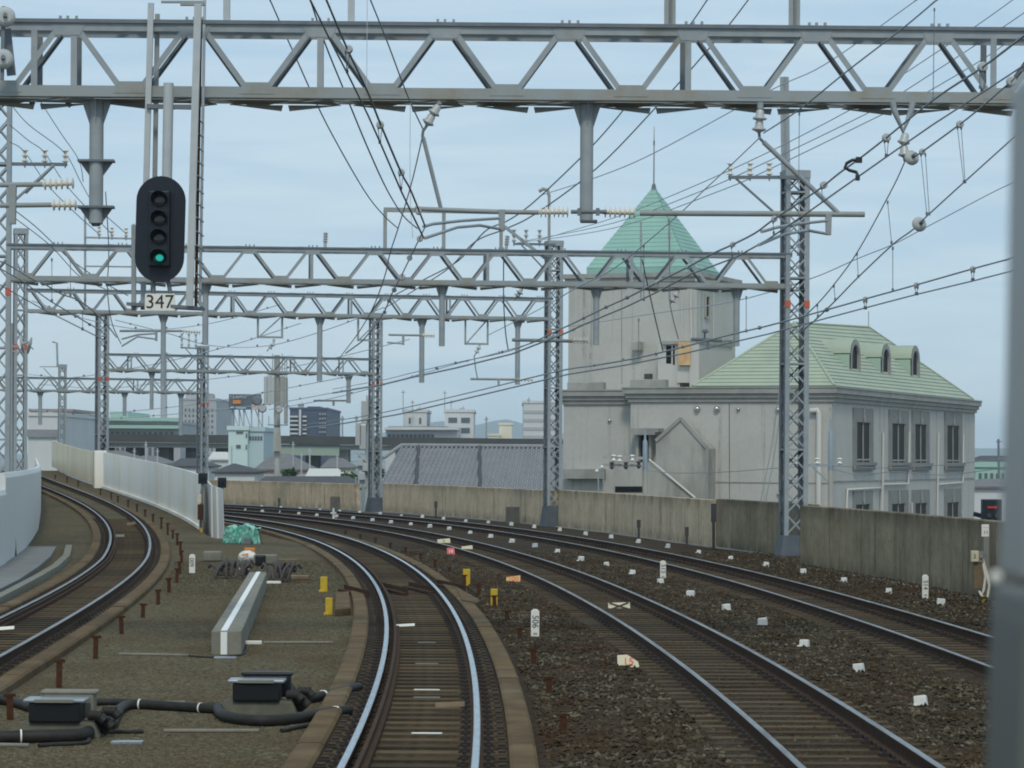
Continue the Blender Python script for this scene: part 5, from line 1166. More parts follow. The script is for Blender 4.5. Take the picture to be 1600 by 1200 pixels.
# small white cross stake between the right tracks
p = onz(521, 812, -.1); root = thing('cross_stake', 'small white cross shaped stake between the right tracks, far ahead', 'stake', p)
k = pm(p.y); b = MB(); b.box(p + V((0, 0, 9 * k)), (3.2 * k, .05, 18 * k)); b.box(p + V((0, -.02, 10.5 * k)), (9 * k, .05, 3 * k)); b.build('cross', M['marker_white'], root)
b = MB(); b.box(p + V((0, .02, 0)), (11 * k, .2, 3 * k)); b.build('foot', M['marker_white'], root)
# dwarf signals on posts at the barrier end
def dwarf(label, x, yh0, yh1, w_, x1, y1, Z, m):
    root = thing('dwarf_signal', label, 'signal', P(x1, y1, Z), 'small black signal heads'); k = pm(Z)
    b = MB(); c = P(x, (yh0 + yh1) / 2, Z); b.box(c, (w_ * k, .2, (yh1 - yh0) * k)); hd = b.build('head', M['signal_black'], root, bevel=.02)
    for s_ in (-1, 1):
        b = MB(); b.tube([c + V((s_ * w_ * .22 * k, -.10, 0)), c + V((s_ * w_ * .22 * k, -.16, 0))], w_ * .16 * k, 10); b.build('hood', M['box_black'], hd)
    b = MB(); b.tube([P(x, yh1, Z), P((x + x1) / 2, yh1 + 14, Z), P(x1, y1, Z)], .045, 8); b.build('pole', m, root)
    return root, k
rt, k = dwarf('small black signal head on a rusty bracket at the end of the white barrier', 317, 739, 756, 14, 313, 832, 90, M['steel_dark'])
b = MB(); c = P(313, 800, 89.8); b.box(c, (8 * k, .15, 24 * k)); b.build('relay_box', M['rust'], rt, bevel=.01); b = MB(); b.box(P(312, 779, 89.8), (5 * k, .1, 14 * k)); b.build('plate', M['cream_plate'], rt)
b = MB(); b.tube([P(314, 825, 89.8), P(315, 836, 89.8)], .04, 6); b.build('marking_sleeve', M['yellow'], rt)
dwarf('small black signal head on a leaning pipe just right of the barrier end', 347, 746, 762, 13, 343, 800, 93, M['steel_dark'])
# cabinet, sign and signal near the right edge
Zq = onz(1527, 943, -.3).y - .3
root = thing('trackside_cabinet', 'brown cabinet with cream box and hanging cables on the wall at right edge', 'cabinet', P(1527, 950, Zq)); k = pm(Zq)
b = MB(); b.box(P(1527, 898, Zq), (14 * k, .2, 44 * k)); b.build('case', M['timber'], root, bevel=.01)
b = MB(); b.box(P(1523, 869, Zq - .1), (11 * k, .14, 17 * k)); bx_ = b.build('cream_box', M['cream_plate'], root, bevel=.008)
text_obj('2', 9 * k, M['ink'], bx_, P(1522, 869, Zq - .1) + V((0, -.075, 0)), (1, 0, 0), (0, 0, 1))
b = MB(); b.box(P(1532, 870, Zq - .05), (8 * k, .14, 17 * k)); b.sphere(P(1532, 871, Zq - .05) + V((0, -.06, 0)), 3 * k); b.build('grey_box', M['frame_grey'], root)
for x_, y_ in ((1537, 900), (1543, 915)):
    b = MB(); b.tube([P(1535, 872, Zq - .05), P(x_, y_ - 15, Zq - .1), P(x_ + 3, y_, Zq - .1), P(x_, y_ + 22, Zq - .1), P(1534, 931, Zq - .1), P(1528, 920, Zq)], .028, 8); b.build('cable', M['insulator'], root)
b = MB(); b.tube([P(1536, 930, Zq - .1), P(1537, 952, Zq - .1)], .03, 6); b.build('marking_sleeve', M['yellow'], root)
b = MB(); b.box(P(1541, 860, Zq + .02), (8 * k, .06, 60 * k)); b.build('mounting_rail', M['frame_grey'], root)
b = MB(); b.box(P(1539.5, 829, Zq), (11.5 * k, .03, 19 * k)); sgn = b.build('number_sign', M['plate_white'], root, bevel=.004)
text_obj('11', 8 * k, M['ink'], sgn, P(1540, 832, Zq) + V((0, -.017, 0)), (1, 0, 0), (0, 0, 1)); text_obj('------', 4 * k, M['red_ink'], sgn, P(1540, 823.5, Zq) + V((0, -.017, 0)), (1, 0, 0), (0, 0, 1))
Zr_ = 64
root = thing('arrow_signal', 'black signal box with glowing red arrow above the wall at right edge', 'signal', P(1549, 830, Zr_)); k = pm(Zr_)
b = MB(); b.box(P(1549, 798, Zr_), (30 * k, .3, 36 * k)); b.build('box', M['signal_black'], root, bevel=.02)
c = P(1549, 792.5, Zr_) + V((0, -.16, 0)); b = MB(); b.box(c + V((-2 * k, 0, 0)), (12 * k, .02, 3 * k)); b.prism([c + V((4 * k, 0, 3 * k)), c + V((4 * k, 0, -3 * k)), c + V((8 * k, 0, 0))], (0, .015, 0)); b.build('arrow', M['led_red'], root)
for s_ in (-1, 1):
    b = MB(); b.tube([P(1549 + s_ * 6, 805, Zr_) + V((0, -.14, 0)), P(1549 + s_ * 6, 805, Zr_) + V((0, -.2, 0))], 3.5 * k, 10); b.build('dark_lamp', M['lens_dark'], root)
b = MB(); b.bar(P(1549, 812, Zr_), P(1549, 850, Zr_), .1, .1); b.bar(P(1522, 803, Zr_ + .4), P(1545, 809, Zr_ + .2), .1, .1); b.build('bracket', M['signal_black'], root)
# leaning grey antenna panels on poles behind the wall
root = thing('antenna_mast', 'pole with tall whitish antenna panels behind the wall, left of the lattice mast', 'antenna mast', P(572, 800, 175), 'antenna masts'); k = pm(175)
b = MB(); b.tube([P(574, 800, 175), P(575, 618, 175)], .12, 8); b.build('pole', M['steel_light'], root)
for x, y0, y1, w_ in ((569, 626, 662, 9), (577, 622, 656, 7), (560, 660, 696, 9), (567, 664, 702, 10), (578, 664, 700, 7)):
    b = MB(); b.box(P(x, (y0 + y1) / 2, 174.6), (w_ * k, .3, (y1 - y0) * k)); b.build('panel', M['insulator_grey'], root, bevel=.03)
b = MB()
for x, y in ((563, 722), (571, 730), (566, 744)): b.box(P(x, y, 174.7), (9 * k, .4, 12 * k))
b.box(P(566, 735, 174.9), (13 * k, .3, 52 * k)); b.build('equipment_cabinet', M['steel_light'], root, bevel=.03)
b = MB(); b.bar(P(556, 707, 174.7), P(584, 730, 174.7), .08, .08); b.bar(P(575, 735, 174.5), P(582, 752, 174.5), .09, .09); b.build('bracing', M['steel_light'], root)
for lb, xs, yt in (('thin grey pole beside the antenna mast foot, left', 556, 745), ('thin grey pole beside the antenna mast foot, right', 567, 757)):
    b = MB(); b.tube([P(xs, 800, 160), P(xs, yt, 160)], .06, 8); tag(b.build('pole', M['steel']), lb, 'pole')
# window pillar of the driving cab, close to the camera
Zp = .95
root = thing('cab_pillar', 'blurred grey window pillar of the cab at the right picture edge', 'window pillar', P(1560, 1300, Zp))
b = MB(); q = [(1578, 152), (1581, 138), (1588, 128), (1660, 118), (1660, 908), (1559, 902), (1562, 800), (1569, 600), (1574, 360)]
b.prism([P(x, y, Zp) for x, y in reversed(q)], (.0, -.05, 0)); b.build('pillar', M['cab_paint'], root, bevel=.003)
b = MB(); q = [(1550, 908), (1575, 910), (1660, 922), (1660, 1300), (1536, 1300), (1541, 1100), (1545, 960)]
b.prism([P(x, y, Zp - .02) for x, y in reversed(q)], (.0, -.06, 0)); b.build('lower_casing', M['cab_lower'], root, bevel=.003)
b = MB(); b.sphere(P(1556, 902, Zp - .03), .0022); b.build('screw', M['plate_white'], root)
# ================================================================== BUILDINGS
mcf = 2.52; nrm_ = math.hypot(1, mcf); DR = V((1 / nrm_, mcf / nrm_, 0)); DL = V((-mcf / nrm_, 1 / nrm_, 0)); UP = V((0, 0, 1))
Zc = 130.0
C0 = P(1300, 607, Zc); ZE = C0.z; C0 = V((C0.x, C0.y, 0))            # front corner of the green roofed building, eave height ZE
ZG = -9.0
def hit(x, y, O, D):                                   # where the ray of photo point (x, y) meets the vertical plane through O along D
    a, b = ray(x, y); n_ = V((D.y, -D.x, 0)); d_ = V((a, 1, -b)); t = (O - V((0, 0, H))).dot(n_) / d_.dot(n_); return V((0, 0, H)) + d_ * t
def B3(u, v, z): return C0 + DL * u + DR * v + UP * z
def along(x, O, D): p = hit(x, 700, O, D); return (p - O).dot(D)
root = thing('building', 'large grey building with pale green hipped roof, dormers and a mint topped tower', 'building', B3(3, 8, ZG))
uL = along(985, C0, DL); vR = along(1523, C0, DR)
WT = .25
# walls: main block and recessed left block
b = MB(); b.hexa([B3(0, 0, ZG), B3(0, vR, ZG), B3(uL, vR, ZG), B3(uL, 0, ZG), B3(0, 0, ZE), B3(0, vR, ZE), B3(uL, vR, ZE), B3(uL, 0, ZE)])
wallm = b.build('wall', M['stucco'], root)
O2 = B3(0, .8, 0); uA = along(880, O2, DL); zA = hit(930, 612, O2, DL).z
b = MB(); b.hexa([B3(uL + .01, .8, ZG), B3(uL + .01, vR, ZG), B3(uA, vR, ZG), B3(uA, .8, ZG), B3(uL + .01, .8, zA), B3(uL + .01, vR, zA), B3(uA, vR, zA), B3(uA, .8, zA)])
b.build('side_wall', M['stucco'], root)
def cornice(nm, pts, prof, m='trim_grey', par=root):
    mb = MB(); n = len(prof); vs = []                  # mitred run of a profile (out, up) along corner points
    for i, p in enumerate(pts):
        da = (pts[i] - pts[i - 1]).normalized() if i else (pts[1] - pts[0]).normalized()
        db = (pts[i + 1] - pts[i]).normalized() if i < len(pts) - 1 else da
        na, nb = V((da.y, -da.x, 0)), V((db.y, -db.x, 0)); mm = (na + nb); mm = mm / max(.2, mm.dot(na))
        vs += [p + mm * a + UP * z for a, z in prof]
    fs = []
    for i in range(len(pts) - 1):
        for j in range(n): fs.append((i * n + j, (i + 1) * n + j, (i + 1) * n + (j + 1) % n, i * n + (j + 1) % n))
    fs += [tuple(range(n)), tuple((len(pts) - 1) * n + j for j in reversed(range(n)))]
    mb.add(vs, fs); return mb.build(nm, m if not isinstance(m, str) else M[m], par)
CP = [(.004, -.62), (.10, -.62), (.10, -.46), (.20, -.42), (.20, -.26), (.32, -.22), (.32, .0), (.36, .03), (.36, .10), (-.3, .10), (-.3, -.62)]
cornice('cornice', [B3(uL, vR, ZE), B3(uL, 0, ZE), B3(0, 0, ZE), B3(0, vR, ZE), B3(.5, vR, ZE)], CP)
cornice('cornice', [B3(uA, vR, zA), B3(uA, .8, zA), B3(uL + .05, .8, zA)], CP)
# parapet blocks on the flat part
for x0, x1, y0, y1 in ((886, 942, 597, 609), (984, 1040, 593, 608)):
    p, q = hit(x0, y1, B3(0, 1.6, 0), DL), hit(x1, y1, B3(0, 1.6, 0), DL); zt_ = hit(x0, y0, B3(0, 1.6, 0), DL).z
    b = MB(); pz = zA - .1; b.prism([V((p.x, p.y, pz)), V((q.x, q.y, pz)), V((q.x, q.y, zt_)), V((p.x, p.y, zt_))], DR * .5); b.build('parapet', M['trim_grey'], root, bevel=.03)
# hipped roof
uE = along(1083, C0, DL)
def roofpt(x, y, u):                                   # point above line u = const
    O = B3(u, 0, 0); return hit(x, y, O, DR)
R0, R1 = roofpt(1241, 505, uE / 2), roofpt(1357, 512, uE / 2)
ov = .15; ze = ZE + .12
e0, e1, e2, e3 = B3(-ov, -ov, ze), B3(-ov, vR - 1.2, ze), B3(uE, vR - 1.2, ze), B3(uE, -ov, ze)
def ribbed_slope(mb, q, n, d=.05):                     # quad: eave a, eave b, ridge c, ridge d -> stepped courses
    a, b_, c, d_ = q; nn = (b_ - a).cross(d_ - a if (d_ - a).length > .01 else c - a).normalized()
    if nn.z < 0: nn = -nn
    for i in range(n):
        t0, t1 = i / n, (i + 1) / n
        p0, p1, p2, p3 = a.lerp(d_, t0), b_.lerp(c, t0), b_.lerp(c, t1), a.lerp(d_, t1)
        k = len(mb.v); mb.v += [tuple(p0 + nn * d), tuple(p1 + nn * d), tuple(p2 + nn * .004), tuple(p3 + nn * .004), tuple(p0), tuple(p1)]
        mb.f += [(k, k + 1, k + 2, k + 3), (k + 4, k + 5, k + 1, k)]; mb.m += [0, 0]; mb.sm += [False, False]
b = MB(); ribbed_slope(b, (e3, e0, R0, R0), 18, .04); ribbed_slope(b, (e0, e1, R1, R0), 18, .04); ribbed_slope(b, (e2, e3, R0, R1), 12, .05); ribbed_slope(b, (e1, e2, R1, R1), 12, .05)
roof = b.build('roof', M['roof_green'], root)
b = MB()
for p, q in ((R0, R1), (R0, e0), (R1, e1), (R0, e3)): b.tube([p + UP * .03, q + UP * .03], .07, 6)
b.build('ridge_cap', M['roof_green'], roof)
b = MB(); b.tube([R1 + UP * .1, R1 + UP * .9], .025, 5); b.build('finial', M['steel'], roof)
# dormers on the right slope
for i, (x, yb, yt) in enumerate(((1335, 593, 531), (1383, 597, 538), (1429, 600, 541))):
    O = B3(.9, 0, 0); c = hit(x, yb, O, DR); zt_ = hit(x, yt, O, DR).z
    hw = .95; zspr = zt_ - .75; n_ = 12; arch = []
    for k in range(n_ + 1):
        a = math.pi * k / n_; arch.append((math.cos(a) * hw, zspr + math.sin(a) * (zt_ - zspr)))
    dep = (uE / 2) * 0.95
    def dp(s, z, u): return V((c.x, c.y, 0)) + DR * s + UP * z + DL * u
    b = MB(); vs = [dp(s * 1.06, z + .05, -.05) for s, z in arch] + [dp(s * 1.06, z + .05, dep) for s, z in arch]
    m_ = n_ + 1; b.add(vs, [(k, k + 1, m_ + k + 1, m_ + k) for k in range(n_)], 0, True)
    b.add([dp(s * .98, z - .03, -.05) for s, z in arch] + [dp(s * 1.06, z + .05, -.05) for s, z in arch], [(k, k + 1, m_ + k + 1, m_ + k) for k in range(n_)], 0)
    dm = b.build('dormer', M['roof_green'], root)
    b = MB()
    for s in (-hw, hw): b.prism([dp(s, c.z - .3, 0), dp(s, zspr, 0), dp(s, zspr, dep), dp(s, c.z - .3, dep)], DR * (-.06 if s < 0 else .06))
    b.build('cheek', M['dormer_mint'], dm)
    b = MB(); outer = [(-hw, c.z - .25)] + [(s, z) for s, z in reversed(arch)] + [(hw, c.z - .25)]; inner = [(s * .72, (z - c.z) * .88 + c.z + .0 if z > c.z else z) for s, z in outer]
    k = len(outer); b.add([dp(s, z, -.07) for s, z in outer] + [dp(s, z, -.07) for s, z in inner] + [dp(s, z, .06) for s, z in inner], [(j, j + 1, k + j + 1, k + j) for j in range(k - 1)] + [(k + j, k + j + 1, 2 * k + j + 1, 2 * k + j) for j in range(k - 1)])
    b.build('arch_frame', M['trim_grey'], dm)
    b = MB(); b.add([dp(s, z, .05) for s, z in inner], [tuple(range(k))]); pane = b.build('pane', M['glass_dark'], dm)
    b = MB(); b.prism([dp(-hw, c.z - .05, -.25), dp(hw, c.z - .05, -.25), dp(hw, c.z + .04, 0), dp(-hw, c.z + .04, 0)], UP * -.08); b.build('sill', M['dormer_mint'], dm)
# tall windows of the right face
def win(x0, x1, yt, yb, fx0, fx1, fyt, fyb, O, D, sill=True, key=True, rec=.22):
    nn = V((D.y, -D.x, 0))                             # outward
    def q(x, y, o): return hit(x, y, O, D) + nn * o
    a = [q(x0, yb, 0), q(x1, yb, 0), q(x1, yt, 0), q(x0, yt, 0)]; f_ = [q(fx0, fyb, 0), q(fx1, fyb, 0), q(fx1, fyt, 0), q(fx0, fyt, 0)]
    # level the quads so that edges are horizontal
    for s_ in (a, f_):
        zb_ = (s_[0].z + s_[1].z) / 2; zt2 = (s_[2].z + s_[3].z) / 2; s_[0].z = s_[1].z = zb_; s_[2].z = s_[3].z = zt2
    b = MB(); b.add([p + nn * .012 for p in a], [(0, 1, 2, 3)]); w_ = b.build('window', M['glass_dark'], root)
    b = MB(); o_ = [p + nn * .07 for p in f_]; i_ = [p + nn * .07 for p in a]; ib = [p + nn * .0 for p in a]; ob = [p + nn * .0 for p in f_]
    b.add(o_ + i_ + ib + ob, [(j, (j + 1) % 4, 4 + (j + 1) % 4, 4 + j) for j in range(4)] + [(4 + j, 4 + (j + 1) % 4, 8 + (j + 1) % 4, 8 + j) for j in range(4)] + [(j, (j + 1) % 4, 12 + (j + 1) % 4, 12 + j) for j in range(4)]); b.build('frame', M['frame_grey'], w_)
    c0_, c1_ = a[0].lerp(a[1], .5), a[3].lerp(a[2], .5); b = MB()
    b.bar(c0_ + nn * .03, c1_ + nn * .03, .10, .05, up=nn)
    for t in (.03, .97): b.bar(a[0].lerp(a[1], t) + nn * .03, a[3].lerp(a[2], t) + nn * .03, .07, .05, up=nn)
    b.bar(a[0].lerp(a[3], .06) + nn * .03, a[1].lerp(a[2], .06) + nn * .03, .08, .05, up=nn); b.build('mullion', M['trim_grey'], w_)
    b = MB()
    for t0, t1 in ((.12, .42), (.58, .86)):
        b.add([a[0].lerp(a[1], t0) + nn * .016, a[0].lerp(a[1], t1 - .08) + nn * .016, a[3].lerp(a[2], t1 - .08) + nn * .016, a[3].lerp(a[2], t0) + nn * .016], [(0, 1, 2, 3)])
    b.build('curtain', M['glass_pale'], w_)
    if key:
        b = MB(); c_ = c1_; b.prism([c_ + nn * .08 - D * .12, c_ + nn * .08 + D * .12, c_ + nn * .08 + D * .2 + UP * .32, c_ + nn * .08 - D * .2 + UP * .32], nn * .06); b.bar(c_ + nn * .1, c_ + nn * .1 + UP * .75, .06, .06); b.build('keystone', M['trim_grey'], w_)
    if sill:
        b = MB(); s0, s1 = f_[0], f_[1]; b.prism([s0 + nn * .07, s1 + nn * .07, s1 + nn * .26 + UP * .02, s0 + nn * .26 + UP * .02], UP * .16); b.prism([s0 + nn * .05, s1 + nn * .05, s1 + nn * .18, s0 + nn * .18], UP * -.2); b.build('sill', M['frame_grey'], w_)
    return w_
for (x0, x1, yt, yb, a0_, a1_, ft, fb) in ((1336.5, 1358.5, 660, 722, 1332, 1363, 638, 728), (1392, 1413, 662, 723, 1388, 1418, 641, 728), (1428, 1447, 663, 723, 1424, 1451, 642, 729), (1478, 1498, 665, 723, 1475, 1502, 645, 729)):
    win(x0, x1, yt, yb, a0_, a1_, ft, fb, C0, DR)
for (x0, x1, yt, a0_, a1_, ft) in ((1335, 1358, 788, 1332, 1362, 767), (1391.5, 1413, 787, 1388, 1418, 766), (1428, 1447, 786, 1424, 1451, 765), (1478, 1497, 785, 1475, 1501, 764)):
    win(x0, x1, yt, yt + 62, a0_, a1_, ft, yt + 66, C0, DR)
NR = V((DR.y, -DR.x, 0)); NL = V((DL.y, -DL.x, 0))
if NL.y > 0: NL = -NL
def pipe_on(pts, O, D, nn, r_, m, nm, o_=.09):
    b = MB(); b.tube([hit(x, y, O, D) + nn * o_ for x, y in pts], r_, 8); return b.build(nm, M[m], root)
for pts in (((1320, 800), (1321, 765), (1373, 762), (1374, 800)), ((1376, 800), (1377.5, 676)), ((1378, 757), (1415, 756)), ((1416.5, 757), (1418.5, 674)), ((1462, 810), (1464, 676)), ((1465, 757), (1502, 754), (1503, 678)), ((1422, 785), (1423, 812)), ((1501, 800), (1502, 815))):
    pipe_on(pts, C0, DR, NR, .055, 'pipe_white', 'conduit')
pipe_on(((1268, 642), (1279, 641), (1281, 646), (1280, 800)), C0, DL, NL, .13, 'pipe_white', 'downpipe', .16)
# thin joint lines and string course
for x in (1375, 1420, 1463): pipe_on(((x, 632), (x, 675)), C0, DR, NR, .02, 'trim_grey', 'joint', .005)
b = MB(); p, q = hit(1301, 752, C0, DR), hit(1522, 752, C0, DR); b.bar(V((p.x, p.y, p.z)) + NR * .01, V((q.x, q.y, p.z)) + NR * .01, .06, .05); p, q = hit(990, 752, C0, DL), hit(1299, 752, C0, DL); b.bar(p + NL * .01, V((q.x, q.y, p.z)) + NL * .01, .04, .05); b.build('string_course', M['trim_grey'], root)
pipe_on(((1139.5, 630), (1140, 790)), C0, DL, NL, .015, 'tile_dark', 'joint', .004)
for x, y, r_ in ((953, 657, 2.8), (1090, 639, 5), (1120.5, 639, 5), (1154, 639, 3.2), (1216, 640, 4), (1217, 772, 2.8), (1250, 772, 2.5)):
    O = O2 if x < 985 else C0; p = hit(x, y, O, DL); b = MB(); b.sphere(p + NL * .06, r_ * pm(p.y), 0, 12, 8); b.build('globe_lamp', M['lamp_steel'], root)
# gabled concrete projection, canopy, window, ramp
Og = C0 + NL * 1.3
g = [hit(x, y, Og, DL) for x, y in ((1025, 800), (1105, 800), (1105, 701), (1064, 655), (1025, 690))]
b = MB(); b.prism(g, -NL * 1.29); b.build('gabled_projection', M['old_concrete'], root)
b = MB()
for p, q in ((g[3], g[2]), (g[3], g[4])): b.bar(p + NL * .02 + UP * .04, q + NL * .02 + UP * .04, .16, .10, up=NL)
b.bar(g[2] + NL * .02, g[1] + NL * .02, .12, .1, up=NL); b.build('gable_coping', M['trim_grey'], root)
O3 = C0 + NL * .9
b = MB(); p = hit(984, 675, O3, DL); q = hit(1028, 675, O3, DL); b.prism([p, q, q + UP * .18, p + UP * .18], -NL * .89); b.prism([p.lerp(q, .12) - UP * .14, p.lerp(q, .88) - UP * .14, q.lerp(p, .1) , p.lerp(q, .1)], -NL * .89); b.build('canopy', M['trim_grey'], root)
b = MB(); c4 = [hit(x, y, C0, DL) + NL * .03 for x, y in ((1000, 745), (1020, 745), (1020, 678), (1000, 678))]; b.add(c4, [(0, 1, 2, 3)]); w_ = b.build('window', M['glass_dark'], root)
b = MB()
for p, q in ((c4[0], c4[3]), (c4[1], c4[2])): b.bar(p + NL * .2, q + NL * .2, .14, .4, up=NL)
b.build('window_reveal', M['old_concrete'], w_)
rp_ = [hit(x, y, C0 + NL * 2.4, DL) for x, y in ((958, 800), (1092, 800), (1092, 783), (1012, 722), (958, 722))]
b = MB(); b.prism(rp_, -NL * .25); b.build('ramp_wall', M['old_concrete'], root)
b = MB(); b.tube([hit(1014, 718, C0 + NL * 2.45, DL), hit(1086, 778, C0 + NL * 2.45, DL)], .06, 6); b.build('handrail', M['pipe_white'], root)
b = MB(); c4 = [hit(x, y, C0 + NL * 2.43, DL) for x, y in ((961, 769), (1004, 769), (1004, 760), (961, 760))]; b.add(c4, [(0, 1, 2, 3)]); b.build('opening', M['glass_dark'], root)
b = MB(); c4 = [hit(x, y, O2 + NL * .5, DL) for x, y in ((880, 748), (941, 748), (941, 733), (880, 733))]; b.prism(c4, -NL * .49); b.build('ledge', M['trim_grey'], root)
# ---- tower
Ot = P(1088, 600, 139.5); Ot = V((Ot.x, Ot.y, 0)); tl = along(887, Ot, DL); tr = along(1148, Ot, DR)
zt0 = zA - .3; ztt = hit(1088, 430, Ot, DL).z
def T3(u, v, z): return Ot + DL * u + DR * v + UP * z
b = MB(); b.hexa([T3(0, 0, zt0), T3(0, tr, zt0), T3(tl, tr, zt0), T3(tl, 0, zt0), T3(0, 0, ztt), T3(0, tr, ztt), T3(tl, tr, ztt), T3(tl, 0, ztt)])
tw = b.build('tower', M['stucco_tower'], root)
cornice('tower_cornice', [T3(tl, tr, ztt), T3(tl, 0, ztt), T3(0, 0, ztt), T3(0, tr, ztt), T3(.3, tr, ztt)], [(.004, -.5), (.06, -.5), (.06, -.32), (.16, -.28), (.16, -.1), (.28, -.06), (.28, .16), (-.3, .16), (-.3, -.5)], 'trim_grey', tw)
zr = ztt + .52; ap = T3(tl / 2, tr / 2, 0); ap.z = P(1020, 291, ap.y).z; ii = -.02
qi = .72; cs = [T3(qi, qi, zr), T3(qi, tr - qi, zr), T3(tl - qi, tr - qi, zr), T3(tl - qi, qi, zr)]
b = MB()
for i in range(4): ribbed_slope(b, (cs[i], cs[(i + 1) % 4], ap, ap), 20, .022)
rf = b.build('tower_roof', M['roof_mint'], tw)
b = MB(); b.hexa([c - UP * .36 for c in (cs[0], cs[1], cs[2], cs[3])] + [c + UP * .04 for c in cs]); b.build('eave_band', M['roof_mint'], rf)
b = MB(); b.tube([ap - UP * .25, ap + UP * .12], [.16, .08], 8); zsp = P(1020, 197, ap.y).z; b.tube([ap, V((ap.x, ap.y, ap.z + (zsp - ap.z) * .72)), V((ap.x, ap.y, zsp))], [.04, .03, .012], 6); b.tube([V((ap.x, ap.y, ap.z + (zsp - ap.z) * .68)), V((ap.x, ap.y, ap.z + (zsp - ap.z) * .75))], .05, 6); b.build('spire', M['steel_dark'], rf)
def on_t(x, y, o=.03): return hit(x, y, Ot, DL) + NL * o
for x0, x1, y0, y1 in ((1101, 1107, 462, 496),):
    c4 = [hit(x, y, Ot, DR) + NR * .02 for x, y in ((x0, y1), (x1, y1), (x1, y0), (x0, y0))]; b = MB(); b.add(c4, [(0, 1, 2, 3)]); w_ = b.build('slit_window', M['glass_dark'], tw)
    b = MB()
    for i in range(4): b.bar(c4[i] + NR * .03, c4[(i + 1) % 4] + NR * .03, .12, .08, up=NR)
    b.build('frame', M['old_concrete'], w_)
for pts, r_ in ((((1080, 453), (1081, 530)), .05), (((1065, 452), (1066, 535)), .03), (((1112, 455), (1112, 535)), .025)):
    O_, D_, n_ = (Ot, DL, NL) if pts[0][0] < 1088 else (Ot, DR, NR); b = MB(); b.tube([hit(x, y, O_, D_) + n_ * .1 for x, y in pts], r_, 6); b.build('pipe', M['pipe_white'], tw)
b = MB(); b.tube([on_t(971.5, 435, .01), on_t(971.5, 600, .01)], .02, 5); b.build('joint', M['trim_grey'], tw)
b = MB(); p = on_t(999, 541, .3); b.box(p, (.5, .5, .5), DL); b.build('vent_hood', M['old_concrete'], tw, bevel=.06)
b = MB(); p = on_t(1014, 588, .1); b.box(p, (.38, .2, .25), DL); b.build('vent', M['tile_dark'], tw)
# annexe box on the tower with dark window, balcony with rust stained board
Ob = Ot + NL * .9
def q4(x0, x1, y0, y1, O, o=0): return [hit(x, y, O, DL) + NL * o for x, y in ((x0, y1), (x1, y1), (x1, y0), (x0, y0))]
b = MB(); b.prism(q4(1028, 1062, 537, 612, Ob), -NL * .89); an_ = b.build('annexe', M['stucco_side'], tw)
b = MB(); b.prism(q4(1036, 1090, 533, 538, Ob, .2), -NL * 1.1); b.build('annexe_roof', M['trim_grey'], an_)
b = MB(); b.add(q4(1041, 1049, 540, 568, Ob, .015), [(0, 1, 2, 3)]); b.add(q4(1051.5, 1054.5, 540, 570, Ob, .015), [(0, 1, 2, 3)]); b.build('window', M['glass_dark'], an_)
b = MB(); b.prism(q4(1059, 1088, 572, 598, Ob, .1), -NL * .98); b.build('balcony', M['stucco_side'], tw)
Or = Ot + NR * .5; bq = [hit(x, y, Or, DR) for x, y in ((1092, 612), (1144, 606), (1144, 541), (1092, 536))]; b = MB(); b.prism(bq, NR * -.49); b.build('side_annexe', M['stucco_side'], tw)
b = MB(); b.bar(bq[3] + UP * .06, bq[2] + UP * .06, .2, .14, up=NR); b.build('side_annexe_coping', M['trim_grey'], tw)
b = MB(); b.prism(q4(1063, 1082, 535, 571, Ob, .35), -NL * .3); b.build('stained_board', M['rust_orange'], tw)
b = MB(); b.tube([hit(1101, 532, Ob, DL), hit(1101, 520, Ob, DL)], .05, 6); b.build('vent_pipe', M['tile_dark'], tw)
# three thin rods standing before the tower roof
for x, y0, y1, Z_, lb in ((1001.5, 346, 468, 126, 'left of the three thin rods rising in front of the mint tower roof'), (1046, 343, 468, 126, 'middle thin rod rising in front of the mint tower roof, with small clamp'), (1087.5, 393, 440, 126, 'short pale right rod in front of the mint tower roof')):
    b = MB(); p, q = P(x, y0, Z_), P(x, y1, Z_); b.tube([q, p], .045 if x < 1080 else .035, 6); b.box(q.lerp(p, .8), (.12, .12, .3)); tag(b.build('rod', M['steel'] if x < 1080 else M['pipe_white']), lb, 'rod', 'rods before the tower roof')
# ---- utility poles before the building
def upole(label, x, yt, ym, yb, Z, w_):
    root_ = thing('utility_pole', label, 'utility pole', P(x, yb, Z), 'utility poles before the building'); k = pm(Z)
    b = MB(); b.tube([P(x, yb, Z), P(x, ym, Z)], w_ * k / 2, 10); b.build('pole', M['old_concrete'], root_)
    b = MB(); b.tube([P(x, ym, Z), P(x, yt + 22, Z), P(x, yt + 18, Z), P(x, yt, Z)], [w_ * .5 * k, w_ * .42 * k, w_ * .2 * k, w_ * .1 * k], 10); b.build('top_sleeve', M['pole_blue'], root_)
    return root_, k
r1_, k = upole('utility pole with grey blue pointed top, in front of the canopy and ramp', 1008, 668, 734, 800, 118, 9)
b = MB(); b.bar(P(942, 714, 118), P(1008, 716, 118), .12, .12); b.bar(P(942, 726, 118), P(1008, 728, 118), .1, .1); b.build('crossarm', M['old_concrete'], r1_)
for x, y, s_ in ((959, 716, 1), (968, 717, 1), (988, 716, 1), (956, 727, 0), (978, 727, 0), (998, 726, 0)):
    b = MB(); c = P(x, y, 117.8); b.ribbed(c - UP * .18, c + UP * .2, .06, .12, 2, 0, 8); b.build('insulator', M['plate_white'] if s_ else M['tile_dark'], r1_)
r2_, k = upole('utility pole with grey blue pointed top, beside the white downpipe', 1298, 655, 735, 830, 105, 9)
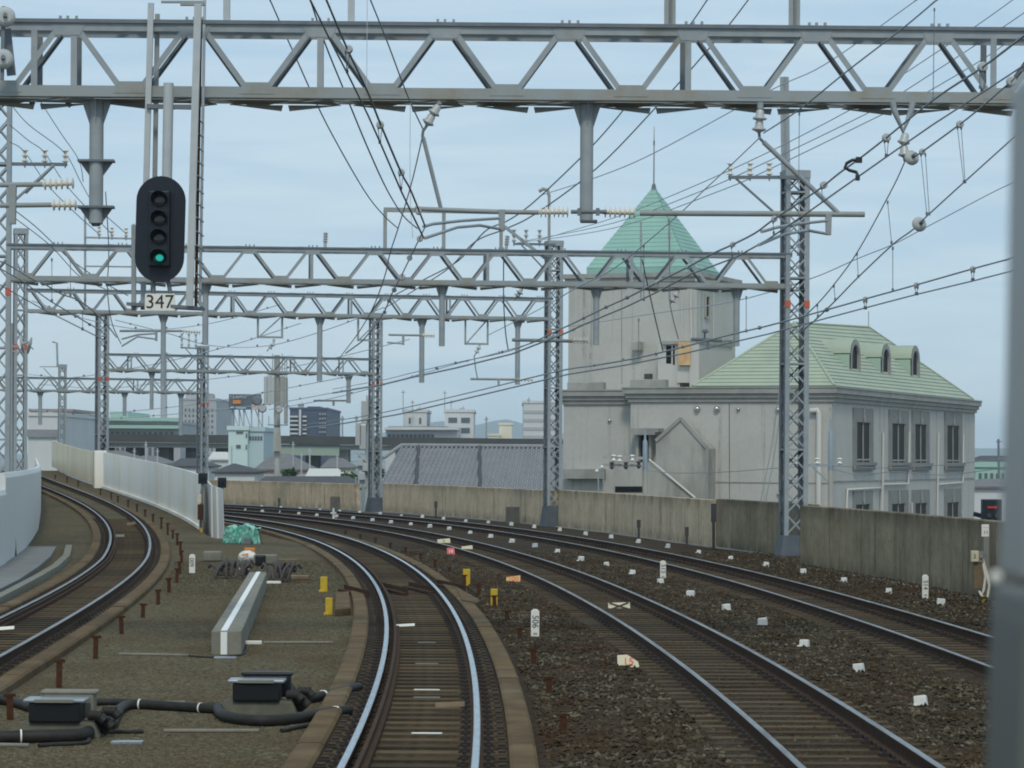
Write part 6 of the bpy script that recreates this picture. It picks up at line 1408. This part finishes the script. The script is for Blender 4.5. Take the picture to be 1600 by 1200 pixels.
b = MB(); b.bar(P(1243, 727, 105), P(1316, 727, 105), .12, .1); b.bar(P(1270, 730, 105), P(1293, 752, 105), .06, .06); b.build('crossarm', M['steel'], r2_)
for x in (1246, 1277, 1312):
    b = MB(); c = P(x, 722, 105); b.ribbed(c - UP * .12, c + UP * .2, .05, .11, 2, 0, 8); b.build('insulator', M['plate_white'], r2_)
for i, (lb, ps) in enumerate((('street cable between the poles, sagging past the gabled projection', [(1008, 735, 118), (1060, 739, 117), (1140, 737, 113), (1220, 731, 109), (1298, 727, 105)]), ('upper street cable crossing the windows right of the blue topped pole', [(1298, 727, 105), (1370, 731, 103), (1440, 729, 101), (1530, 721, 98), (1570, 716, 97)]), ('lower street cable sagging below the upper windows at right', [(1298, 732, 105), (1345, 742, 104), (1400, 737, 102), (1470, 742, 100), (1540, 735, 98), (1570, 730, 97)]))):
    wire(lb, ps, 1.5, group='street cables', cat='cable', name='street_cable')
for lb, xa, xb in (('left of the two slanting stay cables before the building wall', 1219, 1187), ('right of the two slanting stay cables before the building wall', 1224, 1195)):
    wire(lb, [(xa, 600, 100), ((xa + xb) / 2 + 2, 700, 100), (xb, 790, 100)], 1.7, group='stay cables', cat='cable', name='stay_cable')
for x, y, lb in ((941, 736, 'left globe lamp on a thin post behind the wall'), (933, 735.5, 'second globe lamp on a thin post behind the wall')): pass
for x, y, lb in ((932.5, 736, 'left of two white globe lamps on thin posts behind the pale wall'), (940.5, 730, 'right of two white globe lamps on thin posts behind the pale wall')):
    rt_ = thing('globe_lamp', lb, 'lamp', P(x, 790, 120)); b = MB(); b.tube([P(x + 3, 790, 120), P(x + 2, y, 120)], .04, 6); b.build('post', M['steel'], rt_); b = MB(); b.sphere(P(x, y, 120), .08); b.build('globe', M['plate_white'], rt_)
# ---- tiled roof house behind the wall
Zt_ = 172
root_ = thing('house', 'house with large grey tiled roof just behind the far wall', 'house', P(730, 800, Zt_) - UP * 6)
ey0, ey1 = P(585, 772, 162), P(905, 776, 166); rx0, rx1 = P(626, 699, 174), P(905, 701, 178)
b = MB(); n_ = 40; rows = 14
for i in range(n_):
    pA, pB, pC, pD = ey0.lerp(ey1, i / n_), ey0.lerp(ey1, (i + 1) / n_), rx0.lerp(rx1, (i + 1) / n_), rx0.lerp(rx1, i / n_); k_ = len(b.v)
    for j in range(rows):                              # a pan, a round cover tile, each course slightly stepped
        for t, st_ in ((j / rows, .045), ((j + 1) / rows, .0)):
            a, c = pA.lerp(pD, t), pB.lerp(pC, t); b.v += [tuple(a.lerp(c, f_) + UP * (h_ + st_)) for f_, h_ in ((0, .0), (.16, .09), (.34, .13), (.52, .09), (.66, 0), (1, -.02))]
    for j in range(rows * 2 - 1):
        for q in range(5): b.f.append((k_ + j * 6 + q, k_ + j * 6 + q + 1, k_ + j * 6 + q + 7, k_ + j * 6 + q + 6)); b.m.append(0); b.sm.append(False)
rf = b.build('roof', M['tile_grey'], root_)
b = MB(); b.tube([rx0 + UP * .12, rx1 + UP * .12], .14, 8); b.tube([rx0 + UP * .1, P(598, 716, 168)], .12, 8); b.build('ridge', M['tile_grey'], rf)
for xt, xb in ((653.5, 648), (748, 748)):
    b = MB(); t = (xt - 626) / (905 - 626); a = rx0.lerp(rx1, t) + UP * .1; c = ey0.lerp(ey1, (xb - 585) / 320) + UP * .12; b.tube([a, c], .11, 6); b.build('descending_ridge', M['tile_dark'], rf)
b = MB(); b.hexa([V((ey0.x, ey0.y + 1, -9)), V((ey1.x, ey1.y + 1, -9)), V((rx1.x, rx1.y + 10, -9)), V((rx0.x, rx0.y + 10, -9)), ey0 + V((0, 1, -.3)), ey1 + V((0, 1, -.3)), rx1 + V((0, 10, -3.4)), rx0 + V((0, 10, -3.4))]); b.build('wall', M['stucco_side'], root_)
b = MB(); b.add([rx0 + UP * .02, rx1 + UP * .02, rx1 + V((0, 10, -3.2)), rx0 + V((0, 10, -3.2))], [(0, 1, 2, 3)]); b.build('rear_roof', M['tile_grey'], root_)
# ---- distant city
mat('bld_white', (.60, .61, .60), .8, 0, (.54, .55, .545), .3); mat('bld_grey', (.42, .44, .45), .8, 0, (.37, .385, .40), .3); mat('bld_cyan', (.55, .68, .66), .8); mat('bld_cyan2', (.44, .55, .57), .8)
mat('bld_brown', (.33, .27, .25), .85, 0, (.27, .22, .2), .4); mat('bld_navy', (.055, .075, .125), .6); mat('bld_cream', (.70, .66, .53), .8); mat('bld_green', (.34, .52, .44), .7); mat('bld_pink', (.50, .42, .39), .85)
mat('win_far', (.10, .12, .14), .25); mat('viaduct_dark', (.075, .078, .075), .9, 0, (.055, .058, .056), .25); mat('viaduct_beam', (.28, .29, .27), .9); mat('viaduct_green', (.30, .38, .30), .8)
mat('billboard', (.10, .12, .15), .6); mat('roof_dark', (.05, .05, .055), .8, 0, (.075, .075, .08), 2); mat('roof_mid', (.18, .175, .17), .8, 0, (.13, .13, .13), 2); mat('roof_white', (.58, .57, .53), .7); mat('leaf', (.03, .075, .025), .9, 0, (.06, .12, .04), 3)
def bld(label, x0, x1, yt, Z, depth, m, yb=None, rows=0, cols=0, wy=(.12, .95), wx=(.06, .94), wm='win_far', wf=(.6, .5), side=None, roofbits=(), bands=None, yaw=0, cat='building', name='building', grp=None):
    k = pm(Z); zt_ = P((x0 + x1) / 2, yt, Z).z; xa, xb = P(x0, yt, Z).x, P(x1, yt, Z).x; zb_ = P(x0, yb, Z).z if yb else ZG
    rt_ = thing(name, label, cat, V(((xa + xb) / 2, Z + depth / 2, zb_)), grp)
    b = MB(); b.hexa([V((xa, Z, zb_)), V((xb, Z, zb_)), V((xb, Z + depth, zb_)), V((xa, Z + depth, zb_)), V((xa, Z, zt_)), V((xb, Z, zt_)), V((xb, Z + depth, zt_)), V((xa, Z + depth, zt_))]); b.build('wall', M[m], rt_)
    b = MB(); b.box(V(((xa + xb) / 2, Z + depth / 2, zt_ + .2)), (xb - xa + .3, depth + .3, .4)); b.build('roof_edge', M[m], rt_)
    W_, Hh = xb - xa, zt_ - P(x0, 720 if yt < 715 else yt + 45, Z).z
    proto = None
    for r_ in range(rows):
        for c_ in range(cols):
            cx = xa + W_ * (wx[0] + (wx[1] - wx[0]) * (c_ + .5) / cols); cz = zt_ - Hh * (wy[0] + (wy[1] - wy[0]) * (r_ + .5) / rows)
            if proto is None:
                b = MB(); b.box((0, 0, 0), (W_ * (wx[1] - wx[0]) / cols * wf[0], .12, Hh * (wy[1] - wy[0]) / rows * wf[1])); proto = b.build('window', M[wm], rt_, origin=(0, 0, 0)); place(proto, V((cx, Z - .02, cz)), rt_)
            else: dup(proto, V((cx, Z - .02, cz)), rt_)
    for i, (a, c, d_, bm) in enumerate(bands or ()):  # horizontal projecting bands
        b = MB(); z0_, z1_ = P(x0, c, Z).z, P(x0, a, Z).z; b.box(V(((xa + xb) / 2, Z - d_ / 2, (z0_ + z1_) / 2)), (W_ + .1, d_, z1_ - z0_)); b.build('balcony_band', M[bm], rt_)
    for (rx_0, rx_1, ry, bm) in roofbits:
        b = MB(); p, q = P(rx_0, ry, Z + 2), P(rx_1, ry, Z + 2); b.hexa([V((p.x, Z + 2, zt_)), V((q.x, Z + 2, zt_)), V((q.x, Z + depth * .7, zt_)), V((p.x, Z + depth * .7, zt_)), V((p.x, Z + 2, p.z)), V((q.x, Z + 2, p.z)), V((q.x, Z + depth * .7, p.z)), V((p.x, Z + depth * .7, p.z))]); b.build('roof_house', M[bm], rt_)
    return rt_
bld('plain white warehouse with grey blue band at the left, behind the white barrier', 44, 90, 650, 300, 30, 'bld_white', bands=[(671, 683, .3, 'tile_grey')])
bld('brownish stepped apartment block behind the white warehouse', 46, 112, 643, 420, 30, 'bld_brown', rows=3, cols=8, roofbits=[(48, 100, 640, 'bld_brown')])
bld('low pinkish block right of the brownish one', 104, 131, 658, 400, 20, 'bld_pink', rows=2, cols=3)
bld('wide building with pale green floor bands above the viaduct', 128, 282, 662, 430, 40, 'bld_grey', rows=2, cols=16, bands=[(652, 657, 1.2, 'bld_green'), (664, 669, 1.5, 'bld_green')], roofbits=[(128, 208, 652, 'bld_green'), (172, 200, 643, 'bld_green'), (208, 238, 655, 'bld_green')])
bld('pale grey apartment tower with a grid of windows behind the lattice column', 284, 338, 625, 600, 40, 'bld_grey', rows=9, cols=8, wf=(.45, .5), roofbits=[(290, 316, 612, 'bld_grey')])
b = MB(); k = pm(900); p = P(256, 760, 900); q = P(256, 560, 900); b.tube([p, q], [6 * k, 4.5 * k], 12); b.tube([q, q + UP * 2], 5.2 * k, 12); tag(b.build('chimney', M['bld_grey']), 'tall pale chimney far away behind the gantries', 'chimney')
bb_ = bld('light cyan building with small windows, carrying a billboard frame', 357, 387, 672, 262, 14, 'bld_cyan', rows=0)
bld('greyer blue half beside the light cyan building', 387.5, 412, 674, 263, 12, 'bld_cyan2', rows=1, cols=5, wy=(.12, .34), wf=(.7, .6))
for x0, x1, y0, y1 in ((369, 380, 674, 677), (384, 386, 677, 684), (369, 376, 695, 700), (384, 386, 695, 702)):
    b = MB(); p = P((x0 + x1) / 2, (y0 + y1) / 2, 261.95); b.box(p, ((x1 - x0) * pm(262), .1, (y1 - y0) * pm(262))); b.build('window', M['win_far'], bb_)
# billboard on legs
k = pm(264); rt_ = thing('billboard', 'dark billboard with pale writing and orange patch on thin legs above the cyan building', 'billboard', P(384, 672, 264))
b = MB(); b.box(P(383, 628, 264), (50 * k, .6, 24 * k)); bd_ = b.build('panel', M['billboard'], rt_)
for i, x in enumerate((361, 365, 369.5, 373, 377, 381, 384)):
    b = MB(); c = P(x, 619, 263.6); b.box(c, (2.6 * k, .06, .5 * k)); b.box(c + V((.3 * k * (i % 3 - 1), 0, -1.5 * k)), (.6 * k, .06, 4 * k)); b.box(c + V((0, 0, -3 * k)), (2.2 * k if i % 2 else 1.2 * k, .06, .5 * k)); b.build('lettering', M['plate_white'], bd_)
b = MB(); b.box(P(370, 628, 263.6), (12 * k, .06, 6 * k)); b.build('orange_patch', M['bag_orange'], bd_); b = MB(); b.box(P(372, 637, 263.6), (24 * k, .06, 3 * k)); b.build('blue_strip', M['bld_cyan2'], bd_); b = MB(); b.box(P(400, 636, 263.6), (14 * k, .06, 8 * k)); b.build('grey_patch', M['bld_pink'], bd_)
for i, x in enumerate((363, 374, 381, 393, 404, 410)):
    b = MB(); b.bar(P(x, 640, 264), P(x, 673, 264), .12, .12); b.build('leg', M['steel'], rt_)
for x, x2_ in ((374, 381), (382, 393), (399, 411), (363, 374)):
    b = MB(); b.bar(P(x, 640, 264.2), P(x2_, 672, 264.2), .08, .08); b.build('brace', M['steel'], rt_)
# big antenna tower
Za = 236; k = pm(Za); rt_ = thing('antenna_mast', 'tall grey antenna mast with panels and round dishes right of the billboard', 'antenna mast', P(432, 760, Za), 'antenna masts')
b = MB(); b.tube([P(433, 760, Za), P(433, 555, Za)], 5 * k, 10); b.build('pole', M['old_concrete'], rt_)
for x, y0, y1, w_ in ((415, 588, 632, 5), (421, 586, 633, 6), (427, 588, 630, 4), (441, 588, 636, 6), (446, 590, 662, 4)):
    b = MB(); b.box(P(x, (y0 + y1) / 2, Za - 1), (w_ * k, .35, (y1 - y0) * k)); b.build('panel', M['insulator_grey'] if x < 430 else M['trim_grey'], rt_, bevel=.04)
b = MB()
for x in (426, 430, 437, 441, 445, 448): b.tube([P(x, 590, Za - .6), P(x, 553 + (x % 3) * 3, Za - .6)], .8 * k, 6)
for y in (585, 664): b.box(P(434, y, Za), (30 * k, .9, 1.6 * k))
b.tube([P(420, 650, Za - .5), P(420, 664, Za - .5)], .6 * k, 6); b.tube([P(449, 590, Za - .5), P(449, 664, Za - .5)], .8 * k, 6); b.build('antenna_rods', M['steel'], rt_)
for x, y, r_ in ((410, 638, 7), (436, 640, 6), (402, 626, 8)):
    b = MB(); c = P(x, y, Za - 1.5); b.tube([c + V((0, .5, 0)), c, c + V((0, -.12, 0))], [r_ * k * .6, r_ * k, r_ * k * .7], 16); b.build('dish', M['insulator_grey'] if x > 405 else M['steel_dark'], rt_)
b = MB(); b.hexa([P(x, y, Z_) for x, y, Z_ in ((426, 705, Za - .7), (440, 705, Za - .7), (440, 705, Za + .7), (426, 705, Za + .7), (428, 668, Za - .7), (438, 668, Za - .7), (438, 668, Za + .7), (428, 668, Za + .7))]); b.build('base_cabinet', M['old_concrete'], rt_)
bld('dark blue apartment block with white balcony bands', 453, 511, 640, 520, 40, 'bld_navy', rows=0, roofbits=[(480, 500, 635, 'bld_navy')], bands=None)
rt_ = [o for o in COL.objects if o.get('label') == 'dark blue apartment block with white balcony bands'][0]; k = pm(520)
for i in range(5):
    for x0, x1 in ((453.5, 466), (473, 479)):
        b = MB(); b.box(P((x0 + x1) / 2, 651 + i * 6.6, 519.6), ((x1 - x0) * k, .8, 2.6 * k)); b.build('balcony', M['bld_white'], rt_)
b = MB(); b.box(P(469, 660, 519.4), (3 * k, 1.2, 40 * k)); b.build('stair_strip', M['bld_white'], rt_)
for i in range(5):
    for x in (500, 504, 508):
        b = MB(); b.box(P(x, 647 + i * 7, 519.8), (2 * k, .4, 2.6 * k)); b.build('window', M['bld_grey'], rt_)
bld('white block with roof house and mast in the middle distance, left one', 630, 667, 644, 400, 18, 'bld_white', rows=1, cols=2, wy=(.1, .25), wf=(.2, .8))
bld('white stair tower block with open landings in the middle distance', 695, 740, 644, 395, 18, 'bld_white', rows=4, cols=2, wy=(.06, .9), wf=(.7, .5))
rt_ = bld('long white school like building with dark strip windows and dark sloped roof', 603, 715, 672, 380, 14, 'bld_white', rows=2, cols=11, wy=(.06, .62), wf=(.75, .45), wx=(.02, .68))
p0, p1 = P(600, 672, 379), P(715, 672, 379); b = MB(); b.hexa([p0, p1, V((p1.x, 395, p1.z)), V((p0.x, 395, p0.z)), P(607, 666, 386), P(698, 666, 386), P(698, 666, 390), P(607, 666, 390)]); b.build('roof', M['roof_mid'], rt_)
bld('white office block with grey floor bands left of the grey building', 818, 870, 630, 460, 30, 'bld_white', rows=6, cols=1, wy=(.08, .95), wx=(0, 1), wf=(1.0, .38), wm='bld_grey', roofbits=[(838, 862, 627, 'bld_white')])
bld('small cream block in front of the blue hills', 780, 800, 664, 500, 20, 'bld_cream', roofbits=[]); bld('low cream annexe left of the cream block', 763, 781, 681, 495, 15, 'bld_cream')
for x, y0, y1, lb in ((630, 609, 645, 'thin antenna rod on the left white block'), (644.5, 625, 646, 'short antenna rod on the left white block'), (695, 610, 645, 'thin antenna rod on the white stair tower block'), (705, 625, 645, 'short antenna rod on the white stair tower block'), (535, 650, 683, 'grey catenary post on the distant viaduct, left of the antenna panels'), (760, 651, 687, 'grey catenary post on the distant viaduct, right of the white stair tower'), (826, 621, 632, 'rod on the white office block roof'), (557, 650, 683, 'second grey catenary post on the distant viaduct')):
    Z_ = 350 if 'viaduct' in lb else 398
    b = MB(); b.tube([P(x, y1, Z_), P(x, y0, Z_)], (.11 if Z_ == 350 else .06), 6); b.box(P(x, y0 + 4, Z_), (.5, .15, .15)); tag(b.build('rod', M['steel']), lb, 'rod', 'thin rods far away')
# distant viaduct
rt_ = thing('elevated_railway', 'long dark elevated viaduct crossing the distance behind the rooftops', 'viaduct', P(480, 740, 345))
def vpt(x, y): return P(x, y, 330 + (x - 100) * .03)
b = MB(); a, c = vpt(96, 676.5), vpt(905, 686.5); a2, c2 = vpt(96, 689), vpt(905, 699); b.hexa([a2, c2, c2 + V((0, 8, 0)), a2 + V((0, 8, 0)), a, c, c + V((0, 8, 0)), a + V((0, 8, 0))]); b.build('parapet', M['viaduct_dark'], rt_)
b = MB(); a, c = vpt(96, 690), vpt(905, 700); a2, c2 = vpt(96, 697), vpt(905, 708); o_ = V((0, .8, 0)); b.hexa([a2 + o_, c2 + o_, c2 + V((0, 7, 0)), a2 + V((0, 7, 0)), a + o_, c + o_, c + V((0, 7, 0)), a + V((0, 7, 0))]); b.build('girder', M['viaduct_beam'], rt_)
b = MB(); a, c, a2, c2 = vpt(437, 697), vpt(530, 698), vpt(437, 711), vpt(530, 712); b.hexa([a2, c2, c2 + V((0, .6, 0)), a2 + V((0, .6, 0)), a, c, c + V((0, .6, 0)), a + V((0, .6, 0))]); b.build('side_screen', M['viaduct_green'], rt_)
for x in range(110, 900, 47):
    b = MB(); p = vpt(x, 699); b.box(V((p.x, p.y + 4, (p.z + ZG) / 2)), (1.6, 5, p.z - ZG)); b.build('pier', M['viaduct_beam'] if x > 500 else M['viaduct_dark'], rt_)
# houses with roofs below the viaduct and at right
def house(label, x0, x1, yr, ye, Z, m, dp_=9, hip=.25, wm='bld_white'):
    k = pm(Z); a, c = P(x0, ye, Z), P(x1, ye, Z); r0, r1 = P(x0 + (x1 - x0) * hip, yr, Z + dp_ / 2), P(x1 - (x1 - x0) * hip, yr, Z + dp_ / 2)
    rt = thing('house', label, 'house', V(((a.x + c.x) / 2, Z + dp_ / 2, ZG)), 'houses below the viaduct')
    b = MB(); a2, c2 = a + V((0, dp_, 0)), c + V((0, dp_, 0)); dn_ = UP * -.15
    b.add([a, c, c2, a2, r0, r1, a + dn_, c + dn_, c2 + dn_, a2 + dn_], [(0, 1, 5, 4), (1, 2, 5), (2, 3, 4, 5), (3, 0, 4), (0, 6, 7, 1), (1, 7, 8, 2), (2, 8, 9, 3), (3, 9, 6, 0), (6, 9, 8, 7)]); b.build('roof', M[m], rt)
    b = MB(); q = .25; b.hexa([V((a.x + q, Z + q, ZG)), V((c.x - q, Z + q, ZG)), V((c.x - q, Z + dp_ - q, ZG)), V((a.x + q, Z + dp_ - q, ZG)), V((a.x + q, Z + q, a.z - .16)), V((c.x - q, Z + q, a.z - .16)), V((c.x - q, Z + dp_ - q, a.z - .16)), V((a.x + q, Z + dp_ - q, a.z - .16))]); b.build('wall', M[wm], rt)
    return rt
house('house with dark pointed roof right behind the barrier end', 330, 402, 724, 737, 232, 'roof_dark', 9, .48)
house('house with brown grey roof below the antenna mast', 396, 482, 709, 733, 245, 'roof_mid', 12, .35, 'bld_pink')
house('house with pale white roof left of the green shrubs', 476, 536, 732, 746, 226, 'roof_white', 8, .12)
house('low long house with dark roof right above the far wall', 398, 560, 744, 756, 205, 'roof_dark', 7, .1)
house('house with grey roof behind the cyan building', 325, 362, 706, 717, 290, 'roof_white', 10, .2)
house('grey roofed house in front of the viaduct, left part', 205, 262, 712, 724, 285, 'roof_mid', 10, .3)
house('dark roofed house in front of the viaduct, middle part', 262, 330, 716, 728, 275, 'roof_dark', 10, .3)
house('low grey roofed house just above the white barrier', 150, 210, 704, 716, 300, 'roof_mid', 10, .3)
house('grey roofed house below the viaduct left of the leaning antenna', 500, 552, 716, 730, 262, 'roof_mid', 9, .3, 'bld_cream')
house('dark roofed house at the right edge beyond the grey building', 1515, 1600, 712, 729, 215, 'roof_dark', 12, .2, 'bld_green')
house('lower grey roofed house at the right edge', 1518, 1600, 748, 760, 190, 'roof_mid', 10, .2, 'bld_white')
bld('pale green block with dark windows under the right edge roof', 1524, 1575, 730, 205, 8, 'bld_green', rows=2, cols=5, wy=(.1, .95), wf=(.5, .5))
b = MB(); b.tube([P(1561, 760, 200), P(1560, 686, 200)], .09, 6); b.bar(P(1556, 690, 200), P(1565, 690, 200), .06, .06); tag(b.build('utility_pole', M['steel_dark']), 'thin pole over the roofs at the right edge', 'utility pole')
for i, (x, yt, yb) in enumerate(((210, 700, 745), (228, 690, 735), (246, 700, 725), (458, 690, 745), (484, 700, 745), (471, 706, 748), (527, 710, 748), (436, 716, 746), (362, 697, 738))):
    b = MB(); b.tube([P(x, yb + 30, 240), P(x, yt, 240)], .07, 6); b.bar(P(x - 3, yt + 5, 240), P(x + 3, yt + 5, 240), .07, .07); tag(b.build('utility_pole', M['steel_light']), 'thin grey street pole among the roofs below the distant viaduct', 'utility pole', 'street poles among the roofs')
# shrubs beside the antenna foot
rr = random.Random(11); p = P(545, 752, 215); rt_ = thing('shrub', 'patch of dark green shrubs behind the far wall, left of the antenna foot', 'shrub', p + UP * -6)
b = MB(); k = pm(215)
for i in range(1500):
    c = p + V((rr.gauss(0, 9) * k, rr.gauss(0, 1), rr.gauss(-2, 6) * k)); d = V((rr.uniform(-1, 1), rr.uniform(-1, 1), rr.uniform(-1, 1))).normalized() * .14; e_ = d.cross(V((rr.random(), rr.random(), rr.random()))).normalized() * .09
    b.add([c - d, c + e_, c + d, c - e_], [(0, 1, 2, 3)])
b.build('foliage', M['leaf'], rt_); b = MB(); b.tube([p + UP * -6, p + UP * -.3], [.2, .08], 6); b.build('trunk', M['timber'], rt_)
for x, y, Z_, sz, lb in ((452, 741, 222, 7, 'small round dark green tree among the roofs below the antenna mast'), (590, 740, 215, 8, 'dark green tree just left of the grey tiled roof'), (238, 733, 270, 6, 'small dark tree above the white barrier, among the roofs'), (345, 716, 300, 5, 'small dark tree left of the light cyan building')):
    p = P(x, y, Z_); k = pm(Z_) * sz; rt_ = thing('tree', lb, 'tree', V((p.x, p.y, ZG)), 'trees among the roofs'); b = MB()
    for i in range(420):
        c = p + V((rr.gauss(0, .62) * k, rr.gauss(0, .6) * k, rr.gauss(0, .5) * k)); d = V((rr.uniform(-1, 1), rr.uniform(-1, 1), rr.uniform(-1, 1))).normalized() * .17; e_ = d.cross(V((rr.random(), rr.random(), rr.random()))).normalized() * .11
        b.add([c - d, c + e_, c + d, c - e_], [(0, 1, 2, 3)])
    b.build('crown', M['leaf'], rt_); b = MB(); b.tube([V((p.x, p.y, ZG)), p], [.22, .1], 6); b.build('trunk', M['timber'], rt_)
for x, y, w_, h_, Z_, lb in ((470, 634, 8, 4, 530, 'grey tank box on the dark blue apartment roof'), (330, 622, 9, 5, 610, 'pale plant room on the grey apartment tower'), (655, 641, 6, 4, 405, 'small tank on the left white block roof'), (722, 641, 7, 4, 402, 'small tank on the white stair tower roof'), (150, 650, 10, 4, 440, 'low plant box on the green banded building'), (640, 669, 8, 3, 390, 'low box on the long white building roof')):
    b = MB(); p = P(x, y, Z_); k = pm(Z_); b.box(p, (w_ * k, 3, h_ * k)); b.box(p + UP * (h_ * k * .5), (w_ * k * 1.06, 3.2, .25)); b.tube([p + V((w_ * k * .3, -1, 0)), p + V((w_ * k * .3, -1, h_ * k * 1.6))], .06, 5); tag(b.build('roof_tank', M['bld_grey']), lb, 'roof tank', 'rooftop boxes in the town')
# far hills
mat('hill', (.045, .075, .07), .95, 0, (.065, .095, .085), .004)
b = MB(); Zh = 6000; prof = [(-300, 712), (200, 708), (500, 700), (560, 690), (610, 672), (640, 664), (665, 661), (690, 658), (720, 661), (745, 664), (770, 658), (790, 655), (808, 659), (830, 667), (870, 676), (930, 684), (1100, 692), (1500, 700), (2000, 704)]
vs = []
for i, (x, y) in enumerate(prof): vs += [P(x, y, Zh), P(x, 718, Zh - 900), P(x, 718, Zh + 1500)]
b.add(vs, [f for i in range(len(prof) - 1) for f in ((i * 3, i * 3 + 1, i * 3 + 4, i * 3 + 3), (i * 3, i * 3 + 3, i * 3 + 5, i * 3 + 2))], 0, True)
hl = b.build('hills', M['hill']); struct(hl)
# air
hzm = bpy.data.materials.new('haze'); hzm.use_nodes = True; n_ = hzm.node_tree; n_.nodes.remove(n_.nodes['Principled BSDF']); pv_ = n_.nodes.new('ShaderNodeVolumePrincipled')
pv_.inputs['Color'].default_value = (.80, .92, 1.0, 1); pv_.inputs['Density'].default_value = .00017; pv_.inputs['Anisotropy'].default_value = 0
n_.links.new(pv_.outputs[0], n_.nodes['Material Output'].inputs['Volume'])
HAZE = True
if HAZE:
    b = MB(); b.hexa([(-3000, -60, -10.2), (3000, -60, -10.2), (3000, 8500, -10.2), (-3000, 8500, -10.2), (-3000, -60, 98), (3000, -60, 98), (3000, 8500, 98), (-3000, 8500, 98)]); hz_ = b.build('haze', hzm); struct(hz_, 'stuff')
